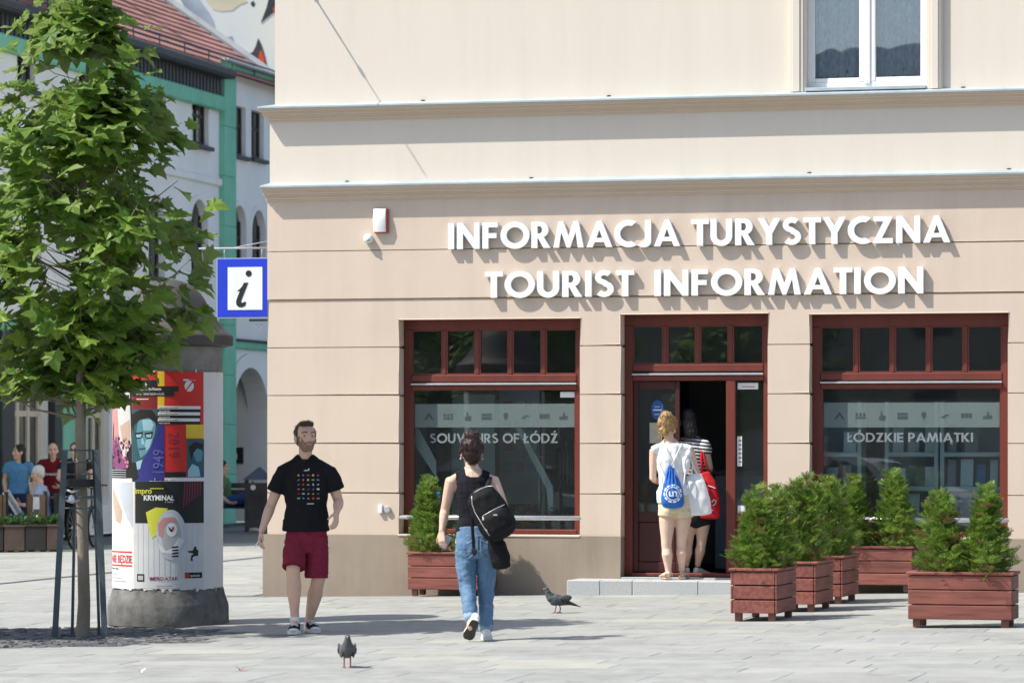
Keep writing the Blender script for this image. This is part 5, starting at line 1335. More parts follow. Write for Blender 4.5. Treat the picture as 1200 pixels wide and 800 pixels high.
def hand(vol, wr, tip, pn, k, curl=.5, thumb=1, rough=False):
    """palm from the wrist toward tip, five fingers; pn = palm normal"""
    d = (tip-wr).normalized(); pn = (pn-d*pn.dot(d)).normalized(); s_ = d.cross(pn)
    L = .185*k; pl = L*.5
    vol.tube([(wr-d*.01, .026*k, .020*k), (wr+d*pl*.3, .034*k, .017*k), (wr+d*pl*.7, .041*k, .015*k), (wr+d*pl, .040*k, .013*k)], s_, 10)
    for i, (o, l, c) in enumerate(((-.030, .066, 1.), (-.0105, .078, 1.05), (.0095, .073, 1.1), (.028, .057, 1.2))):
        p = wr+d*pl*.93+s_*o*k; dr = (d+s_*o*2.2).normalized(); r = (.0092 if i < 3 else .0080)*k; pts = [(p, r*1.05, r*1.05)]
        for j, sg in enumerate((.45, .32, .23)):
            a = curl*c*(.55, 1.0, .8)[j]; ax = s_; dr = (dr*math.cos(a)+pn*math.sin(a)).normalized(); p = p+dr*l*sg*k*1.05; pts.append((p, r*(1-.1*j), r*(1-.1*j)))
        vol.tube(pts, s_, 7)
    p = wr+d*pl*.25-s_*thumb*.026*k; dr = (d*.75-s_*thumb*.65+pn*.35).normalized(); pts = [(p, .012*k, .012*k)]
    for j, sg in enumerate((.036, .032, .026)): p = p+dr*sg*k; pts.append((p, (.0115-.0012*j)*k, (.0115-.0012*j)*k)); dr = (dr+d*.25+pn*.18*curl).normalized()
    vol.tube(pts, s_, 7)
KH = 1.11
def head(vol, c, f, k, up=V3((0, 0, 1)), ears=True):
    k = k*KH
    f = f.normalized(); r = f.cross(up).normalized(); u = r.cross(f)
    E = lambda o, a: vol.ell(c+(r*o[0]+f*o[1]+u*o[2])*k, (r*a[0]*k, f*a[1]*k, u*a[2]*k))
    E((0, -.012, .030), (.074, .093, .092)); E((0, .020, -.025), (.060, .068, .088)); E((0, .036, -.074), (.046, .046, .036)); E((0, .068, -.094), (.022, .018, .017))
    T = lambda l: vol.tube([(c+(r*x+f*y+u*z)*k, a*k, a*k) for x, y, z, a in l], None, 8)
    T([(0, .086, .020, .0085), (0, .098, -.004, .0105), (0, .106, -.022, .014)]); E((.011, .094, -.026), (.009, .010, .008)); E((-.011, .094, -.026), (.009, .010, .008))
    T([(-.048, .066, .032, .011), (-.022, .081, .036, .012), (0, .083, .032, .010), (.022, .081, .036, .012), (.048, .066, .032, .011)])
    E((.040, .060, -.018), (.024, .022, .024)); E((-.040, .060, -.018), (.024, .022, .024)); E((0, .082, -.056), (.025, .012, .013))
    if ears:
        for sg in (-1, 1): E((sg*.077, -.008, -.004), (.009, .020, .032)); E((sg*.075, .002, -.028), (.010, .011, .012))
    return r, f, u
def face_parts(par, c, f, k, mouth='lip', brow=None):
    k = k*KH
    f = f.normalized(); r = f.cross(V3((0, 0, 1))).normalized(); u = r.cross(f); q = lambda x, y, z: c+(r*x+f*y+u*z)*k
    for sg in (-1, 1):
        b = MB(); b.ball(q(sg*.031, .0660, .009), .0105*k, 12); b.build('eye', M['eye'], par, True)
        b = MB(); b.ball(q(sg*.030, .0712, .009), .0062*k, 10); b.build('iris', M['iris'], par, True)
        if brow:
            v = Vol(); v.tube([(q(sg*.012, .094, .030), .005*k, .004*k), (q(sg*.032, .091, .037), .006*k, .004*k), (q(sg*.054, .073, .031), .004*k, .003*k)], None, 8); solid('eyebrow', v, M[brow], par, .0035, 1)
    v = Vol(); v.tube([(q(-.022, .089, -.056), .003*k, .002*k), (q(0, .0955, -.055), .005*k, .0035*k), (q(.022, .089, -.056), .004*k, .004*k)], None, 8); solid('mouth', v, M[mouth], par, .0035, 1)
    return q
def figure(label, o, Y, s_, px, opts):
    pass
def frame_of(ox, oy, base=None):
    """a figure's own frame measured from the photograph: root point and metres per pixel"""
    g_ = gpt(ox, oy) if base is None else base
    s_ = F/g_.y
    def at(x, y, dy=0.0):                 # photo pixel, metres behind (+) or before (-) the feet
        Y = g_.y+dy; return V3(((x-600)/F*Y-g_.x, dy, H-(y-520)/F*Y-g_.z))
    return g_, s_, at
def shoe(par, heel, toe, k, up, uname, umat, smat, tilt=None, w=.047, lace=None, high=.07):
    """heel and toe on the sole; a low shoe with its sole as a sub-part"""
    d = (toe-heel); L = d.length; d.normalize(); upv = V3(up); upv = (upv-d*upv.dot(d)).normalized(); s_ = d.cross(upv)
    q = lambda t, h: heel+d*L*t+upv*h*k
    v = Vol(); v.tube([(q(.02, .045), .030*k, .032*k), (q(.16, .048), .036*k, .040*k), (q(.34, .046), .038*k, .042*k), (q(.55, .036), .043*k, .032*k), (q(.78, .027), .047*k, .022*k), (q(.93, .022), .036*k, .017*k)], s_, 14)
    v.tube([(q(.10, .05), .036*k, .036*k), (q(.14, high), .037*k, .043*k)], s_, 12)
    o = solid(uname, v, M[umat], par, .0055, 2)
    ol = []
    for t, w_ in ((-.03, .018), (0, .030), (.12, .037), (.35, .036), (.55, .043), (.75, .049), (.9, .042), (1.0, .024)): ol.append((t, w_))
    b = MB(); pts = [(t, w_) for t, w_ in ol]+[(t, -w_) for t, w_ in ol[::-1]]; n = len(pts)
    lo = [heel+d*L*t+s_*w_*k for t, w_ in pts]; hi = [p+upv*.027*k for p in lo]
    b.add(lo+hi, [tuple(range(n)), tuple(range(n, 2*n))[::-1]]+[(i, i+n, (i+1) % n+n, (i+1) % n) for i in range(n)]); b.build('sole', M[smat], o)
    if smat != 'sole' and tilt: 
        lo2 = [p-upv*.004 for p in lo]; b = MB(); b.add(lo2+[p-upv*.0005 for p in lo], [tuple(range(n)), tuple(range(n, 2*n))[::-1]]+[(i, i+n, (i+1) % n+n, (i+1) % n) for i in range(n)]); b.build('tread', M['sole'], o)
    if lace:
        b = MB()
        for t in (.40, .48, .56, .64): z = .088-.075*(t-.34); b.tube([q(t, z-.012)+s_*.026*k, q(t-.02, z+.004), q(t+.02, z-.012)-s_*.026*k], .0045*k, 6)
        b.tube([q(.36, .092)+s_*.0, q(.33, .10)+s_*.03*k, q(.38, .095)+s_*.035*k, q(.36, .09)], .004*k, 6); b.tube([q(.36, .092), q(.35, .098)-s_*.03*k, q(.40, .09)-s_*.03*k], .004*k, 6)
        b.build('laces', M[lace], o, True)
        v = Vol(); v.ell(q(.90, .028), (s_*.040*k, d*.030*k, upv*.017*k)); solid('toe_cap', v, M['rubber'], o, .005, 1)
    return o
def project(ob, pts_fn, origin_dir):
    pass
def strap_tube(name, mat, par, pts, w, th, up=None):
    v = Vol(); v.tube([(p, w, th) for p in pts], up, 8); return solid(name, v, mat, par, min(.006, th*.9), 1)

def shell(name, src, pred, off, mat, par, wr=None):
    """a garment lying on the body: the body's own faces inside an outline, raised along their normals and given thickness"""
    me = src.data; idx = {}; vs = []; fs = []
    for p_ in me.polygons:
        if pred(p_.center):
            for i in p_.vertices:
                if i not in idx: v_ = me.vertices[i]; idx[i] = len(vs); vs.append(v_.co+v_.normal*(off+(wr(v_.co) if wr else 0)))
            fs.append([idx[i] for i in p_.vertices])
    m2 = bpy.data.meshes.new(name); m2.from_pydata([tuple(q_) for q_ in vs], [], fs); m2.materials.append(mat); m2.polygons.foreach_set('use_smooth', [True]*len(fs)); m2.update()
    o = link(bpy.data.objects.new(name, m2), par); sd_ = o.modifiers.new('thick', 'SOLIDIFY'); sd_.thickness = off+.004; sd_.offset = -1; return o
def inpoly(x, y, pts):
    c = False
    for i in range(len(pts)):
        (x0, y0), (x1, y1) = pts[i-1], pts[i]
        if (y0 > y) != (y1 > y) and x < (x1-x0)*(y-y0)/(y1-y0)+x0: c = not c
    return c
def pxof(p_, g0): return pix((p_[0]+g0.x, p_[1]+g0.y, p_[2]+g0.z))
def strands(par, ob, mat, n, L, w, seed, flow=V3((0, 0, -1))):
    """loose locks lying over a head of hair"""
    r_ = random.Random(seed); me = ob.data; b = MB(); N = len(me.polygons)
    for _ in range(n):
        p_ = me.polygons[r_.randrange(N)]; N_ = p_.normal; c_ = p_.center; d_ = flow+V3((r_.gauss(0, .35), r_.gauss(0, .35), r_.gauss(0, .25))); d_ = d_-N_*d_.dot(N_)
        if d_.length < .1: continue
        d_.normalize(); l = L*r_.uniform(.5, 1.2); q0 = c_-d_*l*.5+N_*.001; q1 = c_+N_*(.005+.004*r_.random()); q2 = c_+d_*l*.5+N_*(-.002+.008*r_.random()); b.tube([q0, q1, q2], [w*.6, w, w*.3], 4)
    o = b.build('hair_strands', mat, par, True); o['kind'] = 'stuff'; return o
# ------------------------------------------------------------------ the man in black tee and burgundy shorts
LEGM = [(0, .082), (.2, .084), (.5, .074), (.8, .063), (1, .060), (1.15, .057), (1.35, .066), (1.6, .053), (1.85, .039), (2, .038)]
g_, s_, at = frame_of(358, 741)
P = thing('person', 'bearded man in black printed t-shirt and burgundy shorts walking toward the camera', 'person', g_)
k = 1.0
J = dict(head=at(358, 513), neck=at(358, 540, .02), pel=at(360, 618, .0), shL=at(333, 551, .01), shR=at(385.5, 552, .0))
hc = J['head']+V3((0, -.01, .0)); fd = V3((.36, -.93, .09))
v = Vol()
v.tube(torso_rings(J, k, False, 0, 0, 1, .08), V3((1, 0, 0)))
v.tube([(J['neck']+V3((0, .01, -.03)), .062, .060), (lerp(J['neck'], hc, .5)+V3((0, .008, 0)), .056, .058), (hc+V3((0, .01, -.03)), .054, .056)], V3((1, 0, 0)))
k = 1.04; r, f, u = head(v, hc, fd, k)
elL, wrL, tpL = at(317.5, 592, .06), at(306.5, 622, -.05), at(303, 638, -.09)
elR, wrR, tpR = at(397, 588, .05), at(394.5, 600, -.16), at(393.5, 615, -.22)
limb(v, J['shL'], elL, wrL, ARM, k); limb(v, J['shR'], elR, wrR, ARM, k)
hand(v, wrL, tpL, V3((.8, .1, .1)), k, .75, -1); hand(v, wrR, tpR, V3((-.7, .5, .2)), k, .55, 1)
hpL, knL, anL = at(347.5, 630, .0), at(343.5, 667, -.14), at(345.5, 723, -.13)
hpR, knR, anR = at(372.5, 630, .0), at(373, 678, -.02), at(361.5, 730, .10)
limb(v, hpL, knL, anL, LEGM, 1.0, 14, V3((0, .016, 0))); limb(v, hpR, knR, anR, LEGM, 1.0, 14, V3((0, .016, 0)))
for h in (anL, anR): v.ell(h+V3((0, -.03, -.055)), (V3((.035, 0, 0)), V3((0, .08, 0)), V3((0, 0, .03))))
traps(v, dict(neck=J['neck'], head=hc), (J['shL'], J['shR']), 1.0)
MAN = solid('body', v, M['skin_m'], P, .0055, 2)
face_parts(P, hc, fd, k, 'lip', 'hair_b')
q = lambda x, y, z: hc+(r*x+f*y+u*z)*k*KH
v = Vol(); E = lambda o, a: v.ell(q(*o), (r*a[0]*KH, f*a[1]*KH, u*a[2]*KH))
E((0, -.026, .043), (.078, .086, .085)); E((0, .016, .098), (.062, .066, .030)); E((.01, .060, .100), (.052, .028, .020)); E((0, -.05, .0), (.072, .050, .070)); E((-.070, -.01, .035), (.010, .035, .040)); E((.070, -.01, .035), (.010, .035, .040))
HR = solid('hair', v, M['hair_b'], P, .0055, 1, wrinkle(.006, 40, 40, 14)); strands(P, HR, M['hair_b'], 140, .030, .0020, 1, V3((.3, -.5, -.4)))
def inhead(c_): d_ = (c_-hc)/KH; return d_.dot(r), d_.dot(f), d_.dot(u)
def beard(c_):
    x, y, z = inhead(c_)
    if z < -.082 and y < .035: return False
    if not (-.108 < z < .02 and abs(x) < .075 and y > -.02): return False
    if abs(x) > .058: return z < .01 and y < .045
    if z > -.038 - (.0 if abs(x) > .030 else .0) + max(0, abs(x)-.035)*1.2: return False
    if abs(x) < .021 and -.066 < z < -.047: return False
    return True
bn_ = wrinkle(.0015, 90, 90, 90)
shell('beard', MAN, beard, .0035, M['stubble'], P, bn_)
v = Vol(True)
tr_ = torso_rings(J, k, False, .020, .24, .94, .06)
v.tube([(at(358.5, 622), .200, .152), (at(358.5, 611), .192, .147)]+tr_+[(J['neck']+V3((0, .004, .004)), .082, .075), (J['neck']+V3((0, .002, .022)), .070, .068)], V3((1, 0, 0)), 22)
for sh, el in ((J['shL'], elL), (J['shR'], elR)):
    i_ = lerp(J['neck'], sh, .35)+V3((0, 0, -.045))
    v.tube([(i_, .060, .062), (lerp(i_, sh, .6)+V3((0, 0, .002)), .060, .064), (sh+V3((0, 0, -.012)), .066, .068), (lerp(sh, el, .25), .071, .074), (lerp(sh, el, .46), .074, .077), (lerp(sh, el, .60), .077, .079)], None, 16)
cover(v, dict(neck=J['neck'], head=hc), (J['shL'], J['shR']), 1.0)
w1, w2 = wrinkle(.010, 7, 7, 5, 3), wrinkle(.006, 16, 16, 9, 8)
TEE = solid('t_shirt', v, M['tee'], P, .0075, 4, lambda p: w1(p)+w2(p))
v = Vol(True)
v.tube([(at(359, 615), .160, .118), (at(359, 624), .172, .126), (at(359, 636), .182, .134), (at(358, 647), .172, .118)], V3((1, 0, 0)), 20)
v.tube([(at(347, 628), .088, .115), (at(345.5, 645, -.06), .095, .114), (at(343.8, 665, -.13), .094, .108)], V3((1, 0, 0)), 16)
v.tube([(at(371.5, 628), .090, .115), (at(371, 650, .0), .096, .112), (at(370.8, 677, -.01), .094, .106)], V3((1, 0, 0)), 16)
w1, w2 = wrinkle(.009, 8, 8, 5, 8), wrinkle(.007, 15, 15, 22, 2)
solid('shorts', v, M['shorts'], P, .0065, 2, lambda p: w1(p)+w2(p))
hl = at(346.5, 735, -.08); to = at(344, 740.5, -.33); shoe(P, V3((hl.x, hl.y, .006)), V3((to.x, to.y, .004)), 1.15, (0, 0, 1), 'shoe', 'canvas', 'rubber', lace='lace')
hl = at(361, 738, .15); to = at(366.5, 744, -.09); shoe(P, V3((hl.x, hl.y, .006)), V3((to.x+.03, to.y, .004)), 1.15, (0, 0, 1), 'shoe', 'canvas', 'rubber', lace='lace')
for a in (anL, anR):
    v = Vol(); v.tube([(a+V3((0, 0, -.06)), .042, .042), (a+V3((0, 0, .0)), .042, .042)], None, 12); solid('sock', v, M['lace'], P, .006, 1)
# the printed grid of small coloured pictures
bv = BVHTree.FromPolygons([v_.co for v_ in TEE.data.vertices], [p_.vertices for p_ in TEE.data.polygons])
pr = random.Random(5); PRN = [mk('tee print %s' % n_, c, .7, .1, 9) for n_, c in dict(blue=(.08, .25, .6), red=(.55, .06, .06), yellow=(.7, .5, .08), white=(.7, .7, .68), pale=(.35, .45, .6), pink=(.6, .15, .2), green=(.15, .4, .12)).items()]
shapes = [[(-1, -.5), (1, -.5), (1, .5), (-1, .5)], [(0, -.8), (.8, 0), (0, .8), (-.8, 0)], [(-1, -.6), (-.2, .1), (0, .7), (.3, .1), (1, -.6), (0, -.3)], [(-1, 0), (-.5, .5), (.4, .6), (1, 0), (.4, -.6), (-.5, -.4)], [(-.5, -.8), (.5, -.8), (.4, 0), (.8, .3), (0, .8), (-.8, .3), (-.4, 0)], [(-1, -.3), (-.3, -.1), (.2, .5), (1, .2), (.3, -.1), (.1, -.6), (-.3, -.4)]]
def print_at(px, py, sh, sc, m):
    o = at(px, py, -.02); hit = bv.ray_cast(V3((o.x, -1, o.z)), V3((0, 1, 0)))
    if hit[0] is None: return
    n_ = hit[1]; x_ = V3((1, 0, 0)); x_ = (x_-n_*x_.dot(n_)).normalized(); z_ = x_.cross(-n_)*-1
    z_ = n_.cross(x_)
    if z_.z < 0: z_ = -z_
    b = MB(); b.add([hit[0]+n_*.004+x_*p[0]*sc+z_*p[1]*sc for p in sh], [tuple(range(len(sh)))]); b.build('print', m, P)
for i in range(5):
    for j in range(6): print_at(350.6+5.6*i+.35*j*.2, 556.6+5.35*j, pr.choice(shapes), pr.uniform(.0105, .0145), pr.choice(PRN))
print_at(360.5, 550.6, [(-2.2, -.5), (-1.9, .2), (-1.2, -.2), (-.6, .4), (0, -.1), (.8, .3), (1.2, 1.2), (1.7, 1.1), (1.5, -.6), (.5, -.4), (-.4, -.7), (-1.2, -.6)], .012, PRN[3])
print_at(364.5, 589.6, [(-2.5, -.25), (2.5, -.25), (2.5, .3), (-2.5, .3)], .012, PRN[3])
# cigarette in his hand: a thing of its own
cg = thing('cigarette', 'thin white cigarette held in the lowered hand of the bearded man', 'cigarette', g_)
c0 = tpL+V3((.0, -.01, .03)); b = MB(); b.tube([c0+V3((.012, 0, .02)), c0+V3((-.028, -.01, -.045))], .005, 8); b.build('paper', M['white'], cg); b = MB(); b.tube([c0+V3((.020, 0, .035)), c0+V3((.0125, 0, .021))], .0052, 8); b.build('filter', CM[2], cg)

# ------------------------------------------------------------------ the woman walking away
g_, s_, at = frame_of(566, 750)
P = thing('person', 'woman in black tank top and rolled blue jeans walking away with a black backpack', 'person', g_)
k = .96
J = dict(neck=at(553, 551, .01), pel=at(558, 630, .0), shL=at(529, 562.5, .0), shR=at(577.5, 562, .0), head=at(552, 530, -.0))
hc = at(552.5, 530.5, .02); fd = V3((-.12, .98, -.12))
v = Vol()
v.tube(torso_rings(J, k, True), V3((1, 0, 0)))
v.tube([(J['neck']+V3((0, 0, -.03)), .056, .052), (lerp(J['neck'], hc, .5), .050, .050), (hc+V3((0, 0, -.03)), .048, .052)], V3((1, 0, 0)))
r, f, u = head(v, hc, fd, k)
elL, wrL, tpL = at(521.5, 597, .05), at(517.5, 622, .0), at(518, 639, -.02)
elR, wrR, tpR = at(591, 594, -.02), at(590, 620, .16), at(588, 628, .24)
limb(v, J['shL'], elL, wrL, ARM, .90); limb(v, J['shR'], elR, wrR, ARM, .90)
hand(v, wrL, tpL, V3((.5, .75, .1)), .92, .7, 1); hand(v, wrR, tpR, V3((-.8, 0, .3)), .92, .6, -1)
hpL, knL, anL = at(546, 645, .0), at(547.8, 688, -.03), at(552.5, 726, -.22)
hpR, knR, anR = at(570, 645, .0), at(569.5, 690, .02), at(569.5, 738, .0)
limb(v, hpL, knL, anL, LEG, .86, 14); limb(v, hpR, knR, anR, LEG, .86, 14)
v.ell(anR+V3((0, .03, -.045)), (V3((.034, 0, 0)), V3((0, .07, 0)), V3((0, 0, .03)))); v.ell(anL+V3((-.01, -.01, -.04)), (V3((.03, 0, 0)), V3((0, .035, 0)), V3((0, 0, .045))))
traps(v, dict(neck=J['neck'], head=hc), (J['shL'], J['shR']), .85)
BODY = solid('body', v, M['skin_w'], P, .0055, 2)
face_parts(P, hc, fd, k, 'lip', 'hair_d')
q = lambda x, y, z: hc+(r*x+f*y+u*z)*k*KH
v = Vol(); E = lambda o, a: v.ell(q(*o), (r*a[0]*KH, f*a[1]*KH, u*a[2]*KH))
E((0, -.020, .038), (.083, .098, .092)); E((0, -.055, -.005), (.066, .055, .075)); E((0, -.05, -.045), (.045, .04, .05)); E((0, -.045, .115), (.055, .055, .045)); E((-.03, -.04, .135), (.026, .03, .03)); E((.035, -.05, .13), (.026, .03, .028)); E((.0, -.05, .15), (.02, .02, .018)); E((-.073, .0, .03), (.012, .045, .05)); E((.073, .0, .03), (.012, .045, .05))
HR = solid('hair', v, M['hair_d'], P, .0055, 1, wrinkle(.008, 45, 45, 16, 2)); strands(P, HR, M['hair_d'], 220, .055, .0023, 2, V3((0, .2, 1)))
b = MB()
for sg in (-1, 1): b.ball(q(sg*.083, -.0, -.045), .008, 8)
b.build('earring', M['steel'], P, True)
TKP = [(534.5, 545), (543.5, 545), (546, 557), (552, 559.5), (560, 559), (564.5, 556), (566, 545), (574, 545), (573.5, 558), (571.5, 570), (575, 580), (590, 600), (592, 622), (528, 622), (531, 600), (533, 582), (536.5, 570), (534.5, 560)]
tkw = wrinkle(.0035, 8, 8, 22, 5)
shell('tank_top', BODY, lambda c_: inpoly(*pxof(c_, g_), TKP), .009, M['tank'], P, tkw)
v = Vol(True)
v.tube([(at(558, 616), .150, .116), (at(558.5, 628), .166, .126), (at(558.5, 645), .172, .130), (at(558.5, 654), .155, .105)], V3((1, 0, 0)), 20)
v.tube([(at(546, 645), .090, .115), (at(546.5, 664, -.01), .080, .096), (at(548, 688, -.03), .064, .074), (at(550, 706, -.11), .056, .064), (at(552, 722, -.18), .053, .060)], V3((1, 0, 0)), 16)
v.tube([(at(570.5, 645), .090, .115), (at(570, 664, .01), .079, .096), (at(569.5, 690, .02), .062, .072), (at(569.5, 713, .01), .056, .063), (at(569.5, 734, .0), .054, .060)], V3((1, 0, 0)), 16)
for x in (546.5, 570.5): v.ell(at(x, 640, -.06), (V3((.078, 0, 0)), V3((0, .062, 0)), V3((0, 0, .085))))
jw = wrinkle(.007, 8, 8, 13, 1); jv = wrinkle(.004, 20, 20, 34, 7)
JN = solid('jeans', v, M['denim'], P, .0065, 2, lambda p: (jw(p)+jv(p))*(1.2 if p.z < .72 else .35))
for a, c, w_ in ((at(551.6, 719.5, -.17), at(552.4, 725, -.195), .060), (at(569.5, 731.5, 0), at(569.5, 737.5, 0), .060)):
    v = Vol(); v.tube([(a, w_, w_*1.02), (c, w_, w_*1.02)], V3((1, 0, 0)), 16); solid('trouser_cuff', v, M['denim_in'], P, .006, 1)
b = MB()
def seam(pts): b.tube(pts, .0035, 5)
vj = BVHTree.FromPolygons([v_.co for v_ in JN.data.vertices], [p_.vertices for p_ in JN.data.polygons])
def onj(px, py):
    o = at(px, py); h = vj.ray_cast(V3((o.x, -1.5, o.z)), V3((0, 1, 0))); return (h[0]+h[1]*.001) if h[0] is not None else V3((o.x, -.13, o.z))
for l in (((540, 631), (549, 636), (556, 631)), ((540, 631), (541, 648), (548.5, 654), (555, 648), (556, 631)), ((563, 631), (572, 636), (579, 631)), ((563, 631), (564, 648), (571, 654), (578, 648), (579, 631)), ((537, 626), (548, 627), (560, 627), (572, 627), (581, 626)), ((559.5, 628), (559.5, 640), (559.5, 652))):
    seam([onj(*p_) for p_ in l])
b.build('pocket_seam', M['denim_in'], P)
shoe(P, at(557, 727, -.30)+V3((0, 0, 0)), at(547.5, 748.5, -.16), .98, (0, 1, .35), 'shoe', 'white_c', 'rubber', tilt=True)
hl = at(570, 750, -.07); shoe(P, V3((hl.x, -.07, .005)), V3((hl.x-.0, .17, .004)), .98, (0, 0, 1), 'shoe', 'white_c', 'rubber')
ph = thing('mobile_phone', 'dark mobile phone in the hand of the woman with the backpack', 'phone', g_)
b = MB(); Mx = Matrix.Translation(lerp(wrL, tpL, .75)+V3((.028, .03, 0))) @ Matrix.Rotation(.5, 4, 'Y') @ Matrix.Rotation(.4, 4, 'Z'); b.box(-.033, .033, -.005, .005, -.065, .065, 0, .004, Mx); b.build('case', M['black'], ph)
b = MB(); b.box(-.029, .029, -.006, -.0052, -.058, .058, 0, 0, Mx); b.build('screen', M['banner'], ph)
# backpack
M['bag_black'] = mk('black nylon', (.009, .009, .010), .75, .2, 14, .25, 60, spec=.2, dist=.005); M['zip'] = mk('silver zip', (.55, .54, .52), .4, .1, 30, metal=.4)
BP = thing('backpack', 'black backpack with silver zips hanging from the walking woman’s right shoulder', 'backpack', g_)
B0 = lambda px, py, dy=-.2: at(px, py, dy)
v = Vol(); ax = (at(598, 625, 0)-at(569, 575, 0)).normalized(); sd = V3((ax.z, 0, -ax.x)); sd = -sd if sd.x < 0 else sd
c0 = at(576, 602, -.215)
v.tube([(c0-ax*.20, .105, .055), (c0-ax*.165, .128, .075), (c0-ax*.05, .145, .085), (c0+ax*.10, .150, .085), (c0+ax*.165, .135, .075), (c0+ax*.19, .11, .06)], sd, 24)
solid('bag', v, M['bag_black'], BP, .008, 3, wrinkle(.006, 12, 12, 12, 9))
v = Vol(); c1 = c0+V3((0, -.075, 0)); v.tube([(c1+ax*.0, .115, .035), (c1+ax*.03, .125, .045), (c1+ax*.12, .125, .045), (c1+ax*.16, .11, .035)], sd, 18)
solid('front_pocket', v, M['bag_black'], BP, .008, 3, wrinkle(.005, 12, 12, 12, 4))
bvb = [BVHTree.FromPolygons([v_.co for v_ in o.data.vertices], [p_.vertices for p_ in o.data.polygons]) for o in BP.children]
def onbag(px, py):
    o = at(px, py, -.25); hs = [b_.ray_cast(V3((o.x, -1.5, o.z)), V3((0, 1, 0))) for b_ in bvb]; hs = [h for h in hs if h[0] is not None]
    if not hs: return V3((o.x, -.27, o.z))
    h = min(hs, key=lambda h: h[0].y); return h[0]+h[1]*.003
for nm, l in (('zip', ((553, 581), (553.5, 590), (557, 600), (563, 610), (569, 620), (574, 627))), ('zip', ((566, 604), (573, 600), (580, 596), (587, 593), (591, 591))), ('zip', ((556, 577), (563, 573), (571, 570), (578, 569)))):
    b = MB(); pts = [onbag(*p_) for p_ in l]; pts = [x for i in range(len(pts)-1) for x in (pts[i], lerp(pts[i], pts[i+1], .5))]+[pts[-1]]; b.tube(pts, .0034, 6); b.build(nm, M['zip'], BP, True)
for a, c in (((566, 605), (567, 609)), ((569, 619), (571, 622))): b = MB(); b.tube([onbag(*a), onbag(*c)], .007, 6); b.build('zip_pull', M['zip'], BP)
b = MB(); b.box(*[x for i in range(3) for x in (onbag(580.5, 603)[i]-(.016, .002, .006)[i], onbag(580.5, 603)[i]+(.016, .002, .006)[i])], 0, .001); b.build('badge', M['zip'], BP)
def strap(l, w_=.020, th=.006, par=BP): return strap_tube('strap', M['bag_black'], par, l, w_, th, V3((1, 0, .3)))
strap([at(575, 563, .09), at(576, 558.5, .03), at(574, 560, -.04), at(571, 568, -.10), at(568, 577, -.15)], .022, .008)
strap([at(553, 580, -.19), at(560, 573, -.20), at(568, 572, -.17)], .018, .01)
strap([at(553, 588, -.20), at(553.5, 615, -.19), at(555, 640, -.17), at(556, 650, -.17)], .016, .006)
b = MB(); Mx = Matrix.Translation(at(555.5, 646, -.18)); b.box(-.022, .022, -.008, .008, -.02, .02, 0, .004, Mx); b.build('buckle', M['black'], BP)
v = Vol(); v.tube([(at(578, 628, -.12), .05, .04), (at(583, 640, -.14), .075, .045), (at(587, 655, -.14), .08, .045), (at(588, 664, -.14), .07, .035)], V3((1, 0, .2)), 18)
HB = thing('shoulder_bag', 'small soft black bag hanging below the backpack of the walking woman', 'bag', g_)
solid('pouch', v, M['bag_black'], HB, .008, 3, wrinkle(.006, 14, 14, 10, 2)); strap([at(576, 600, -.10), at(577, 615, -.11), at(579, 630, -.13)], .014, .006, HB)

# ------------------------------------------------------------------ blond woman in white on the step
b0 = facw(U(790, -.14), -.14, VV(790, 678, -.14))
g_, s_, at = frame_of(0, 0, b0)
P = thing('person', 'blond woman in white top and cream shorts standing on the doorstep with her back turned', 'person', g_)
k = .95
J = dict(neck=at(785, 517, .01), pel=at(791, 592, 0), shL=at(766.5, 527.5, 0), shR=at(808, 527, 0))
hc = at(782.5, 501, .03); fd = V3((.45, .85, -.25))
v = Vol(); v.tube(torso_rings(J, k, True), V3((1, 0, 0)))
v.tube([(J['neck']+V3((0, 0, -.03)), .054, .050), (lerp(J['neck'], hc, .5), .047, .047), (hc+V3((0, 0, -.03)), .046, .05)], V3((1, 0, 0)))
r, f, u = head(v, hc, fd, k)
elL, wrL, tpL = at(765, 560, .03), at(774, 566, .24), at(780, 566, .36); elR, wrR, tpR = at(817, 557, .02), at(818, 561, .22), at(815, 562, .33)
limb(v, J['shL'], elL, wrL, ARM, .88); limb(v, J['shR'], elR, wrR, ARM, .88)
hand(v, wrL, tpL, V3((.4, 0, .9)), .9, .5, 1); hand(v, wrR, tpR, V3((-.3, 0, .9)), .9, .5, -1)
hpL, knL, anL = at(782, 602, 0), at(781, 638, .0), at(783.5, 671, .0); hpR, knR, anR = at(801, 602, 0), at(798.5, 636, .03), at(799, 668, .07)
limb(v, hpL, knL, anL, LEG, .93, 14, V3((0, -.015, 0))); limb(v, hpR, knR, anR, LEG, .93, 14, V3((0, -.015, 0)))
for a, dx in ((anL, -.05), (anR, .03)):
    v.tube([(V3((a.x, a.y-.045, .045 if a is anL else a.z-.05)), .026, .026), (V3((a.x+dx*.4, a.y+.05, .032+a.z*.25)), .034, .026), (V3((a.x+dx, a.y+.16, .028)), .042, .015)], V3((1, 0, 0)), 12)
traps(v, dict(neck=J['neck'], head=hc), (J['shL'], J['shR']), .82)
BODY = solid('body', v, M['skin_l'], P, .006, 2)
face_parts(P, hc, fd, k)
q = lambda x, y, z: hc+(r*x+f*y+u*z)*k*KH
v = Vol(); E = lambda o, a: v.ell(q(*o), (r*a[0]*KH, f*a[1]*KH, u*a[2]*KH))
E((0, -.022, .036), (.083, .094, .090)); E((0, -.06, .07), (.065, .06, .062)); E((.01, -.085, .10), (.05, .045, .045)); E((-.03, -.07, .04), (.04, .05, .05)); E((0, -.06, -.03), (.055, .04, .055)); E((.072, .0, .02), (.014, .045, .05)); E((-.072, .0, .02), (.014, .045, .05))
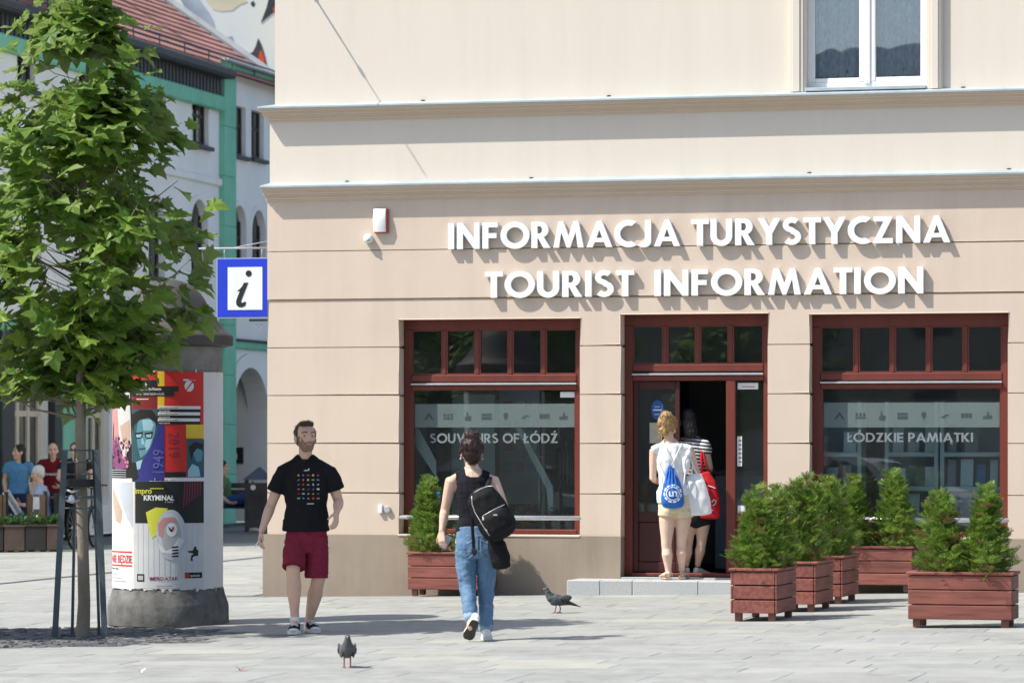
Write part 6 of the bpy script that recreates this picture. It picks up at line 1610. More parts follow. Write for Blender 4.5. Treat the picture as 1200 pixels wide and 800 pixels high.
HR = solid('hair', v, M['hair_l'], P, .006, 1, wrinkle(.011, 35, 35, 18, 6)); strands(P, HR, M['hair_l'], 260, .055, .0024, 3, V3((.4, 0, .6)))
b = MB(); hr = random.Random(4)
for i in range(26): a = q(hr.uniform(-.07, .07), -.07, hr.uniform(-.06, .0)); b.tube([a, a+V3((hr.uniform(-.025, .02), -.01, -.04)), a+V3((hr.uniform(-.04, .03), 0, -.085))], [.003, .002, .001], 5)
o = b.build('hair_strands', M['hair_l'], P); o['kind'] = 'stuff'
v = Vol(True); v.tube([(at(790.5, 588), .176, .136), (at(789.5, 574), .172, .134)]+[(c_, a_*1.02, d_) for c_, a_, d_ in torso_rings(J, k, True, .018, .42, .94)]+[(J['neck']+V3((0, 0, -.025)), .10, .075)], V3((1, 0, 0)), 22)
for sh, sg in ((J['shL'], 1), (J['shR'], -1)): v.tube([(lerp(J['neck'], sh, .3)+V3((0, 0, -.035)), .050, .060), (lerp(J['neck'], sh, .75)+V3((0, 0, -.012)), .050, .066), (sh+V3((-.002*sg, 0, -.012)), .050, .068)], None, 14)
v.ell(at(806.5, 531, -.01), (V3((.035, 0, 0)), V3((0, .072, 0)), V3((0, 0, .050)))); v.ell(at(804, 545, -.07), (V3((.04, 0, 0)), V3((0, .04, 0)), V3((0, 0, .10))))
w1, w2 = wrinkle(.012, 8, 8, 5, 12), wrinkle(.006, 18, 18, 9, 3)
solid('blouse', v, M['white_c'], P, .0075, 3, lambda p: w1(p)+w2(p))
v = Vol(True); v.tube([(at(791.5, 580), .165, .125), (at(792, 592), .182, .138), (at(792, 600), .178, .13)], V3((1, 0, 0)), 20)
for a, c in ((at(782.5, 598), at(782, 605)), (at(801.5, 598), at(801.5, 606))): v.tube([(a, .098, .12), (c, .096, .11)], V3((1, 0, 0)), 16)
solid('shorts', v, M['cream_c'], P, .008, 3, wrinkle(.005, 10, 10, 8))
for a, dx in ((anL, -.05), (anR, .03)):
    z_ = .012 if a is anL else .02
    b = MB(); o_ = [(-.09, .02), (-.095, .0), (-.09, -.02)]; L_ = [(-.08, .033), (0, .035), (.08, .042), (.15, .04), (.19, .02)]
    pts = [(a.x+dx*max(0, y_)/.19+w_, a.y+y_) for y_, w_ in L_]+[(a.x+dx*max(0, y_)/.19-w_, a.y+y_) for y_, w_ in L_[::-1]]
    n = len(pts); b.add([(x, y, .001) for x, y in pts]+[(x, y, z_) for x, y in pts], [tuple(range(n))[::-1], tuple(range(n, 2*n))]+[(i, (i+1) % n, (i+1) % n+n, i+n) for i in range(n)]); sn = b.build('sandal', CM[2], P)
    b = MB(); b.tube([(a.x+.036, a.y-.02, .03), (a.x+.036, a.y-.05, .06), (a.x, a.y-.082, .065), (a.x-.036, a.y-.05, .06), (a.x-.036, a.y-.02, .03)], .007, 6); b.tube([(a.x+dx+.045, a.y+.1, .02), (a.x+dx*.7, a.y+.1, .06), (a.x+dx-.045, a.y+.1, .02)], .008, 6); b.build('sandal_strap', CM[2], sn)
# drawstring bag
M['bag_blue'] = mk('blue nylon', (.018, .13, .50), .6, .15, 10, .3, 50, dist=.006); M['print_white'] = mk('white print', (.70, .74, .78), .7, .04, 9)
DB = thing('drawstring_bag', 'bright blue drawstring backpack with round white print on the blond woman’s back', 'backpack', g_)
v = Vol(); v.tube([(at(785.5, 546, -.14), .020, .025), (at(785.5, 552, -.15), .045, .04), (at(787, 566, -.165), .088, .055), (at(788, 580, -.175), .118, .065), (at(788.5, 589, -.175), .120, .06), (at(788.5, 593, -.17), .105, .045)], V3((1, 0, 0)), 24)
def pleat(p):
    t = max(0, min(1, (p.z-at(0, 578).z)/.28)); return .012*t*math.sin(math.atan2(p.x-at(786, 560).x, .05+abs(p.z-at(0, 540).z))*46)+.003*noise.noise(p*20)
DBO = solid('bag', v, M['bag_blue'], DB, .006, 2, pleat)
bvd = BVHTree.FromPolygons([v_.co for v_ in DBO.data.vertices], [p_.vertices for p_ in DBO.data.polygons])
def ondb(px, py):
    o = at(px, py, -.2); h = bvd.ray_cast(V3((o.x, -1.5, o.z)), V3((0, 1, 0))); return (h[0]+V3((0, -.004, 0))) if h[0] is not None else V3((o.x, -.20, o.z))
cx, cy = 788.3, 578
def ring(r0, r1, n=40, gap=0):
    b = MB()
    for i in range(n):
        if gap and i % 4 == 3: continue
        a0, a1 = 2*pi*i/n, 2*pi*(i+1)/n
        b.add([ondb(cx+r0*math.cos(a0), cy+r0*math.sin(a0)), ondb(cx+r1*math.cos(a0), cy+r1*math.sin(a0)), ondb(cx+r1*math.cos(a1), cy+r1*math.sin(a1)), ondb(cx+r0*math.cos(a1), cy+r0*math.sin(a1))], [(0, 1, 2, 3)])
    b.build('print', M['print_white'], DB)
ring(7.0, 8.0); ring(8.9, 10.8, 44, 1)
for sh in ([(-5, -3), (-3, -3), (-3, 1.6), (-1.6, 2.2), (-1, 1.6), (-1, -3), (1, -3), (1, 3.6), (-1, 3.6), (-2, 3.8), (-4.2, 3.4), (-5, 2)], [(1.6, -3), (4, -3.2), (5.6, -2), (5.6, 3.6), (3.6, 3.6), (3.6, -1), (1.6, -1.2)]):
    conts = tessellate_polygon([[V3((p[0], p[1], 0)) for p in sh]]); b = MB(); b.add([ondb(cx+p[0]*.95, cy+p[1]*.95) for p in sh], [tuple(t) for t in conts]); b.build('print', M['print_white'], DB)
for l in (((785, 546, -.15), (783, 535, -.145), (780, 524, -.12), (777, 518, -.03), (777, 519, .05)), ((787, 546, -.15), (792, 535, -.145), (797, 524, -.12), (799, 519, -.03), (799, 520, .05)), ((779, 590, -.15), (777, 570, -.15), (774, 550, -.13), (771, 540, -.08)), ((798, 590, -.15), (801, 570, -.15), (803, 552, -.13), (806, 545, -.06))):
    b = MB(); b.tube([at(*p_) for p_ in l], .006, 6); b.build('cord', M['white_c'], DB, True)
# white tote bag
TB = thing('tote_bag', 'plain white cotton tote bag hanging at the blond woman’s right side', 'bag', g_)
v = Vol(); v.tube([(at(813, 556, -.03), .075, .02), (at(815, 566, -.05), .10, .035), (at(818, 585, -.06), .125, .04), (at(819, 602, -.06), .132, .030)], V3((1, 0, 0)), 24)
solid('bag', v, M['white_c'], TB, .007, 2, wrinkle(.009, 9, 9, 5, 4))
for px in (809, 818):
    b = MB(); b.tube([at(px, 558, -.05), at(812, 545, -.045), at(807, 530, -.05), at(804, 522.5, 0), at(805, 532, .06)], .010, 6); b.build('handle', M['white_c'], TB, True)

# ------------------------------------------------------------------ woman in stripes inside the doorway
def stripes(name, c1, c2, period):
    m = bpy.data.materials.new(name); m.use_nodes = True; n = m.node_tree; Pn = n.nodes['Principled BSDF']; Pn.inputs['Roughness'].default_value = .9
    tc = n.nodes.new('ShaderNodeTexCoord'); sx = n.nodes.new('ShaderNodeSeparateXYZ'); n.links.new(tc.outputs['Object'], sx.inputs[0])
    ml = n.nodes.new('ShaderNodeMath'); ml.operation = 'MULTIPLY'; ml.inputs[1].default_value = 1/period; ad = n.nodes.new('ShaderNodeMath'); ad.operation = 'MULTIPLY_ADD'; ad.inputs[1].default_value = 3.; n.links.new(sx.outputs[2], ml.inputs[0]); n.links.new(sx.outputs[0], ad.inputs[0]); n.links.new(ml.outputs[0], ad.inputs[2])
    fr = n.nodes.new('ShaderNodeMath'); fr.operation = 'FRACT'; n.links.new(ad.outputs[0], fr.inputs[0]); gt = n.nodes.new('ShaderNodeMath'); gt.operation = 'GREATER_THAN'; gt.inputs[1].default_value = .5; n.links.new(fr.outputs[0], gt.inputs[0])
    mx = n.nodes.new('ShaderNodeMix'); mx.data_type = 'RGBA'; n.links.new(gt.outputs[0], mx.inputs[0]); mx.inputs[6].default_value = (*c1, 1); mx.inputs[7].default_value = (*c2, 1); n.links.new(mx.outputs[2], Pn.inputs['Base Color']); return m
M['stripe'] = stripes('navy and white stripes', (.012, .013, .02), (.72, .72, .70), .036)
b0 = facw(U(816, .38), .38, OD[3])
g_, s_, at = frame_of(0, 0, b0)
P = thing('person', 'dark haired woman in striped top standing just inside the dark doorway', 'person', g_)
k = .95; J = dict(neck=at(808, 514, .02), pel=at(815, 590, 0), shL=at(797, 520, .03), shR=at(825, 519, -.04)); hc = at(806, 493, .04); fd = V3((-.2, .97, -.2))
v = Vol(); v.tube(torso_rings(J, k, True), V3((1, -.15, 0))); v.tube([(J['neck'], .05, .05), (hc, .046, .05)], V3((1, 0, 0))); r, f, u = head(v, hc, fd, k)
elR, wrR, tpR = at(832, 548, .0), at(829, 556, .18), at(824, 556, .28); elL, wrL, tpL = at(791, 550, .05), at(795, 560, .25), at(798, 560, .35)
limb(v, J['shR'], elR, wrR, ARM, .88); limb(v, J['shL'], elL, wrL, ARM, .88); hand(v, wrR, tpR, V3((-.3, 0, .9)), .9, .5, -1); hand(v, wrL, tpL, V3((.3, 0, .9)), .9, .5, 1)
hpL, knL, anL = at(808, 604, 0), at(806, 638, .0), at(804, 662, .0); hpR, knR, anR = at(824, 604, 0), at(822, 636, .0), at(817.5, 662, .02)
limb(v, hpL, knL, anL, LEG, .9, 14); limb(v, hpR, knR, anR, LEG, .9, 14); solid('body', v, M['skin_l'], P, .007, 2); face_parts(P, hc, fd, k)
q = lambda x, y, z: hc+(r*x+f*y+u*z)*k*KH
v = Vol(); E = lambda o, a: v.ell(q(*o), (r*a[0]*KH, f*a[1]*KH, u*a[2]*KH)); E((0, -.022, .036), (.085, .098, .092)); E((0, -.06, -.05), (.08, .05, .12)); E((.01, -.06, -.12), (.075, .045, .07)); solid('hair', v, M['hair_k'], P, .007, 1, wrinkle(.008, 40, 40, 12, 6))
v = Vol(); v.tube([(at(815, 600), .18, .13)]+torso_rings(J, k, True, .02, .24, .96), V3((1, -.15, 0)), 20); v.tube([(lerp(J['shR'], elR, t), a_, a_) for t, a_ in ((.0, .056), (.15, .064), (.34, .070))], None, 14); v.tube([(lerp(J['shL'], elL, t), a_, a_) for t, a_ in ((.0, .056), (.15, .064), (.34, .070))], None, 14); cover(v, dict(neck=J['neck'], head=hc), (J['shL'], J['shR']), .82, .010); solid('striped_top', v, M['stripe'], P, .008, 2, wrinkle(.005, 9, 9, 9))
v = Vol(); v.tube([(at(815, 588), .175, .13), (at(816, 604), .18, .13), (at(816, 612), .17, .12)], V3((1, 0, 0)), 20); solid('shorts', v, M['canvas'], P, .009, 2)
for a, dx in ((anL, -.06), (anR, .12)): shoe(P, V3((a.x-dx*.25, a.y-.02, .004)), V3((a.x+dx*1.1, a.y+.20, .004)), .95, (0, 0, 1), 'shoe', 'lilac_c' if False else 'white_c', 'rubber')
RB = thing('tote_bag', 'red cloth shoulder bag at the hip of the woman in stripes', 'bag', g_)
M['bag_red'] = mk('red cloth', (.50, .012, .018), .85, .15, 12, .3, 80, dist=.004)
v = Vol(); v.tube([(at(826, 554, -.10), .05, .02), (at(829, 566, -.11), .09, .035), (at(832, 586, -.12), .11, .045), (at(832, 606, -.12), .105, .035)], V3((1, -.1, 0)), 22); RBO = solid('bag', v, M['bag_red'], RB, .007, 2, wrinkle(.007, 10, 10, 6, 3))
b = MB(); b.tube([at(823, 558, -.09), at(822, 540, -.10), at(822, 524, -.06), at(821, 518, -.02)], .014, 6); b.tube([at(833, 562, -.09), at(826, 540, -.10), at(823, 524, -.06), at(822, 518, -.02)], .012, 6); b.build('strap', M['bag_red'], RB, True)
bvr = BVHTree.FromPolygons([v_.co for v_ in RBO.data.vertices], [p_.vertices for p_ in RBO.data.polygons])
b = MB()
def onrb(px, py): o = at(px, py, -.12); h = bvr.ray_cast(V3((o.x, -1.5, o.z)), V3((0, 1, 0))); return (h[0]+V3((0, -.004, 0))) if h[0] is not None else V3((o.x, -.16, o.z))
for l in (((829, 568.5), (832, 569.5), (835, 570.5), (838, 572)), ((834, 588), (836, 585), (839, 586), (838, 590), (835, 592)), ((832, 594), (833, 597), (835, 598))): b.tube([onrb(*p_) for p_ in l], .006, 5)
b.build('print', M['print_white'], RB)

# ------------------------------------------------------------------ far figures in the side street (built to the same plan, coarser)
def far_person(label, base, s, hair, hlen, top, topm, leg, legm, armsj, legj, face, sk='skin_m', long_legs=True, bald=False, sleeve=.5):
    """s: joints in metres in the figure's own frame"""
    P = thing('person', label, 'person', base)
    v = Vol(); J = s; k = .97
    v.tube(torso_rings(J, k, False), J.get('side', V3((1, 0, 0)))); v.tube([(J['neck'], .056, .056), (J['head'], .05, .052)], V3((1, 0, 0))); r, f, u = head(v, J['head'], face, k)
    for sh, el, wr, tp in armsj: limb(v, sh, el, wr, ARM, k); hand(v, wr, tp, V3((.2, .6, .6)), k, .6, 1)
    for hp, kn, an in legj: limb(v, hp, kn, an, LEG, k, 12)
    traps(v, J, [a_[0] for a_ in armsj], .95)
    solid('body', v, M[sk], P, .009, 2); face_parts(P, J['head'], face, k, 'lip', hair)
    q = lambda x, y, z: J['head']+(r*x+f*y+u*z)*k*KH
    v = Vol(); E = lambda o, a: v.ell(q(*o), (r*a[0]*KH, f*a[1]*KH, u*a[2]*KH)); E((0, -.024, .042), (.083, .094, .088 if not bald else .075)); E((0, -.05, 0), (.078, .055, .08))
    if hlen: E((0, -.06, -.10), (.08, .05, .13))
    if bald: v = Vol(); E((0, -.05, -.005), (.080, .05, .05))
    solid('hair', v, M[hair], P, .01, 1, wrinkle(.006, 40, 40, 15))
    v = Vol(True); v.tube([(x, a, d) for x, a, d in torso_rings(J, k, False, .022, .08, .94)]+[(J['neck'], .088, .078)], J.get('side', V3((1, 0, 0))), 18)
    for sh, el, wr, tp in armsj:
        i_ = lerp(J['neck'], sh, .35)+V3((0, 0, -.045)); v.tube([(i_, .058, .06), (sh+V3((0, 0, -.012)), .064, .066)]+[(lerp(sh, el, t), a_, a_) for t, a_ in ((.25, .071), (sleeve, .076))], None, 14)
    cover(v, J, [a_[0] for a_ in armsj], .95, .010)
    TP = solid(top, v, M[topm], P, .011, 2, wrinkle(.009, 8, 8, 8))
    v = Vol(True)
    for hp, kn, an in legj: v.tube([(lerp(hp, kn, t) if t <= 1 else lerp(kn, an, t-1), a_, a_) for t, a_ in (((0, .105), (.5, .1), (1, .085), (1.5, .075), (1.9, .07)) if long_legs else ((0, .11), (.5, .105), (.85, .098)))], None, 12)
    v.tube(torso_rings(J, k, False, .014, 0, .24), J.get('side', V3((1, 0, 0))), 16); solid(leg, v, M[legm], P, .011, 2, wrinkle(.008, 8, 8, 8))
    return P, TP
YS = 60.0
def base_at(px, Y): x = (px-600)/F*Y; return V3((x, Y, gz(x)))
def std(h=1.0, lean=0): return dict(head=V3((0, -.01, 1.62*h)), neck=V3((0, .02, 1.43*h)), pel=V3((0, 0, .95*h)))
h = .97; j = std(h)
far_person('woman in light blue t-shirt with long dark hair standing at far left', base_at(22, 59.4), j, 'hair_k', True, 't_shirt', 'blue_c', 'trousers', 'navy_c',
           [(V3((-.18, 0, 1.37)), V3((-.24, .03, 1.1)), V3((-.20, -.1, .88)), V3((-.18, -.15, .8))), (V3((.18, 0, 1.37)), V3((.27, .02, 1.12)), V3((.24, -.12, .92)), V3((.22, -.18, .84)))], [(V3((-.09, 0, .9)), V3((-.1, 0, .48)), V3((-.1, .02, .09))), (V3((.09, 0, .9)), V3((.1, 0, .48)), V3((.1, .02, .09)))], V3((-.75, -.6, 0)))
h = .98; j = std(h)
_, RT = far_person('balding man in dark red t-shirt with white script standing behind the slatted fence', base_at(62, 59.6), j, 'hair_b', False, 't_shirt', 'maroon_c', 'trousers', 'navy_c',
           [(V3((-.2, 0, 1.4)), V3((-.28, .0, 1.12)), V3((-.2, -.2, 1.0)), V3((-.12, -.25, .98))), (V3((.2, 0, 1.4)), V3((.30, .0, 1.12)), V3((.16, -.22, 1.0)), V3((.08, -.26, .98)))], [(V3((-.09, 0, .9)), V3((-.1, 0, .48)), V3((-.1, .02, .09))), (V3((.09, 0, .9)), V3((.1, 0, .48)), V3((.1, .02, .09)))], V3((.1, -.97, -.05)), bald=True)
b = MB(); bvt = BVHTree.FromPolygons([v_.co for v_ in RT.data.vertices], [p_.vertices for p_ in RT.data.polygons])
pts = []
for i in range(15):
    x = -.11+.22*i/14; hh = bvt.ray_cast(V3((x, -1, 1.20+.022*math.sin(i*2.3))), V3((0, 1, 0)))
    if hh[0] is not None: pts.append(hh[0]+V3((0, -.006, 0)))
b.tube(pts, .009, 5); b.build('print', M['print_white'], RT.parent)
j = std(.98)
far_person('man with sunglasses in dark clothes holding a bicycle behind the tree guard', base_at(88, 58.6), j, 'hair_b', False, 't_shirt', 'canvas', 'trousers', 'canvas',
           [(V3((-.2, 0, 1.4)), V3((-.26, -.1, 1.14)), V3((-.1, -.36, 1.04)), V3((-.06, -.44, 1.02))), (V3((.2, 0, 1.4)), V3((.30, -.05, 1.14)), V3((.26, -.34, 1.04)), V3((.24, -.42, 1.02)))], [(V3((-.09, 0, .9)), V3((-.1, 0, .48)), V3((-.1, .02, .09))), (V3((.09, 0, .9)), V3((.1, 0, .48)), V3((.1, .02, .09)))], V3((-.2, -.97, 0)))
pp = [o for o in bpy.data.objects if o.get('label', '').startswith('man with sunglasses')][0]
hc = V3((0, -.01, 1.62*.98)); fd = V3((-.2, -.97, 0)).normalized(); rr = fd.cross(V3((0, 0, 1))); b = MB()
for sg in (-1, 1): b.ball(hc+rr*sg*.033+fd*.088+V3((0, 0, .012)), .022, 10, 0, (1, .5, .8))
b.tube([hc+rr*-.075+V3((0, 0, .015)), hc+rr*-.05+fd*.085+V3((0, 0, .018)), hc+rr*.05+fd*.085+V3((0, 0, .018)), hc+rr*.075+V3((0, 0, .015))], .005, 5); b.build('sunglasses', M['black'], pp)
# seated people
sd = lambda d: dict(side=d)
j = dict(head=V3((.02, -.03, 1.22)), neck=V3((.06, .0, 1.02)), pel=V3((.12, 0, .56)), side=V3((0, 1, 0)))
far_person('white haired man in pale blue shirt seated at the fences reading a paper', base_at(43, 58.3), j, 'hair_w', False, 'shirt', 'lilac_c', 'trousers', 'blueshort',
           [(V3((.06, -.19, .96)), V3((-.02, -.22, .70)), V3((-.26, -.16, .72)), V3((-.36, -.14, .74))), (V3((.06, .19, .96)), V3((-.02, .22, .70)), V3((-.26, .14, .72)), V3((-.36, .12, .74)))], [(V3((.1, -.09, .5)), V3((-.32, -.11, .5)), V3((-.36, -.11, .09))), (V3((.1, .09, .5)), V3((-.32, .11, .5)), V3((-.36, .11, .09)))], V3((-.95, -.2, -.25)), sleeve=.8)
g_ = base_at(43, 58.3); nw = thing('newspaper', 'folded white paper held up by the seated white haired man', 'newspaper', g_)
for i in range(2):
    b = MB(); Mx = Matrix.Translation((-.38, -.12, .74)) @ Matrix.Rotation(-.55, 4, 'Y') @ Matrix.Rotation(.5 if i else -.2, 4, 'Z'); b.box(0, .012, -.16, .16, -.20, .22, 0, .002, Mx); b.build('page', M['sticker'], nw)
ch = thing('chair', 'dark wooden chair under the seated white haired man', 'chair', g_)
box('seat', M['m_dark'], ch, -.12, .32, -.22, .22, .40, .44, .01)
for x in (-.10, .27):
    for y in (-.19, .19): box('leg', M['m_dark'], ch, x-.02, x+.02, y-.02, y+.02, 0, .399)
box('backrest', M['m_dark'], ch, .30, .34, -.21, .21, .441, .90, .01)
# bench and the man on it
g_ = base_at(262, 68.5)
bn = thing('park_bench', 'dark slatted bench with curved iron legs half hidden behind the advertising column', 'bench', g_)
for i in range(4): box('slat', M['m_dark'], bn, -1.1, .62, -.02+i*.11, .07+i*.11, .44, .47, .008)
for i in range(3): box('slat', M['m_dark'], bn, -1.1, .62, .44+i*.03, .47+i*.03, .56+i*.13, .66+i*.13, .008)
for x in (-1.0, -.2, .52):
    b = MB(); b.tube([(x-.06, -.04, .0), (x-.02, .0, .12), (x+.02, .08, .3), (x, .12, .43)], .022, 6); b.tube([(x+.10, .44, .0), (x+.04, .38, .15), (x, .34, .3), (x, .40, .5), (x, .52, .95)], .022, 6); b.tube([(x-.06, .0, .42), (x, .42, .42)], .018, 6); b.build('iron_leg', M['m_dark'], bn, True)
j = dict(head=V3((-.06, -.02, 1.22)), neck=V3((-.05, .0, 1.02)), pel=V3((-.02, .1, .58)), side=V3((0, 1, 0)))
BM = far_person('man in green top and blue shorts sitting cross legged on the dark bench', g_+V3((.05, .05, 0)), j, 'hair_k', False, 't_shirt', 'green_c', 'shorts', 'blueshort',
           [(V3((-.04, -.18, .96)), V3((-.10, -.24, .68)), V3((.08, -.26, .55)), V3((.17, -.26, .54))), (V3((-.04, .19, .96)), V3((-.10, .25, .70)), V3((.1, .26, .62)), V3((.2, .26, .6)))], [(V3((.0, -.02, .56)), V3((.46, -.08, .66)), V3((.66, -.12, .30))), (V3((.0, .19, .54)), V3((.44, .16, .52)), V3((.42, .10, .09)))], V3((.9, -.35, -.1)), long_legs=False)[0]
shoe(BM, V3((.62, -.12, .22)), V3((.87, -.13, .30)), 1.0, (-.3, 0, 1), 'shoe', 'white_c', 'rubber'); shoe(BM, V3((.37, .08, .01)), V3((.63, .06, .005)), 1.0, (0, 0, 1), 'shoe', 'white_c', 'rubber')
# litter bin
g_ = base_at(304, 67.6); lb = thing('litter_bin', 'dark litter bin with pointed blue grey lid by the arched gateway', 'bin', g_)
M['bin_lid'] = mk('blue grey lid', (.06, .075, .11), .5, .15, 6)
def sq(b, w0, z0, w1, z1): b.add([(-w0, -w0, z0), (w0, -w0, z0), (w0, w0, z0), (-w0, w0, z0), (-w1, -w1, z1), (w1, -w1, z1), (w1, w1, z1), (-w1, w1, z1)], [(3, 2, 1, 0), (4, 5, 6, 7), (0, 1, 5, 4), (1, 2, 6, 5), (2, 3, 7, 6), (3, 0, 4, 7)])
b = MB(); sq(b, .24, .08, .25, .92); b.build('body', M['m_dark'], lb); b = MB(); sq(b, .30, .98, .02, 1.22); b.build('lid', M['bin_lid'], lb)
for sx in (-1, 1):
    for sy in (-1, 1): box('post', M['m_dark'], lb, sx*.24-.02, sx*.24+.02, sy*.24-.02, sy*.24+.02, 0, .99)
b = MB(); b.lathe([(.05, 0), (.05, .012)], 14); b.v = [(v_[0]-.1, -.256-v_[2], .84+v_[1]) for v_ in b.v]; b.f = [f_[::-1] for f_ in b.f]; b.build('badge', M['sticker'], lb)
# bicycle behind the guard
g_ = base_at(99, 58.2); bc = thing('bicycle', 'dark bicycle held upright behind the tree guard', 'bicycle', g_, math.radians(78))
def wheel(x):
    b = MB(); n = 24; b.tube([(x+.33*math.cos(2*pi*i/n), 0, .34+.33*math.sin(2*pi*i/n)) for i in range(n+1)], .02, 6, cap=False); w_ = b.build('wheel', M['black'], bc, True)
    b = MB(); [b.tube([(x, 0, .34), (x+.32*math.cos(2*pi*i/14), 0, .34+.32*math.sin(2*pi*i/14))], .003, 4) for i in range(14)]; o = b.build('spoke', M['steel'], w_); o['kind'] = 'stuff'
    b = MB(); b.tube([(x, -.04, .34), (x, .04, .34)], .025, 8); b.build('hub', M['steel'], w_)
wheel(-.52); wheel(.52)
b = MB()
for a, c in (((-.52, 0, .34), (-.12, 0, .30)), ((-.52, 0, .34), (-.2, 0, .78)), ((-.12, 0, .30), (-.22, 0, .85)), ((-.12, 0, .30), (.36, 0, .72)), ((-.2, 0, .78), (.35, 0, .82)), ((.35, 0, .90), (.38, 0, .66)), ((.38, 0, .66), (.52, 0, .34))): b.tube([a, c], .017, 7)
b.build('frame', M['dark_metal'], bc, True); b = MB(); b.tube([(.30, -.28, 1.02), (.38, -.15, 1.02), (.36, 0, .96), (.38, .15, 1.02), (.30, .28, 1.02)], .013, 6); b.tube([(.36, 0, .96), (.35, 0, .9)], .015, 6); b.build('handlebar', M['black'], bc, True)
v = Vol(); v.tube([(V3((-.36, 0, .90)), .07, .03), (V3((-.25, 0, .92)), .055, .028), (V3((-.08, 0, .92)), .02, .02)], V3((0, 1, 0)), 10); solid('saddle', v, M['black'], bc, .008, 1); b = MB(); b.tube([(-.22, 0, .85), (-.23, 0, .9)], .014, 6); b.build('seat_post', M['steel'], bc)
# slatted cafe fences with plant boxes
M['slatwood'] = mk('weathered slats', (.20, .13, .08), .85, .3, 5, .3, 30, stretch=(6, 6, .5), rnd=.3); M['boxdark'] = mk('dark box', (.02, .019, .018), .7, .3, 5); M['boxbrown'] = mk('brown box', (.075, .05, .04), .8, .3, 5)
def cafe_fence(px0, px1, lab, paper):
    Y = 57.3; g0 = base_at(px0, Y); g1 = base_at(px1, Y); t = thing('slatted_fence', lab, 'fence', g0, 0, 'slatted terrace fences'); w_ = (g1-g0).x; n = max(3, int(w_/.085))
    for i in range(n): x = w_*i/n; box('slat', M['slatwood'], t, x+.008, x+w_/n-.008, .02, .05, .10, .90, .004)
    for z in (.25, .80): box('rail', M['slatwood'], t, 0, w_, .051, .08, z, z+.06)
    for x in (-.02, w_-.04): box('post', M['m_dark'], t, x, x+.06, .0805, .13, 0, .95)
    if paper: box('notice', M['sticker'], t, w_*.35, w_*.35+.10, .012, .019, .66, .86)
cafe_fence(-6, 7, 'short slatted wooden terrace fence at the extreme left edge', False); cafe_fence(31, 53, 'slatted wooden terrace fence with small paper notice below the seated reader', True)
for i, (px0, px1, m_, lab) in enumerate(((-14, 4, 'boxdark', 'black plant box at the extreme left edge of the terrace'), (5, 29, 'boxbrown', 'brown plant box left of the slatted fence with notice'), (30, 54, 'boxdark', 'black plant box in front of the slatted fence with notice'), (55, 70, 'boxbrown', 'brown plant box between the black box and the tree guard'))):
    Y = 56.4; g0 = base_at(px0, Y); w_ = (px1-px0)/F*Y; t = thing('plant_box', lab, 'planter', g0, 0, 'plant boxes along the cafe terrace'); box('box', M[m_], t, 0, w_, 0, .42, .03, .40, .01); box('rim', M[m_], t, -.01, w_+.01, -.012, .43, .4005, .43, .005)
    for x in (.04, w_-.10): box('foot', M['boxdark'], t, x, x+.06, .05, .35, 0, .0295)
    p_ = MB()
    for q_ in range(150):
        c_ = V3((rs.uniform(.02, w_-.02), rs.uniform(.05, .38), .43+abs(rs.gauss(0, .05)))); d_ = V3((rs.gauss(0, 1), rs.gauss(0, 1), rs.uniform(0, 1.5))).normalized(); s2_ = d_.cross(V3((.2, .1, 1))).normalized(); L_ = rs.uniform(.06, .13); p_.add([c_, c_+d_*L_*.5+s2_*L_*.25, c_+d_*L_, c_+d_*L_*.5-s2_*L_*.25], [(0, 1, 2), (0, 2, 3)])
    o = p_.build('foliage', M['plant_leaf'], t); o['kind'] = 'stuff'

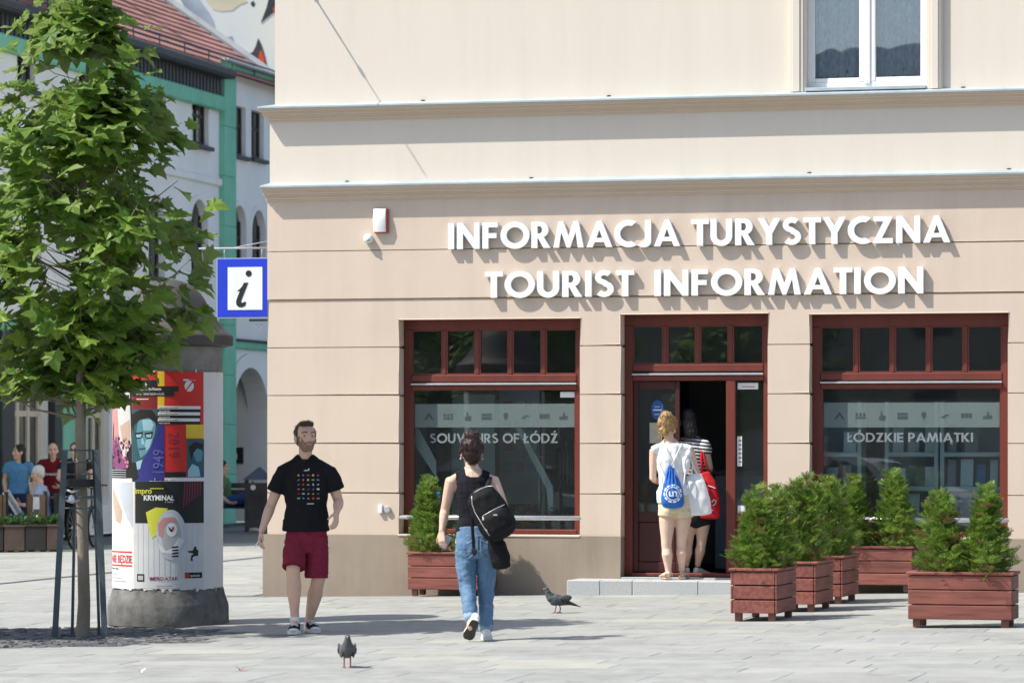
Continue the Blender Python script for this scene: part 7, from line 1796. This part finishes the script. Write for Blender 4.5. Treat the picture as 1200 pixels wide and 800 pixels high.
# ------------------------------------------------------------------ pigeons
M['bract_dark'] = mk('orange eye', (.22, .05, .01), .3, .05, 9); M['pigeon'] = mk('grey feathers', (.085, .088, .095), .7, .35, 18, .4, 60); M['pigeon_w'] = mk('dark wing', (.045, .047, .05), .7, .4, 22, .4, 60); M['pigeon_n'] = mk('green neck sheen', (.03, .055, .05), .35, .4, 30); M['pigeon_l'] = mk('pink leg', (.45, .12, .10), .6, .1, 20)
def pigeon(px, py, rz, label, sc):
    g_ = gpt(px, py); t = thing('pigeon', label, 'bird', g_, rz, 'pigeons on the paving'); t.scale = (sc, sc, sc)
    v = Vol(); v.tube([(V3((-.15, 0, .085)), .018, .010), (V3((-.10, 0, .10)), .034, .026), (V3((-.04, 0, .118)), .054, .050), (V3((.02, 0, .132)), .058, .056), (V3((.065, 0, .150)), .045, .046), (V3((.088, 0, .185)), .029, .030), (V3((.096, 0, .212)), .023, .024)], V3((0, 1, 0)), 16)
    v.tube([(V3((-.11, 0, .095)), .028, .012), (V3((-.19, 0, .070)), .030, .006), (V3((-.225, 0, .058)), .026, .004)], V3((0, 1, 0)), 12)
    v.ell(V3((.103, 0, .225)), (V3((.026, 0, 0)), V3((0, .020, 0)), V3((0, 0, .021)))); solid('body', v, M['pigeon'], t, .0045, 2)
    v = Vol(); v.tube([(V3((.055, 0, .152)), .046, .046), (V3((.082, 0, .180)), .032, .033), (V3((.093, 0, .203)), .026, .027)], V3((0, 1, 0)), 14); solid('neck_feathers', v, M['pigeon_n'], t, .0045, 1)
    for sg in (-1, 1):
        v = Vol(); v.ell(V3((-.035, sg*.050, .122)), (V3((.105, -sg*.012, -.036)), V3((0, .012, 0)), V3((.012, 0, .036)))); v.tube([(V3((-.09, sg*.040, .105)), .008, .024), (V3((-.17, sg*.022, .078)), .006, .012), (V3((-.205, sg*.018, .066)), .004, .006)], V3((0, 1, 0)), 10); w_ = solid('wing', v, M['pigeon_w'], t, .0045, 1)
        b = MB()
        for x in (-.05, -.085): b.tube([(x+.02, sg*.0635, .135), (x, sg*.0635, .118), (x-.01, sg*.060, .10)], .006, 5)
        b.build('wing_bar', M['black'], w_)
        b = MB(); a = .025*sg; b.tube([(-.005+a*.5, sg*.022, .09), (-.008+a, sg*.022, .045), (.0+a, sg*.022, .008)], .0055, 6)
        for dx, dy in ((.03, .012), (.034, 0), (.03, -.012), (-.02, 0)): b.tube([(a, sg*.022, .007), (a+dx, sg*.022+dy, .004)], .0035, 5)
        b.build('leg', M['pigeon_l'], t, True)
        b = MB(); b.ball((.110, sg*.0170, .230), .0035, 8); b.build('eye', M['bract_dark'], t)
    b = MB(); b.tube([(.122, 0, .224), (.138, 0, .219), (.150, 0, .212)], [.0065, .0045, .0015], 8); b.build('beak', M['pigeon_w'], t, True); b = MB(); b.ball((.126, 0, .228), .005, 8); b.build('cere', M['sticker'], t)
pigeon(407, 782, math.radians(-86), 'pigeon in the foreground facing the camera on the sunlit paving', 1.0)
pigeon(653, 718, math.radians(184), 'dark pigeon walking left near the doorstep, seen from the side', .98)

# ------------------------------------------------------------------ across the square, behind the viewer: what the panes mirror
OPP = thing('opposite_building', 'long pale building on the far side of the square behind the viewer', 'building', (-24, -34, 0))
M['opp_roof'] = mk('far slate roof', (.34, .38, .41), .6, .2, .4); M['opp'] = mk('far facade', (.36, .31, .25), .9, .1, .5); box('wall', M['opp'], OPP, -38, 38, -10, 0, -.5, 10); b = MB(); b.prism([[(-39, 0), (39, 0), (36, 4.5), (-36, 4.5)]], -10.5, .6); b.v = [(v_[0], v_[1], v_[2]*.9+10.01) for v_ in b.v]; b.build('roof', M['opp_roof'], OPP)
for i in range(19):
    for z in (1.0, 5.0): box('window', M['m_dark'], OPP, -36.5+4*i, -35.1+4*i, .001, .06, z, z+2.3)
for i, (x, y, sc, lab) in enumerate(((-10.5, 9.5, 1.0, 'plane tree beside the viewer, outside the picture on the left'), (-15.8, 11.5, 1.1, 'larger plane tree far left of the viewer, outside the picture'), (-6.75, 30.1, .97, 'plane tree left of the advertising column just outside the picture'), (-13.0, 2.0, 1.15, 'plane tree behind the viewer on the square'), (-18.5, 1.0, 1.2, 'tallest plane tree behind the viewer on the square'))):
    t = thing('plane_tree', lab, 'tree', (x, y, gz(x)), i*1.3, 'plane trees on the square'); t.scale = (sc, sc, sc)
    for src in (trunk, crown):
        o = src.copy(); COL.objects.link(o); o.parent = t

# parked cars across the square: mirrored in the shop glass
def car(x, y, rz, col, label):
    t = thing('parked_car', label, 'car', (x, y, gz(x)), rz, 'cars parked across the square')
    m_ = mk('car paint '+label[:9], col, .3, .03, 3, spec=.6)
    b = MB(); b.prism([[(-2.05, .30), (-1.75, .22), (1.75, .22), (2.05, .32), (2.10, .62), (1.95, .78), (1.05, .93), (-1.0, .95), (-1.95, .92), (-2.12, .70)]], -.84, .84); o = b.build('body', m_, t); bv_ = o.modifiers.new('bevel', 'BEVEL'); bv_.width = .09; bv_.segments = 3
    b = MB(); b.prism([[(-1.75, .90), (1.05, .90), (.45, 1.36), (.1, 1.44), (-.9, 1.45), (-1.35, 1.38)]], -.70, .70); o = b.build('cabin', m_, t); bv_ = o.modifiers.new('bevel', 'BEVEL'); bv_.width = .08; bv_.segments = 3
    for s_ in (-1, 1):
        for pts in ([(-1.45, .97), (-.42, .97), (-.42, 1.34), (-1.2, 1.32)], [(-.34, .97), (.72, .97), (.32, 1.33), (-.34, 1.34)]):
            b = MB(); y0, y1 = sorted((s_*.699, s_*.706)); b.prism([pts], y0, y1); b.build('window', M['glass_dark'] if False else M['black'], t)
        for wx in (-1.3, 1.32):
            b = MB(); b.lathe([(.20, 0), (.31, .0), (.32, .03), (.32, .17), (.30, .20), (.20, .20)], 20); b.v = [(wx+v_[0], s_*(.68+v_[2]), .32+v_[1]) for v_ in b.v]; w_ = b.build('wheel', M['black'], t); b = MB(); b.lathe([(.20, 0), (.20, .015), (.05, .03)], 16); b.v = [(wx+v_[0], s_*(.875+v_[2]), .32+v_[1]) for v_ in b.v]; b.build('rim', M['steel'], w_)
        box('headlight', M['sticker'], t, 1.98, 2.09, s_*.55-.14, s_*.55+.14, .60, .72, .02)
    b = MB(); b.add([(1.02, -.6, .96), (1.02, .6, .96), (.47, .55, 1.36), (.47, -.55, 1.36)], [(0, 1, 2, 3)]); b.v = [(v_[0]+.035, v_[1], v_[2]+.02) for v_ in b.v]; b.build('windscreen', M['black'], t)
car(-6.2, 13.5, .06, (.75, .75, .74), 'white car parked across the square, behind the viewer to the left'); car(-12.6, 14.5, -.04, (.42, .44, .46), 'silver car parked far left across the square, outside the picture')
# bits of litter on the paving
for px, py, m_, sc, lab in ((282, 786, 'pot', .03, 'small curled orange leaf lying on the paving at lower left'), (165, 788, 'white', .03, 'scrap of white paper lying on the paving at lower left')):
    g_ = gpt(px, py); t = thing('dry_leaf' if m_ == 'pot' else 'paper_scrap', lab, 'leaf' if m_ == 'pot' else 'paper', g_+V3((0, 0, .004)), .4); b = MB(); vs = []
    for i in range(5):
        for j in range(3): vs.append(((i-2)*sc*.5, (j-1)*sc*.6, .012*abs(i-2)+.006*((i+j) % 2)))
    b.add(vs, [(i*3+j, i*3+j+1, i*3+j+4, i*3+j+3) for i in range(4) for j in range(2)]); b.build('blade' if m_ == 'pot' else 'sheet', M[m_], t)
